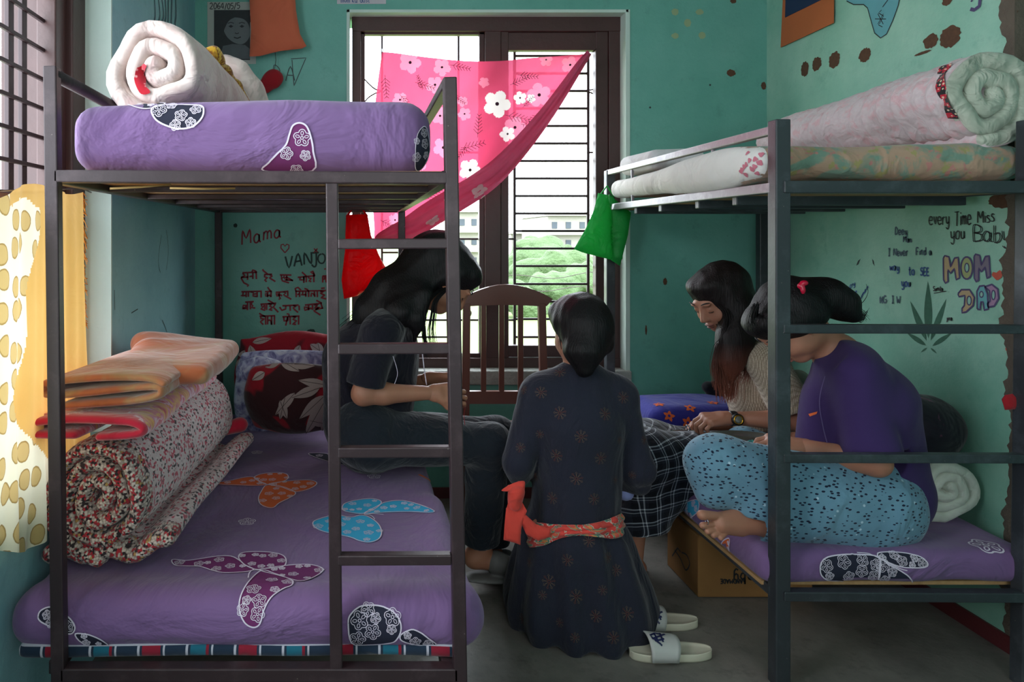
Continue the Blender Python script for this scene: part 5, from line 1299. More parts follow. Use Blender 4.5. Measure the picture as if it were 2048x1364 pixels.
for a, b, c in ((hipN, kN, aN), (hipF, kF, aF)):
    s.rc(a, b, .08, .055, .04).rc(b, lerp(b, c, .3), .052, .050, .03).rc(lerp(b, c, .3), c, .048, .030, .02).rc(c, c+Vector((.03, .0, -.03)), .032, .03, .02).rc(c+Vector((.02, 0, -.03)), c+Vector((-.10, -.05, -.045)), .03, .022, .02)
s2 = SDF(); nails = []
hn = hand(s2, wrN+Vector((-.004, 0, 0)), (-1, -.1, -.05), (0, .25, -1), -1, (.62, .95, .6), .1, 1.04, (.6, .9), 0, nails); s2.rc(wrN+Vector((.03, 0, 0)), wrN-Vector((.02, 0, 0)), .0235, .021, .015)
hf = hand(s2, wrF, (-.9, -.35, -.1), (.1, -.8, -.6), 1, (.5, .8, .5), .1, 1.0, (.6, .8))
sdf_obj(s, .006, 'body', MT['skin2'], C_, None, None, 1, [s2.mesh(.0030)])
face_marks(L, hc, C_)
for p, d_, t_ in nails[:4]:
    s = SDF(); d_ = d_.normalized(); n_ = d_.cross(t_).normalized(); s.ell(p, (.0045, .006, .0015), np.array([t_.normalized()[:], d_[:], n_[:]]), .002); V1, Q1 = s.mesh(.0014); link_mesh('nail', V1, Q1, MT['nail'], C_, None, True)
def knitc():
    t = NT('cream_openwork_knit'); w = t.node('ShaderNodeTexVoronoi', {'Scale': 150.0, 'Randomness': .15}); t.l.new(t.map((1, 1, 1.3)), w.inputs['Vector'])
    c = t.mix(t.ramp(w.outputs['Distance'], [(.3, W_), (.6, K_)]), srgb(150, 130, 110), srgb(206, 190, 168)); t.set('Base Color', c); t.set('Roughness', .95); t.set('Sheen Weight', .3)
    t.bump(t.math('MULTIPLY', w.outputs['Distance'], -1), .7, .006); return t.m
MT['cream'] = knitc()
s = SDF(); s.rc(chest, lerp(chest, neck, .7), .125, .075, .06).rc(chest+Vector((-.02, 0, 0)), waist+Vector((-.025, 0, 0)), .122, .122, .06).rc(waist+Vector((-.01, 0, 0)), pel, .12, .13, .05)
for a, b in ((shN, elN), (shF, elF)): s.rc(lerp(neck, a, .4), a, .06, .058, .05).rc(a, lerp(a, b, .82), .060, .070, .04).cut(lerp(a, b, .8), Vector(b)-Vector(a), .11)
s.cut(P(1478, 672, YC_), (-.5, 0, .8), .12)
sdf_obj(s, .0065, 'knit_top', MT['cream'], C_, folds(.008, 16, 31))
def plaid(t):
    s_ = t.node('ShaderNodeSeparateXYZ', {0: t.tc.outputs['Object']}); X, Yc, Z = s_.outputs
    zz = t.math('SUBTRACT', Z, t.math('MULTIPLY', X, .18)); wv = t.math('MULTIPLY', t.noise(5, 2), .05)
    def line(o, sc, w, ph=0): return t.math('LESS_THAN', t.math('FRACT', t.math('ADD', t.math('MULTIPLY', t.math('ADD', o, wv), sc), ph)), w)
    a = t.math('MAXIMUM', line(zz, 22, .09), line(zz, 22, .05, .22)); b = t.math('MAXIMUM', line(t.math('ADD', X, t.math('MULTIPLY', Yc, .6)), 19, .08), line(t.math('ADD', X, t.math('MULTIPLY', Yc, .6)), 19, .05, .2))
    base = t.mix(t.math('MULTIPLY', t.math('ADD', line(zz, 22, .5, .45), line(X, 19, .5, .45)), .5), srgb(20, 22, 30), srgb(40, 44, 56))
    c = t.mix(t.math('MULTIPLY', t.math('MAXIMUM', a, b), .62), base, srgb(170, 176, 186)); return t.mix(t.math('MULTIPLY', a, b), c, srgb(222, 224, 228))
MT['plaid'] = pattern_cloth('black_white_plaid', plaid, .85, fold=.4, fscale=9)
s = SDF()
for a, b, c, q in ((hipN, kN, aN, .64), (hipF, kF, aF, .6)): s.rc(a, b+Vector((.02, 0, .0)), .125, .095, .10).rc(b+Vector((.02, 0, 0)), lerp(b, c, q)+Vector((.03, 0, 0)), .095, .085, .05)
s.rc(lerp(hipN, kN, .6)+Vector((0, -.02, -.04)), lerp(kN, aN, .35)+Vector((.10, 0, 0)), .08, .07, .06).rc(kN, kF, .09, .09, .08).rc(lerp(kN, aN, .6), lerp(kF, aF, .6), .08, .08, .08)
s.rc(hipN, hipF, .12, .12, .05)
s.cut(lerp(kN, aN, .62), (.12, 0, -1), .35)
sdf_obj(s, .0075, 'plaid_skirt', MT['plaid'], C_, folds(.012, 13, 33, (1, 1, .6)))
hC_mat = hair_mat('dark_hair_brown_ends', srgb(30, 22, 22), (srgb(136, 76, 58), 5.0, 2.55)); 
s = SDF(); s.ell(L(0, -.022, .042), (.090, .104, .090), M_, .03).ell(L(0, .026, .092), (.068, .052, .028), M_, .03)
s.rc(L(.0, -.06, .03), P(1495, 650, YC_-.02), .09, .075, .05)
for sx in (-1, 1): s.rc(L(sx*.068, .000, .05), L(sx*.070, -.028, -.04), .020, .026, .025)
s.chain([P(1478, 620, YC_-.10), P(1470, 680, YC_-.12), P(1460, 720, YC_-.13), P(1458, 755, YC_-.13)], [.06, .058, .045, .022], .05)
s.chain([P(1495, 640, YC_-.02), P(1500, 690, YC_-.05), P(1490, 730, YC_-.09)], [.07, .055, .025], .05)
hC = grooved(s, .006, hC_mat, C_, (.1, -.05, -1))
mb = MB(); locks(mb, [[L(.0, .0, .13), P(1475, 575, YC_-.1), P(1490, 630, YC_-.12), P(1485, 690, YC_-.13), P(1470, 750, YC_-.14), P(1462, 800, YC_-.14)],
   [L(.06, .03, .07), P(1450, 620, YC_-.13), P(1450, 670, YC_-.14), P(1440, 715, YC_-.14), P(1448, 760, YC_-.14), P(1455, 790, YC_-.14)],
   [L(.072, -.005, .02), P(1452, 662, YC_-.13), P(1438, 695, YC_-.13), P(1432, 735, YC_-.13), P(1440, 780, YC_-.14)], [L(.072, -.01, .0), P(1456, 680, YC_-.14), P(1448, 715, YC_-.14), P(1445, 755, YC_-.14), P(1450, 800, YC_-.15)],
   [L(.0, -.05, .12), P(1505, 600, YC_-.08), P(1520, 660, YC_-.09), P(1505, 710, YC_-.12), P(1490, 760, YC_-.14)]], 75, .011, .0017, .0005, 7)
mb.build('loose_strands', hC_mat, hC, True)
# wristwatch
s = SDF(); wc = wrN+Vector((.012, -.005, 0)); s.rc(wc+Vector((-.012, 0, 0)), wc+Vector((.012, 0, 0)), .0275, .0275, .004)
s.cut(wc+Vector((-.013, 0, 0)), (-1, 0, 0), .05).cut(wc+Vector((.013, 0, 0)), (1, 0, 0), .05)
MT['black_plastic'] = plain('black_watch_rubber', srgb(26, 26, 28), .4); MT['brass'] = plain('brass_ring', srgb(214, 164, 50), .25, .9); MT['dial'] = plain('grey_watch_dial', srgb(110, 116, 112), .15); MT['steel'] = plain('dull_steel', srgb(186, 188, 192), .25, .9)
wt = sdf_obj(s, .0025, 'wristwatch', MT['black_plastic'], C_)
def disc(mb, c, n, r, th, N=24, r_in=0):
    n = Vector(n).normalized(); x = n.cross(Vector((0, 0, 1))).normalized(); y = n.cross(x); c = Vector(c); V = []
    for s_ in (0, th):
        for rad in (r, r_in):
            for k in range(N): a = 2*PI*k/N; V.append(c+n*s_+x*math.cos(a)*rad+y*math.sin(a)*rad)
    q = lambda a, b: [(a*N+k, a*N+(k+1) % N, b*N+(k+1) % N, b*N+k) for k in range(N)]
    mb.add(V, q(0, 2)+q(2, 3)+q(3, 1)+q(1, 0))
nW = Vector((.0, -1, .12)); fc = wc+Vector((0, -.028, .003))
mb = MB(); disc(mb, fc, nW, .0215, .011); mb.build('case', MT['black_plastic'], wt, True)
mb = MB(); disc(mb, fc+nW.normalized()*.008, nW, .0175, .005, 24, .0135); mb.build('bezel', MT['brass'], wt, True)
mb = MB(); disc(mb, fc+nW.normalized()*.010, nW, .0135, .0015); mb.build('dial', MT['dial'], wt, True)
mb = MB(); pr = lerp(wrN, P(1372, 868, YC_-.17), .62); disc(mb, P(1375, 856, YC_-.19), (1, .2, .4), .0115, .004, 16, .0095); mb.build('ring', MT['steel'], C_, True)
# grey inner sleeve visible behind the post
s = SDF(); s.rc(P(1598, 760, YC_+.03), P(1604, 830, YC_+.0), .045, .048, .03); s.cut(P(1604, 842, YC_), (.1, 0, -1), .1)
sdf_obj(s, .007, 'sleeve', fabric('grey_sleeve', srgb(150, 146, 138), .9), C_, folds(.004, 30, 3))

# ======== person D: purple T-shirt, cross-legged on the near right bed
D_ = empty('person', 'person in purple t-shirt and light blue patterned trousers, cross-legged with ponytail', 'person', P(1700, 1060, 2.32))
YD = 2.34
hc = P(1580, 650, YD); fD = (-.60, -.06, -.80); uD = (-.80, 0, .60)
neck = P(1676, 712, YD); chest = P(1712, 810, YD); waist = P(1735, 900, YD); pel = P(1742, 975, YD)
shN, shF = P(1712, 755, YD-.13), P(1690, 745, YD+.14); elN, elF = P(1752, 925, YD-.17), P(1690, 900, YD+.22); wrN, wrF = P(1600, 893, YD-.06), P(1595, 878, YD+.14)
hipN, hipF = P(1740, 1000, YD-.08), P(1735, 990, YD+.10); kN, kF = P(1438, 925, YD-.10), P(1488, 896, YD+.22); aN, aF = P(1538, 1046, YD-.12), P(1620, 1010, YD+.06)
s = SDF(); L, M_ = head(s, hc, fD, uD, 1.04)
s.rc(neck, L(0, -.03, -.04), .055, .054, .03).rc(chest, neck, .105, .055, .05).rc(chest, waist, .11, .105, .05).rc(waist, pel, .105, .13, .05)
for a, b, c in ((shN, elN, wrN), (shF, elF, wrF)): s.rc(neck, a, .05, .045, .04).rc(a, b, .045, .040, .03).rc(b, lerp(b, c, .3), .040, .039, .02).rc(lerp(b, c, .3), c, .039, .0245, .02)
for a, b, c in ((hipN, kN, aN), (hipF, kF, aF)): s.rc(a, b, .09, .055, .04).rc(b, lerp(b, c, .35), .052, .050, .03).rc(lerp(b, c, .35), c, .048, .034, .02)
s2 = SDF(); hand(s2, wrN+Vector((-.004, 0, 0)), (-1, .05, .12), (.1, .35, -.9), -1, (.55, .8, .5), .1, 1.04, (.6, .8)); s2.rc(wrN+Vector((.03, 0, 0)), wrN-Vector((.02, 0, 0)), .0255, .022, .015)
hand(s2, wrF, (-.95, -.2, .05), (.1, -.6, -.8), 1, (.55, .8, .5), .1, 1.0, (.6, .8))
# near foot: sole towards the camera, toes to the left
hl = P(1530, 1050, 2.20); bl_ = P(1438, 1046, 2.16); s2.rc(aN, hl, .034, .032, .02).rc(hl, bl_, .031, .030, .02).rc(P(1470, 1034, 2.18), P(1438, 1038, 2.16), .024, .018, .01).rc(P(1480, 1058, 2.18), P(1452, 1058, 2.16), .022, .015, .01)
toes = [(P(1436, 1032, 2.155), P(1404, 1030, 2.135), .0140, .0150), (P(1436, 1046, 2.155), P(1405, 1051, 2.135), .0095, .0100), (P(1440, 1054, 2.155), P(1415, 1063, 2.135), .0090, .0092), (P(1446, 1060, 2.155), P(1427, 1071, 2.135), .0086, .0086), (P(1454, 1064, 2.155), P(1441, 1076, 2.135), .0080, .0080)]
for a, b, r1, r2 in toes: s2.rc(a, b, r1*.9, r2, .0025)
sdf_obj(s, .0065, 'body', MT['skin2'], D_, None, None, 1, [s2.mesh(.0032)])
face_marks(L, hc, D_)
mb = MB(); disc(mb, P(1413, 1043, 2.13), (1, 0, .1), .0100, .002, 14, .0085); mb.build('toe_ring', MT['steel'], D_, True)
s = SDF(); s.rc(chest, lerp(chest, neck, .72), .138, .080, .09).rc(chest, waist, .140, .138, .09).rc(waist, pel+Vector((.02, 0, .0)), .140, .150, .05).rc(P(1730, 800, YD-.02), P(1768, 990, YD-.02), .085, .085, .09).rc(P(1700, 740, YD-.08), P(1722, 800, YD-.08), .075, .10, .10).rc(P(1650, 800, YD-.03), P(1640, 880, YD-.03), .06, .065, .06)
for a, b, q in ((shN, elN, .92), (shF, elF, .8)): s.rc(lerp(neck, a, .4), a, .066, .064, .06).rc(a, lerp(a, b, .3), .064, .068, .05).rc(lerp(a, b, .25), lerp(a, b, q), .066, .076, .018).cut(lerp(a, b, q-.02), Vector(b)-Vector(a), .12)
s.cut(P(1640, 690, YD), (-.8, 0, .7), .13).cut(P(1770, 1036, YD), (-.35, 0, -1), .25)
fp = folds(.013, 12, 41, (1, 1, .7)); fp2 = folds(.004, 33, 42, (1, 1, .5))
tD = sdf_obj(s, .0065, 'tshirt', fabric('deep_purple_jersey', srgb(60, 42, 92), .85, .22, fscale=5, sheen=.1), D_, lambda X, Y, Z: fp(X, Y, Z)+fp2(X, Y, Z))
sf = Surf(tD); mb = MB(); fill(mb, sf, [(1618, 828), (1636, 823), (1634, 828), (1621, 833)], .003, 3, False); append_print(tD, mb, [MT['orange_print']])
mb = MB(); stroke(mb, sf, [(1652, 752), (1640, 800), (1646, 850), (1658, 900)], .003, .003, 4, True); append_print(tD, mb, [plain('seam_thread', srgb(96, 80, 130), .8)])
def sprig(t):
    v = t.node('ShaderNodeTexVoronoi', {'Scale': 58.0, 'Randomness': .8}); t.l.new(t.map((.9, 1, 1.7), (0, .5, 0)), v.inputs['Vector'])
    w = t.node('ShaderNodeTexVoronoi', {'Scale': 30.0}); t.l.new(t.map((1, 1, 1), (0, 0, 0), (.3, .1, .7)), w.inputs['Vector'])
    d = t.math('ADD', v.outputs['Distance'], t.math('MULTIPLY', t.noise(240, 2), .22))
    c = t.mix(t.noise(9), srgb(90, 128, 150), srgb(112, 152, 172)); c = t.mix(t.ramp(w.outputs['Distance'], [(.10, (.7, .7, .7, 1)), (.14, K_)]), c, srgb(196, 220, 232))
    return t.mix(t.ramp(d, [(.37, W_), (.41, K_)]), c, srgb(18, 28, 52))
MT['sprig'] = pattern_cloth('light_blue_sprig_cotton', sprig, .85, fold=.45, fscale=8)
s = SDF(); s.rc(hipN+Vector((0, 0, -.0)), kN, .125, .072, .07).rc(kN, lerp(kN, aN, .95)+Vector((-.0, 0, 0)), .072, .062, .05).rc(lerp(hipN, kN, .35)+Vector((0, 0, -.05)), lerp(kN, aN, .8), .10, .07, .08)
s.rc(P(1415, 925, YD-.10), P(1425, 985, YD-.12), .05, .045, .05).rc(hipF, kF, .115, .070, .07).rc(kF, aF, .07, .06, .05).rc(pel, pel+Vector((0, 0, -.03)), .13, .13, .08)
s.rc(P(1700, 1040, YD-.08), P(1600, 1030, YD-.10), .085, .08, .08).rc(P(1760, 1030, YD-.06), P(1700, 1045, YD-.06), .09, .09, .08)
s.cut(P(1470, 1018, YD-.1), (-.12, 0, -1), .10)
s.cut((1.65, YD, .362), (0, 0, -1), .6)
sdf_obj(s, .007, 'trousers', MT['sprig'], D_, folds(.009, 13, 43, (1, 1, 1.3)))
s = SDF(); s.ell(L(0, -.022, .040), (.094, .110, .092), M_, .03).ell(L(0, .042, .082), (.080, .056, .040), M_, .03)
for sx in (-1, 1): s.rc(L(sx*.07, .035, .06), L(sx*.066, -.05, -.01), .028, .034, .04)
s.rc(L(0, -.06, .03), P(1640, 600, YD), .092, .055, .05)
s.chain([P(1632, 585, YD), P(1660, 592, YD-.01), P(1690, 610, YD-.02), P(1712, 632, YD-.03)], [.050, .050, .042, .020], .03)
s.chain([P(1655, 600, YD), P(1685, 618, YD-.02), P(1706, 634, YD-.03)], [.040, .036, .018], .02)
hD = grooved(s, .006, MT['hair'], D_, (.9, 0, -.4), .0035)
mb = MB(); locks(mb, [[P(1640, 585, YD), P(1675, 595, YD-.02), P(1705, 615, YD-.03), P(1722, 640, YD-.03)], [P(1700, 625, YD-.03), P(1718, 640, YD-.03), P(1728, 625, YD-.03)]], 40, .010, .0014, .0004, 11)
strand(mb, [P(1700, 620, YD), P(1725, 605, YD), P(1736, 585, YD), P(1732, 568, YD)], .0014, .0006)
mb.build('loose_strands', MT['hair'], hD, True)
mb = MB(); locks(mb, [[L(.05, .08, .05), P(1512, 610, YD-.08), P(1502, 640, YD-.08), P(1506, 660, YD-.08)]], 40, .010, .0014, .0004, 12); mb.build('loose_strands', MT['hair'], hD, True)
s = SDF(); s.ell(P(1608, 566, YD-.09), (.013, .010, .009), None, .004).ell(P(1601, 572, YD-.09), (.010, .008, .010), None, .004).ell(P(1606, 580, YD-.095), (.008, .006, .014), None, .004)
sdf_obj(s, .0025, 'hair_clip', plain('glossy_red_plastic', srgb(206, 20, 60), .15), D_)

# plates and beads on laps
def plate(c, r, label, rim=.022, squash=.78, tilt=(0, 0)):
    c = Vector(c); mb = MB(); N = 40; prof = [(0, .0), (r*.72, .0), (r*.86, rim*.5), (r*.98, rim), (r, rim+.001), (r*.99, rim-.003), (r*.87, rim*.35), (r*.72, -.003), (0, -.003)]
    V = []; 
    for k in range(N):
        a = 2*PI*k/N
        for q, z in prof: V.append(c+Vector((q*math.cos(a), q*math.sin(a)*squash, z+tilt[0]*q*math.cos(a)+tilt[1]*q*math.sin(a))))
    n = len(prof); mb.add(V, [(k*n+i, ((k+1) % N)*n+i, ((k+1) % N)*n+i+1, k*n+i+1) for k in range(N) for i in range(n-1)])
    o = mb.build('plate', MT['steel'], None, True); return tag(o, label, 'plate')
pc1 = P(1490, 890, YD+.04); plate(pc1, .125, 'shiny steel plate of turquoise and purple beads on the blue trousers')
pc2 = P(1378, 874, YC_-.13); plate(pc2, .072, 'small steel plate of beads on the plaid skirt', .012, .8)
MT['turq'] = plain('turquoise_beads', srgb(60, 176, 168), .3); MT['purp'] = plain('purple_beads', srgb(84, 44, 140), .3); MT['yel'] = plain('yellow_packet', srgb(232, 190, 40), .4); MT['pinkpk'] = plain('pink_packet', srgb(214, 120, 110), .4)
def beads(c, rx, ry, n, mat, label, seed, name='beads'):
    rr = random.Random(seed); mb = MB()
    for i in range(n):
        a = rr.uniform(0, 6.28); q = math.sqrt(rr.random()); p = Vector(c)+Vector((rx*q*math.cos(a), ry*q*math.sin(a), .003+rr.uniform(0, .005))); r = .0028
        mb.add([p+Vector(v)*r for v in ((1, 0, 0), (-1, 0, 0), (0, 1, 0), (0, -1, 0), (0, 0, 1), (0, 0, -1))], [(0, 2, 4), (2, 1, 4), (1, 3, 4), (3, 0, 4), (2, 0, 5), (1, 2, 5), (3, 1, 5), (0, 3, 5)])
    o = mb.build(name, mat, None, True); tag(o, label, 'beads'); o['kind'] = 'stuff'
beads(pc1+Vector((.035, -.02, .004)), .04, .035, 260, MT['turq'], 'heap of turquoise beads on the steel plate by the blue trousers', 1)
beads(pc1+Vector((.065, -.05, .006)), .03, .018, 160, MT['purp'], 'heap of purple beads on the steel plate by the blue trousers', 2)
mb = MB(); c = pc2; mb.box((c.x-.055, c.y-.03, c.z+.006), (c.x-.015, c.y+.015, c.z+.012), .002); tag(mb.build('packet', MT['yel']), 'small yellow packet on the plate on the plaid skirt', 'packet')
mb = MB(); mb.box((c.x-.01, c.y-.035, c.z+.006), (c.x+.045, c.y-.0, c.z+.011), .002); tag(mb.build('packet', MT['pinkpk']), 'small pink packet on the plate on the plaid skirt', 'packet')
# ---------------------------------------------------------------- chair under the window
MT['teak'] = plain('reddish_brown_wood', srgb(112, 62, 48), .35, var=.2, vscale=5)
ch = empty('chair', 'reddish-brown wooden chair with arched slatted back, under the window', 'chair', P(1012, 1000, 3.05))
YH = 3.22
def slab(poly, Y, th, name, par, mat, bev=.004):
    V, T = tri_fill(poly, 10); mb = MB(); n = len(poly)
    f = [P(x, y, Y) for x, y in V]; k = [v+Vector((0, th, 0)) for v in f]; mb.add(f, T); mb.add(k, [t[::-1] for t in T])
    b = resample(list(poly)+[poly[0]], 10)[:-1]; m = len(b); a = [P(x, y, Y) for x, y in b]; mb.add(a+[v+Vector((0, th, 0)) for v in a], [(i, i+m, (i+1) % m+m, (i+1) % m) for i in range(m)])
    return mb.build(name, mat, par)
arch = [(920, 600)]+[(925+i*18, 600-31*math.sin(PI*(i+.55)/11)) for i in range(1, 10)]+[(1106, 598), (1094, 612)]+[(1085-i*19, 613-3*math.sin(PI*i/8)) for i in range(0, 9)]+[(925, 612)]
slab(arch, YH, .028, 'crest_rail', ch, MT['teak'])
slab([(926, 783), (1092, 783), (1092, 808), (926, 808)], YH, .026, 'lower_rail', ch, MT['teak'])
for x in (967, 1003, 1041): 
    mb = MB(); mb.beam(P(x, 608, YH+.012), P(x, 786, YH+.012), .024, .014, (0, 1, 0), .003); mb.build('back_slat', MT['teak'], ch)
for x, x2 in ((933, 930), (1083, 1090)):
    mb = MB(); mb.beam(P(x, 606, YH+.013), P(x2, 900, YH+.02), .034, .03, (0, 1, 0), .004); mb.beam(P(x2, 895, YH+.02), Vector((P(x2, 900, YH).x, YH+.05, 0)), .034, .03, (0, 1, 0), .004); mb.build('rear_leg', MT['teak'], ch)
sx0, sx1 = P(930, 1, YH).x-.01, P(1092, 1, YH).x+.01
mb = MB(); mb.box((sx0, 2.86, .455), (sx1, YH+.03, .485), .008); mb.build('seat', MT['teak'], ch)
mb = MB(); mb.box((sx0+.02, 2.88, .40), (sx1-.02, YH, .455), .004); mb.build('apron', MT['teak'], ch)
for x in (sx0+.02, sx1-.02): mb = MB(); mb.beam((x, 2.89, 0), (x, 2.89, .455), .034, .034, (0, 1, 0), .004); mb.build('front_leg', MT['teak'], ch)
mb = MB(); mb.box((sx0+.03, 2.87, .485), (sx1-.03, 3.1, .515), .012); tag(mb.build('folded_cloth', pattern_cloth('white_red_cloth', swirl([(.45, srgb(206, 204, 206)), (.55, srgb(190, 70, 90)), (.6, srgb(210, 206, 210))], 20), .9), None, True), 'folded white and red cloth lying on the wooden chair seat', 'cloth')

# ---------------------------------------------------------------- cardboard box
MT['card'] = plain('brown_cardboard', srgb(158, 112, 62), .85, bump=.2, var=.12, vscale=9); MT['ink'] = plain('black_marker_ink', srgb(34, 36, 40), .6)
x0 = (1396-CX)*2.6/F
bx = empty('cardboard_box', 'brown cardboard box with black printing, on the floor under the right bunk', 'box', (x0+.2, 2.7, 0))
mb = MB(); mb.box((x0, 2.60, .002), (x0+.42, 2.86, .225), .004); mb.build('body', MT['card'], bx)
mb = MB(); mb.box((x0+.001, 2.601, .225), (x0+.42, 2.73, .229), .001); mb.build('flap', MT['card'], bx)
mb = MB(); mb.box((x0+.001, 2.732, .225), (x0+.42, 2.859, .229), .001); mb.build('flap', MT['card'], bx)

# ---------------------------------------------------------------- stroke lettering
G = {
'A': [[(0, 0), (.28, 1), (.56, 0)], [(.1, .38), (.46, .38)]], 'B': [[(0, 0), (0, 1), (.4, .9), (.38, .6), (0, .52), (.45, .42), (.45, .1), (0, 0)]],
'D': [[(0, 0), (.05, 1), (.4, .85), (.5, .5), (.38, .12), (0, 0)]], 'E': [[(.42, 1), (0, 1), (0, 0), (.45, 0)], [(0, .5), (.35, .5)]], 'F': [[(.45, 1), (0, 1), (0, 0)], [(0, .52), (.36, .52)]],
'G': [[(.5, .85), (.3, 1), (.05, .75), (0, .35), (.2, 0), (.5, .15), (.5, .45), (.3, .45)]], 'I': [[(.2, 0), (.2, 1)], [(.02, 1), (.38, 1)], [(.02, 0), (.38, 0)]], 'J': [[(.1, 1), (.5, 1)], [(.34, 1), (.34, .15), (.2, 0), (.05, .15)]],
'M': [[(0, 0), (.05, 1), (.32, .4), (.6, 1), (.66, 0)]], 'N': [[(0, 0), (.03, 1), (.5, 0), (.52, 1)]], 'O': [[(.28, 1), (.05, .8), (0, .4), (.15, .05), (.4, .05), (.56, .4), (.5, .85), (.28, 1)]],
'S': [[(.45, .88), (.25, 1), (.04, .82), (.12, .58), (.4, .42), (.42, .12), (.2, 0), (0, .12)]], 'T': [[(0, .95), (.55, 1)], [(.28, .97), (.26, 0)]], 'V': [[(0, 1), (.28, 0), (.5, 1)]], 'W': [[(0, 1), (.15, 0), (.34, .6), (.5, 0), (.68, 1)]], 'Y': [[(0, 1), (.25, .5), (.5, 1)], [(.25, .5), (.25, 0)]],
'L': [[(0, 1), (0, 0), (.42, 0)]], 'a': [[(.4, .5), (.2, .6), (.02, .4), (.05, .1), (.22, 0), (.4, .2), (.4, .55), (.42, .1), (.52, 0)]], 'b': [[(.02, 1), (.02, 0), (.3, .02), (.42, .3), (.3, .55), (.04, .45)]], 'c': [[(.4, .5), (.2, .6), (0, .3), (.15, 0), (.4, .08)]],
'd': [[(.42, 1), (.42, 0)], [(.42, .45), (.2, .58), (0, .3), (.15, 0), (.42, .1)]], 'e': [[(.02, .3), (.4, .34), (.3, .6), (.08, .55), (0, .25), (.15, 0), (.42, .1)]], 'h': [[(0, 1), (0, 0)], [(0, .4), (.2, .6), (.36, .45), (.38, 0)]], 'i': [[(.08, .58), (.08, 0)], [(.08, .78), (.09, .84)]],
'k': [[(0, 1), (0, 0)], [(.35, .6), (.02, .3), (.38, 0)]], 'l': [[(.06, 1), (.06, 0), (.14, 0)]], 'm': [[(0, 0), (.02, .58)], [(.02, .42), (.16, .6), (.26, .45), (.27, 0)], [(.27, .42), (.42, .6), (.52, .42), (.54, 0)]], 'n': [[(0, 0), (.02, .58)], [(.02, .42), (.2, .6), (.34, .45), (.36, 0)]],
'o': [[(.2, .6), (0, .4), (.06, .05), (.3, .02), (.4, .3), (.34, .55), (.2, .6)]], 'r': [[(0, 0), (.02, .58)], [(.02, .4), (.18, .6), (.32, .55)]], 's': [[(.34, .52), (.16, .6), (.02, .46), (.3, .24), (.28, .04), (0, .04)]], 't': [[(.16, .95), (.16, .08), (.3, 0)], [(0, .62), (.34, .62)]],
'u': [[(0, .58), (.03, .12), (.18, 0), (.34, .15), (.36, .58), (.38, 0)]], 'v': [[(0, .58), (.18, 0), (.34, .58)]], 'w': [[(0, .58), (.1, 0), (.24, .45), (.36, 0), (.48, .58)]], 'y': [[(0, .58), (.05, .15), (.2, .05), (.36, .2)], [(.38, .58), (.36, -.2), (.2, -.4), (.02, -.28)]],
'f': [[(.36, .92), (.2, 1), (.12, .8), (.12, -.1)], [(0, .55), (.3, .55)]], 'p': [[(0, .58), (.02, -.4)], [(.02, .45), (.2, .6), (.36, .35), (.22, .02), (.02, .1)]], 'j': [[(.1, .58), (.1, -.25), (-.05, -.3)]],
'0': [[(.2, 1), (0, .6), (.05, .1), (.22, 0), (.4, .3), (.38, .8), (.2, 1)]], '2': [[(0, .8), (.2, 1), (.38, .8), (.3, .45), (0, 0), (.44, .02)]], '6': [[(.36, .95), (.1, .7), (0, .3), (.15, 0), (.36, .15), (.34, .42), (.05, .4)]], '5': [[(.4, 1), (.05, 1), (.02, .58), (.3, .6), (.4, .3), (.22, 0), (0, .08)]], '4': [[(.3, 0), (.3, 1), (0, .35), (.42, .35)]], '/': [[(0, -.1), (.3, 1.05)]], ' ': []}
def write(mb, sf, txt, x, y, h, dx=1.0, slope=0, w=.003, off=.002, seed=1, gap=.16, outline=0, widths=None):
    """hand lettering: baseline starts at pixel (x, y), letter height h px, slope dy per px"""
    rr = random.Random(seed+len(txt)); cx = x
    for chh in txt:
        g = G[chh]; wd = max([p[0] for l in g for p in l] or [.3]); sc = h*rr.uniform(.92, 1.08); jy = rr.uniform(-.05, .05)*h
        for l in g:
            pts = [(cx+(px+rr.uniform(-.015, .015))*sc*dx, y+slope*(cx-x+px*sc*dx)+jy-(py+rr.uniform(-.02, .02))*sc) for px, py in l]
            if len(pts) > 2: pts = smooth2(pts, 3)
            if outline:
                stroke(mb, sf, [(a-outline, b) for a, b in pts], w, off, 3); stroke(mb, sf, [(a+outline, b+outline*.4) for a, b in pts], w, off, 3)
            else: stroke(mb, sf, pts, w, off, 3)
        cx += (wd+gap)*sc*dx
    return cx
SB = Surf(plane=(Vector((0, YB, 0)), Vector((0, -1, 0)))); SR = Surf(plane=(Vector((XR, 0, 0)), Vector((-1, 0, 0)))); SL = Surf(plane=(Vector((XL, 0, 0)), Vector((1, 0, 0))))
MT['red_ink'] = plain('dark_red_ink', srgb(136, 38, 50), .7); MT['green_ink'] = plain('dark_green_ink', srgb(22, 58, 52), .7); MT['pencil'] = plain('pencil_grey', srgb(72, 82, 82), .8)
MT['blue_ink'] = plain('blue_ink', srgb(50, 84, 140), .7); MT['dim_ink'] = plain('faded_ink', srgb(84, 104, 116), .8)
def wtext(par, name, mat, fn, label=None):
    mb = MB(); fn(mb); o = mb.build(name, mat, par, False, label=label); return o
wtext(wall_back, 'wall_writing', MT['red_ink'], lambda m: write(m, SB, 'Mama', 484, 490, 28, 1.0, -.20, .008, seed=3, gap=.2), 'dark red handwriting Mama')
wtext(wall_back, 'wall_writing', MT['green_ink'], lambda m: (write(m, SB, 'VAN', 571, 535, 24, 1.15, -.12, .009, seed=5), write(m, SB, 'J', 622, 532, 26, 1.1, 0, .009), write(m, SB, 'O', 636, 526, 18, 1.3, 0, .008)), 'dark green handwriting VANJO')
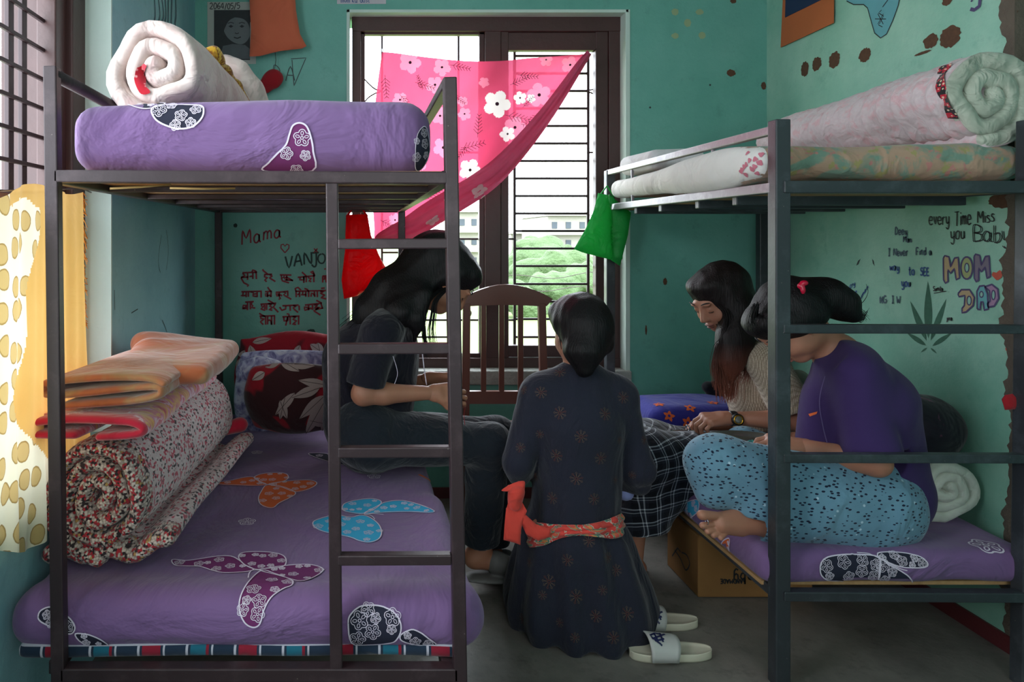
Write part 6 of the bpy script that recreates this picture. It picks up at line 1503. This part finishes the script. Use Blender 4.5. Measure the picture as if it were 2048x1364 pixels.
def heart(m, sf, x, y, r, w): stroke(m, sf, [(x, y+r*.95), (x-r*.9, y-.1*r), (x-r*.85, y-r*.8), (x-r*.35, y-r*.95), (x, y-r*.5), (x+r*.4, y-r*.95), (x+r*.9, y-r*.75), (x+r*.85, y-.05*r), (x, y+r*.95)], w, .002, 3)
wtext(wall_back, 'wall_drawing', MT['red_ink'], lambda m: (heart(m, SB, 570, 497, 9, .006), stroke(m, SB, [(628, 497), (635, 504)], .006), stroke(m, SB, [(635, 497), (628, 505)], .006)), 'dark red heart outline')
# Devanagari lines, traced stroke by stroke (coordinates in a 1364-wide view of x 440-700, y 430-690)
def Dv(m, pts, w=.0085): stroke(m, SB, [(440+a*.19062, 430+b*.19062) for a, b in pts], w, .002, 3)
dev = [
 [[(235, 606), (390, 600)], [(235, 610), (262, 632), (225, 658)], [(218, 655), (300, 650)], [(222, 660), (252, 712), (300, 735), (285, 750)], [(290, 606), (290, 680)], [(310, 650), (328, 640), (345, 652)], [(345, 604), (345, 672)], [(335, 600), (345, 576), (378, 590), (383, 672)]],
 [[(446, 570), (462, 590), (500, 620)], [(462, 625), (548, 622)], [(470, 628), (468, 650), (500, 655), (470, 682), (490, 700)], [(520, 625), (548, 640), (520, 660), (582, 698)]],
 [[(628, 628), (750, 630)], [(645, 630), (645, 660), (672, 655), (672, 632)], [(645, 660), (655, 690), (725, 712)], [(700, 632), (700, 690)], [(672, 665), (700, 652), (735, 672), (765, 690)], [(680, 680), (768, 686)]],
 [[(815, 655), (995, 636)], [(842, 655), (838, 680), (880, 680), (880, 650)], [(880, 640), (880, 712)], [(860, 598), (905, 640)], [(905, 640), (905, 705)], [(930, 645), (930, 660), (960, 668), (932, 690), (958, 700)], [(985, 705), (985, 620), (950, 600), (975, 590), (995, 640)]],
 [[(1075, 640), (1118, 640)], [(1078, 642), (1078, 708)], [(1098, 642), (1098, 672), (1082, 676)], [(1110, 642), (1114, 708)], [(1098, 560), (1106, 572)]],
 [[(225, 805), (440, 800)], [(245, 806), (240, 840), (220, 850), (275, 842)], [(275, 806), (275, 862)], [(298, 806), (298, 858)], [(320, 806), (350, 812), (348, 850), (390, 855)], [(390, 804), (390, 862)], [(355, 830), (385, 826)], [(432, 804), (432, 866)]],
 [[(472, 805), (545, 800)], [(500, 806), (500, 862)], [(500, 832), (475, 826), (480, 850), (500, 846), (525, 840), (530, 858)], [(500, 756), (515, 780), (535, 800)], [(536, 802), (536, 862)]],
 [[(585, 812), (718, 800)], [(622, 812), (622, 856)], [(622, 836), (590, 826), (598, 850), (640, 838), (650, 852)], [(622, 856), (635, 876), (615, 884)], [(665, 806), (690, 818), (668, 838), (748, 884)], [(710, 804), (712, 850)]],
 [[(790, 800), (1112, 792)], [(800, 862), (798, 800), (790, 770), (820, 760), (850, 790)], [(835, 800), (835, 860)], [(812, 836), (835, 826)], [(870, 800), (866, 830), (850, 838), (905, 834)], [(900, 800), (900, 858)], [(885, 770), (915, 780), (930, 800), (930, 860)], [(955, 858), (960, 820), (980, 826), (990, 845)], [(990, 798), (995, 860)], [(1020, 798), (1022, 862)], [(1050, 800), (1090, 802), (1052, 822), (1100, 840), (1060, 868), (1115, 880)], [(1060, 770), (1100, 765)]],
 [[(265, 914), (355, 908)], [(290, 912), (288, 998)], [(288, 950), (245, 948), (240, 984), (288, 978)], [(240, 984), (285, 956)], [(318, 912), (320, 990)], [(335, 912), (330, 940), (345, 950), (335, 972), (370, 975)]],
 [[(425, 936), (590, 925)], [(440, 938), (435, 955), (460, 960), (430, 985), (470, 1000), (472, 950), (455, 948)], [(490, 935), (490, 996)], [(505, 932), (545, 935), (520, 955), (550, 968), (515, 995), (550, 998)], [(500, 890), (560, 925)], [(560, 930), (580, 940), (560, 965), (612, 1020)]],
 [[(655, 952), (825, 945)], [(690, 952), (690, 985), (650, 1000), (625, 965)], [(735, 950), (738, 1005)], [(765, 950), (800, 955), (768, 975), (790, 998), (820, 1022)], [(830, 948), (832, 1000)]],
 [[(890, 945), (1070, 925)], [(930, 942), (930, 1000)], [(930, 972), (885, 965), (892, 1000), (930, 985), (955, 975), (958, 990)], [(970, 940), (972, 995)], [(985, 945), (1030, 940), (990, 975), (1045, 968), (985, 1005), (1055, 1050)], [(1010, 895), (1070, 925)], [(1060, 930), (1078, 985)], [(1000, 990), (1080, 975)]],
 [[(415, 1062), (580, 1056)], [(430, 1064), (428, 1085), (465, 1090), (425, 1120), (455, 1150)], [(412, 1030), (440, 1050), (475, 1062)], [(478, 1062), (480, 1150)], [(500, 1060), (500, 1148)], [(500, 1110), (520, 1100), (535, 1112), (540, 1150)], [(540, 1060), (542, 1152)], [(572, 1058), (572, 1150)]],
 [[(655, 1068), (835, 1060)], [(670, 1068), (672, 1110), (712, 1108), (710, 1066)], [(710, 1066), (690, 1160)], [(725, 1064), (722, 1040), (700, 1036)], [(735, 1064), (738, 1148)], [(760, 1066), (800, 1066), (765, 1095), (805, 1110), (762, 1145), (798, 1148)], [(825, 1062), (825, 1150)]]]
for wd in dev:
    wtext(wall_back, 'wall_writing', MT['red_ink'], lambda m: [Dv(m, l) for l in wd])
wtext(wall_back, 'wall_writing', MT['pencil'], lambda m: (write(m, SB, 'D', 546, 158, 26, 1, 0, .004), write(m, SB, 'A', 572, 160, 26, 1.1, 0, .005), stroke(m, SB, [(582, 118), (612, 116), (588, 172), (584, 120)], .004)), 'pencil letters DAY')
mb = MB(); rr = random.Random(9)
def blot(mb, sf, x, y, rx, ry, off=.0015, n=30, jag=.11):
    p, nn = sf.ray(x, y); k = p.y/F; T = Vector((0, 1, 0)) if abs(nn.x) > .5 else Vector((1, 0, 0)); Z = Vector((0, 0, 1)); V = [p+nn*off]
    for i in range(n): a = 2*PI*i/n; q = 1+rr.uniform(-jag, jag); V.append(p+T*math.cos(a)*rx*k*q*(2.6 if abs(nn.x) > .5 else 1)+Z*math.sin(a)*ry*k*q+nn*off)
    mb.add(V, [(0, 1+i, 1+(i+1) % n) for i in range(n)])
MT['chip'] = plain('exposed_brown_plaster', srgb(98, 66, 46), .9, var=.3, vscale=60); MT['cream_dab'] = plain('cream_paint_dab', srgb(150, 170, 130), .8)
MT['dark_smudge'] = plain('dark_smudge', srgb(50, 60, 58), .9)
for x, y, rx, ry in ((1610, 138, 6, 15), (1634, 128, 7, 14), (1669, 120, 8, 16), (1730, 110, 8, 14), (1862, 82, 9, 14), (1900, 73, 12, 22), (1846, 106, 10, 3), (2022, 28, 7, 10), (1895, 2, 6, 9), (2008, 400, 17, 16)):
    wtext(wall_right, 'plaster_chip', MT['chip'], lambda m: blot(m, SR, x, y, rx*.8, ry, .0012))
for x, y, rx, ry, mm in ((1462, 146, 9, 7, 'chip'), (1466, 2, 6, 5, 'chip'), (471, 451, 4, 4, 'dark_smudge'), (1350, 24, 7, 7, 'cream_dab'), (1399, 24, 8, 6, 'cream_dab'), (1375, 46, 7, 8, 'cream_dab'), (1350, 72, 7, 6, 'cream_dab'), (1404, 71, 7, 7, 'cream_dab'), (1330, 563, 4, 7, 'chip'), (1292, 660, 2, 10, 'chip'), (1420, 170, 2, 2, 'dark_smudge'), (622, 664, 9, 6, 'green_ink'), (1527, 172, 5, 8, 'chip'), (1300, 215, 2, 2, 'dark_smudge')):
    wtext(wall_back, 'paint_mark', MT[mm], lambda m: blot(m, SB, x, y, rx, ry, .0012))
q4 = lambda a, b: (1680+a*.23454, 400+b*.23454)
def W4(m, txt, a, b, h, dx=1, slope=0, w=.004, **k): x, y = q4(a, b); write(m, SR, txt, x, y, h*.23454, dx, slope, w, .002, **k)
I = MT['ink']
for tx, a, b, h, dx, sl in (('every', 765, 213, 118, .60, -.03), ('Time', 985, 215, 128, .52, -.03), ('Miss', 1180, 190, 105, .72, -.04), ('you', 950, 335, 118, .68, -.03)):
    wtext(wall_right, 'wall_writing', I, lambda m: W4(m, tx, a, b, h, dx, sl, .0026, outline=.9, seed=4), 'black double-lined handwriting '+tx)
wtext(wall_right, 'wall_writing', I, lambda m: W4(m, 'Baby', 1150, 345, 145, 1.0, .02, .0032, outline=1.7, seed=4, gap=.12), 'black double-lined handwriting Baby')
for tx, a, b, h, mm in (('Deey', 475, 295, 60, 'dim_ink'), ('Man', 545, 360, 50, 'dim_ink'), ('I Never', 415, 475, 65, 'dim_ink'), ('Find a', 655, 470, 62, 'dim_ink'), ('way', 430, 600, 62, 'blue_ink'), ('to', 590, 635, 75, 'blue_ink'), ('SEE', 690, 640, 62, 'blue_ink'), ('you', 530, 735, 70, 'blue_ink'), ('NG  I W', 345, 880, 62, 'dim_ink')):
    wtext(wall_right, 'wall_writing', MT[mm], lambda m: W4(m, tx, a, b, h, .72, 0, .0055, seed=6))
wtext(wall_right, 'wall_writing', I, lambda m: (W4(m, 'Sumila', 800, 775, 38, .75, 0, .004), stroke(m, SR, [q4(805, 795), q4(910, 778)], .003)), 'small black signature, underlined')
wtext(wall_right, 'wall_writing', I, lambda m: W4(m, 'jina', 915, 1025, 38, .8, 0, .004))
wtext(wall_right, 'wall_writing', MT['blue_ink'], lambda m: (W4(m, 'se cry', 40, 790, 45, .7, -.7, .004), W4(m, 'love', 95, 830, 40, .7, -.7, .004), W4(m, 'Suman', 160, 875, 34, .8, -1.5, .004)), 'small slanted blue handwriting')
# bubble letters
def bub(polyl, cols, par, ring='outline'):
    for pts, c in polyl:
        pts = [q4(*p) for p in pts]; mb = MB(); mb.cur = 0; fill(mb, SR, pts, .001, 3, False); mb.cur = 1; stroke(mb, SR, list(pts)+[pts[0]], .0055, .002, 3); yield mb, c
MT['b_peach'] = plain('peach_crayon', srgb(186, 164, 126), .9); MT['b_mauve'] = plain('mauve_crayon', srgb(128, 118, 132), .9); MT['b_yel'] = plain('yellow_green_crayon', srgb(164, 172, 118), .9); MT['b_aqua'] = plain('aqua_crayon', srgb(110, 176, 180), .9); MT['b_pink'] = plain('pink_crayon', srgb(170, 136, 164), .9); MT['violet_line'] = plain('violet_crayon_line', srgb(84, 74, 112), .9); MT['b_red'] = plain('red_crayon', srgb(196, 92, 74), .9)
ML_ = lambda x, y, s_: [(x, y), (x+15*s_, y-20), (x+55*s_, y-10), (x+70*s_, y+75), (x+110*s_, y), (x+145*s_, y-5), (x+158*s_, y+170), (x+125*s_, y+185), (x+108*s_, y+90), (x+72*s_, y+130), (x+45*s_, y+100), (x+45*s_, y+200), (x+20*s_, y+215), (x+2, y+185)]
OL = lambda x, y, w, h: [(x+w/2+w/2*math.cos(a), y+h/2-h/2*math.sin(a)) for a in [2*PI*i/18 for i in range(18)]]
def bubble(name, pts, col, line, hole=None, label=None):
    mb = MB(); p2_ = [q4(*p) for p in pts]; mb.cur = 0; fill(mb, SR, p2_, .001, 3, False); mb.cur = 1; stroke(mb, SR, p2_+[p2_[0]], .006, .002, 3)
    if hole: p3_ = [q4(*p) for p in hole]; mb.cur = 2; fill(mb, SR, p3_, .0014, 2.5, False); mb.cur = 1; stroke(mb, SR, p3_+[p3_[0]], .004, .002, 3)
    mb.build(name, [MT[col], MT[line], MT['wall_r']], wall_right, label=label)
bubble('bubble_letter', ML_(885, 495, .88), 'b_peach', 'violet_line', label='peach bubble letter M')
bubble('bubble_letter', OL(1035, 485, 100, 190), 'b_yel', 'violet_line', OL(1068, 540, 36, 75), 'yellow-green bubble letter O')
bubble('bubble_letter', [(a, b*1.0) for a, b in ML_(1148, 482, .88)], 'b_mauve', 'violet_line', label='mauve bubble letter M')
bubble('bubble_letter', [(1010, 800), (1040, 765), (1110, 765), (1150, 830), (1140, 900), (1080, 955), (1045, 962), (1045, 925), (1065, 900), (1070, 815), (1020, 825)], 'b_peach', 'violet_line', OL(1088, 820, 36, 75), 'peach bubble letter D')
bubble('bubble_letter', [(1175, 930), (1172, 780), (1195, 735), (1235, 730), (1262, 800), (1270, 930), (1235, 940), (1225, 870), (1205, 870), (1200, 935)], 'b_aqua', 'violet_line', OL(1195, 780, 32, 50), 'aqua bubble letter A')
bubble('bubble_letter', [(1240, 740), (1300, 720), (1350, 760), (1358, 840), (1320, 905), (1268, 915), (1262, 885), (1285, 860), (1280, 775)], 'b_pink', 'violet_line', OL(1298, 770, 30, 80), 'pink bubble letter D')
bubble('wall_drawing', [(1345, 680), (1305, 640), (1312, 620), (1340, 628), (1368, 605), (1385, 625), (1378, 655)], 'b_red', 'b_red', label='small red crayon heart')
bubble('wall_drawing', [(1420, 1262), (1440, 1250), (1455, 1280), (1482, 1310), (1470, 1318), (1445, 1290), (1425, 1280)], 'b_red', 'b_red', label='small red crayon heart lower on the wall')
# leaf drawing
MT['leaf_g'] = plain('dark_green_crayon', srgb(66, 112, 92), .9, var=.2, vscale=60)
for cx_, cy_, tx, ty, w_ in ((755, 1180, 752, 690, 34), (740, 1200, 600, 860, 26), (775, 1200, 910, 840, 26), (735, 1240, 570, 1130, 20), (790, 1245, 960, 1130, 20), (745, 1260, 690, 1300, 8), (775, 1262, 830, 1310, 8)):
    L_ = math.hypot(tx-cx_, ty-cy_); ux, uy = (tx-cx_)/L_, (ty-cy_)/L_
    pts = [(cx_+ux*L_*t-uy*w_*math.sin(PI*t**.8), cy_+uy*L_*t+ux*w_*math.sin(PI*t**.8)) for t in [i/8 for i in range(9)]]; pts += [(cx_+ux*L_*t+uy*w_*math.sin(PI*t**.8), cy_+uy*L_*t-ux*w_*math.sin(PI*t**.8)) for t in [i/8 for i in range(7, 0, -1)]]
    mb = MB(); fill(mb, SR, [q4(*p) for p in pts], .001, 3, False); mb.build('leaf_drawing', MT['leaf_g'], wall_right)
for pts in ([(140, 560), (155, 520), (178, 500), (160, 548)], [(275, 500), (290, 520), (298, 565), (282, 540)]):
    mb = MB(); fill(mb, SR, [q4(*p) for p in pts], .001, 3, False); mb.build('paint_mark', MT['dark_smudge'], wall_right)
# teal drawing and letter on the upper right wall
MT['aqua_draw'] = plain('aqua_chalk', srgb(104, 168, 176), .9)
mb = MB(); pd = [(1694, 2), (1708, 9), (1728, 9), (1736, 16), (1744, 45), (1750, 66), (1762, 76), (1774, 68), (1786, 42), (1797, 12), (1802, -12), (1690, -14)]
mb.cur = 0; fill(mb, SR, pd, .001, 5, False); mb.cur = 1; stroke(mb, SR, pd, .004, .002, 3)
for k in range(6): stroke(mb, SR, [(1762, 38), (1762+11*math.cos(k*1.05), 38+12*math.sin(k*1.05))], .003, .002, 2)
stroke(mb, SR, [(1766, 14), (1778, -2), (1786, -6)], .004, .002, 3); stroke(mb, SR, [(1764, 20), (1758, 26), (1768, 32), (1758, 50), (1766, 54)], .003, .002, 3)
mb.build('wall_drawing', [MT['aqua_draw'], MT['ink']], wall_right, label='aqua shape with dark outline, tapering downward')
wtext(wall_right, 'wall_writing', MT['violet_line'], lambda m: (stroke(m, SR, [(1962, -6), (1960, 12), (1950, 20), (1942, 18)], .012), stroke(m, SR, [(1946, -4), (1944, 4)], .006)))
wtext(wall_left, 'wall_writing', MT['violet_line'], lambda m: write(m, SL, 'DEVIL', 316, 686, 18, .62, -.08, .006), 'dark handwriting DEVIL')
for pts in ([(322, 470), (316, 520), (320, 545)], [(332, 460), (336, 500), (332, 540)], [(324, 640), (330, 655), (334, 668)], [(262, 626), (275, 618)], [(228, 580), (229, 620)]):
    wtext(wall_left, 'paint_mark', MT['dark_smudge'], lambda m: stroke(m, SL, pts, .004, .0015, 4, True))
wtext(wall_left, 'wall_drawing', MT['dim_ink'], lambda m: [stroke(m, SL, smooth2([(308+i*7, -10), (310+i*7+3*math.sin(i), 30), (307+i*7, 50), (312+i*7, 70)], 5), .012, .0015+.0003*i, 4) for i in range(7)], 'faded grey figure drawing')
# box printing
def upside(mb, txt, x, y, h, dx, w):     # upside-down printing on the box front
    sfb = Surf(plane=(Vector((0, 2.6, 0)), Vector((0, -1, 0)))); cx = x
    for chh in txt:
        g = G[chh]; wd = max(p[0] for l in g for p in l)
        for l in g: stroke(mb, sfb, [(cx-px*h*dx, y+py*h) for px, py in l], w, .0015, 2)
        cx -= (wd+.2)*h*dx
mb = MB(); upside(mb, 'HANDMADE'.replace('H', 'h'), 1490, 1158, 9, 1.0, .004); mb.build('printed_text', MT['ink'], bx)
mb = MB(); upside(mb, 'Baby', 1520, 1146, 22, 1.0, .006); mb.build('printed_text', MT['ink'], bx)
sfl = Surf(plane=(Vector((x0, 0, 0)), Vector((-1, 0, 0)))); mb = MB()
stroke(mb, sfl, [(1350, 1100), (1362, 1118), (1372, 1140), (1380, 1128), (1374, 1110), (1364, 1105)], .006, .0015, 3, True); stroke(mb, sfl, [(1345, 1112), (1356, 1096), (1362, 1104)], .006, .0015, 3); mb.build('printed_text', MT['ink'], bx)

# ---------------------------------------------------------------- posters
MT['paper'] = plain('poster_paper', srgb(176, 178, 170), .6); MT['g1'] = plain('portrait_dark', srgb(44, 46, 50), .6, var=.3, vscale=25); MT['g2'] = plain('portrait_mid', srgb(96, 100, 104), .6, var=.2, vscale=25); MT['g3'] = plain('portrait_light', srgb(112, 116, 118), .6, var=.15, vscale=20)
ps = empty('poster', 'black and white portrait photo poster with date writing, on the back wall', 'poster', P(458, 140, YB))
def sheet(px0, py0, px1, py1, Y, par, mat, name='sheet', th=.002):
    mb = MB(); a = P(px0, py0, Y); b = P(px1, py1, Y); mb.box((a.x, Y-th, b.z), (b.x, Y, a.z)); return mb.build(name, mat, par)
sheet(415, 4, 512, 128, YB-.001, ps, MT['paper'])
pp = Surf(plane=(Vector((0, YB-.004, 0)), Vector((0, -1, 0))))
mb = MB(); mb.cur = 0; fill(mb, pp, [(428, 20), (500, 20), (500, 120), (428, 120)], .0, 9, False)
mb.cur = 2; fill(mb, pp, [(446, 45), (456, 36), (480, 36), (494, 44), (500, 60), (498, 76), (486, 88), (470, 86), (456, 76), (448, 62)], .001, 6)
mb.cur = 0; fill(mb, pp, [(438, 50), (440, 28), (470, 22), (498, 28), (500, 46), (480, 34), (460, 40), (450, 56), (446, 66)], .002, 6)
mb.cur = 1; fill(mb, pp, [(446, 92), (466, 88), (490, 90), (500, 98), (500, 118), (440, 118)], .001, 7, False)
mb.cur = 0
for ex in (462, 484): fill(mb, pp, [(ex-5, 53), (ex, 50), (ex+5, 53), (ex, 56)], .003, 3, False); stroke(mb, pp, [(ex-6, 47), (ex, 45), (ex+6, 47)], .004, .003, 2)
stroke(mb, pp, [(470, 66), (474, 68), (478, 66)], .004, .003, 2); stroke(mb, pp, [(468, 75), (475, 77), (482, 74)], .006, .003, 2)
mb.build('portrait', [MT['g1'], MT['g2'], MT['g3']], ps)
mb = MB(); write(mb, pp, '2064/05/5', 420, 18, 12, 1.05, 0, .004, .001); mb.build('date_writing', MT['ink'], ps)
np_ = empty('notice', 'small pale paper strip with blue writing above the back window', 'paper', P(720, 10, YB)); sheet(674, -20, 772, 8, YB-.001, np_, plain('pink_paper', srgb(196, 190, 196), .7))
mb = MB(); write(mb, pp, 'mom ka dost', 682, 5, 12, .8, 0, .003, .001) if all(c_ in G for c_ in 'mom ka dost') else None; mb.build('writing', MT['blue_ink'], np_)
op = empty('poster', 'orange poster with a navy panel, curling off the right wall', 'poster', (XR, 3.2, 2.3))
MT['or_poster'] = plain('orange_poster', srgb(186, 98, 52), .6); MT['navy_poster'] = plain('navy_panel', srgb(26, 40, 78), .6)
def onR(px, py, off=.002): p, n = SR.ray(px, py); return p+Vector((-off, 0, 0))
def quadR(pts, off, th, name, mat, par):
    q = [onR(x, y, off) for x, y in pts]; k = [v+Vector((th, 0, 0)) for v in q]; n = len(q); mb = MB(); mb.add(q+k, [tuple(range(n)), tuple(range(2*n-1, n-1, -1))]+[(i, (i+1) % n, (i+1) % n+n, i+n) for i in range(n)]); return mb.build(name, mat, par)
quadR([(1573, -60), (1674, -120), (1672, 46), (1566, 95)], .012, .003, 'sheet', MT['or_poster'], op)
quadR([(1578, -50), (1660, -110), (1648, 0), (1576, 35)], .0145, .002, 'printed_panel', MT['navy_poster'], op)

# ---------------------------------------------------------------- slippers
MT['cream_foam'] = plain('cream_foam', srgb(212, 206, 184), .6, var=.05); MT['white_strap'] = plain('white_strap_vinyl', srgb(200, 198, 194), .4, var=.06)
def slipper(x0_, x1_, yc, label, seed):
    L_ = x1_-x0_; r = empty('slipper', label, 'slipper', ((x0_+x1_)/2, yc, 0), 'pair of cream slippers on the floor')
    def half(t): return .046*(math.sin(PI*min(1, max(0, t))**.85)**.42)*(1-.16*math.exp(-((t-.55)/.16)**2)) if 0 < t < 1 else .0
    N = 34; V = []; prof = [(.5, 0), (.92, 0), (1, .006), (1.0, .022), (.96, .026), (.86, .023), (.3, .022)]
    mb = MB(); ring = []
    for i in range(N+1):
        t = .5-.5*math.cos(PI*i/N); h_ = max(.002, half(t)); lift = .004*max(0, t-.8)*5
        for sgn in (-1, 1):
            for a, z in (prof if sgn < 0 else prof[::-1]): V.append((x0_+L_*t, yc+sgn*a*h_+.004*math.sin(t*3), z*(1 if t > .03 else 1)+ (lift if z > .01 else lift*.5)))
    n = 14; mb.add(V, [(i*n+k, i*n+(k+1) % n, (i+1)*n+(k+1) % n, (i+1)*n+k) for i in range(N) for k in range(n)]+[tuple(range(n)), tuple(range(N*n+n-1, N*n-1, -1))])
    mb.build('sole', MT['cream_foam'], r, True)
    mb = MB(); M = 16; V = []
    for j in range(9):
        u = j/8; xx = x0_+L_*(.20+.32*u)
        for k in range(M+1):
            a = PI*k/M; wx = .047; V.append((xx+.018*math.sin(a)*(u-.4)-.012*math.cos(a)*0+.03*(math.sin(a))*.2, yc-wx*math.cos(a), .010+(.050+.012*(1-u))*math.sin(a)**.7))
    mb.add(V, [(j*(M+1)+k, j*(M+1)+k+1, (j+1)*(M+1)+k+1, (j+1)*(M+1)+k) for j in range(8) for k in range(M)])
    st = mb.build('strap', MT['white_strap'], r, True); md = st.modifiers.new('thick', 'SOLIDIFY'); md.thickness = .004
    return r, st
r1, st1 = slipper(.853, 1.110, 2.235, 'cream slipper with blue marked strap, nearest of the pair beside the kurta hem', 1)
r2, st2 = slipper(.880, 1.150, 2.41, 'cream slipper with blue marked strap, the farther one partly behind its mate', 2)
for st, cx_, cy_ in ((st1, 1317, 1278), (st2, 1312, 1232)):
    sfs = Surf(st); mb = MB()
    for pts in ([(-18, -4), (-8, -8), (4, -6)], [(-14, 2), (0, -2), (12, -6)], [(-6, 6), (4, 4), (10, 2)], [(-16, -2), (-2, 8), (6, 14)], [(2, -8), (6, 2), (8, 8)], [(-10, -8), (-4, 2), (-8, 6)]):
        stroke(mb, sfs, [(cx_+a, cy_+b) for a, b in pts], .006, .0065, 2)
    mb.build('logo', plain('navy_logo', srgb(34, 40, 84), .4), st.parent)
# bushes and barbed wire outside
MT['bush'] = plain('bush_leaves', srgb(84, 108, 68), .9, var=.3, vscale=3, bump=1, bscale=5, bd=.2)
for i, (x, y, Y, r_) in enumerate(((1105, 545, 21, 1.0), (1130, 552, 18, .8), (1060, 535, 27, 1.2), (925, 560, 22, .8), (1090, 530, 36, 1.2), (1035, 552, 17, .6), (1165, 550, 24, .8))):
    s = SDF(); p = P(x, y, Y); p.z = -.6+r_*.6
    for k in range(7): a = k*2.4+i; s.ell(p+Vector((math.cos(a)*r_*.7, math.sin(a)*r_*.4, (k % 3)*r_*.3-.1)), (r_*.6, r_*.5, r_*.5), None, .2)
    o = sdf_obj(s, r_*.09, 'bush', MT['bush'], None, folds(r_*.09, 9/r_, i)); tag(o, 'green bush outside beyond the window bars, '+['just right of the middle', 'at right nearest the fence wire', 'left of the far tall one', 'left of the window post', 'the tallest, far behind', 'lowest in the gap of the right window', 'rightmost near the bars edge'][i], 'bush', 'bushes outside the window')
fe = empty('fence', 'dark wire fence with thin posts outside beyond the window', 'fence', (2, 7, -.6))
for px_ in (760, 1000, 1240): mb = MB(); p = P(px_, 560, 7); mb.beam((p.x, 7, -.6), (p.x, 7, p.z), .03, .03); mb.build('post', MT['bar'], fe)
for k in range(3):
    pts = [P(740+i*13, 566+k*12+5*math.sin(i*.5+k)+.5*i*(k-1), 7) for i in range(42)]; mb = MB(); mb.tube(pts, .0035, 5); mb.build('wire', MT['bar'], fe)
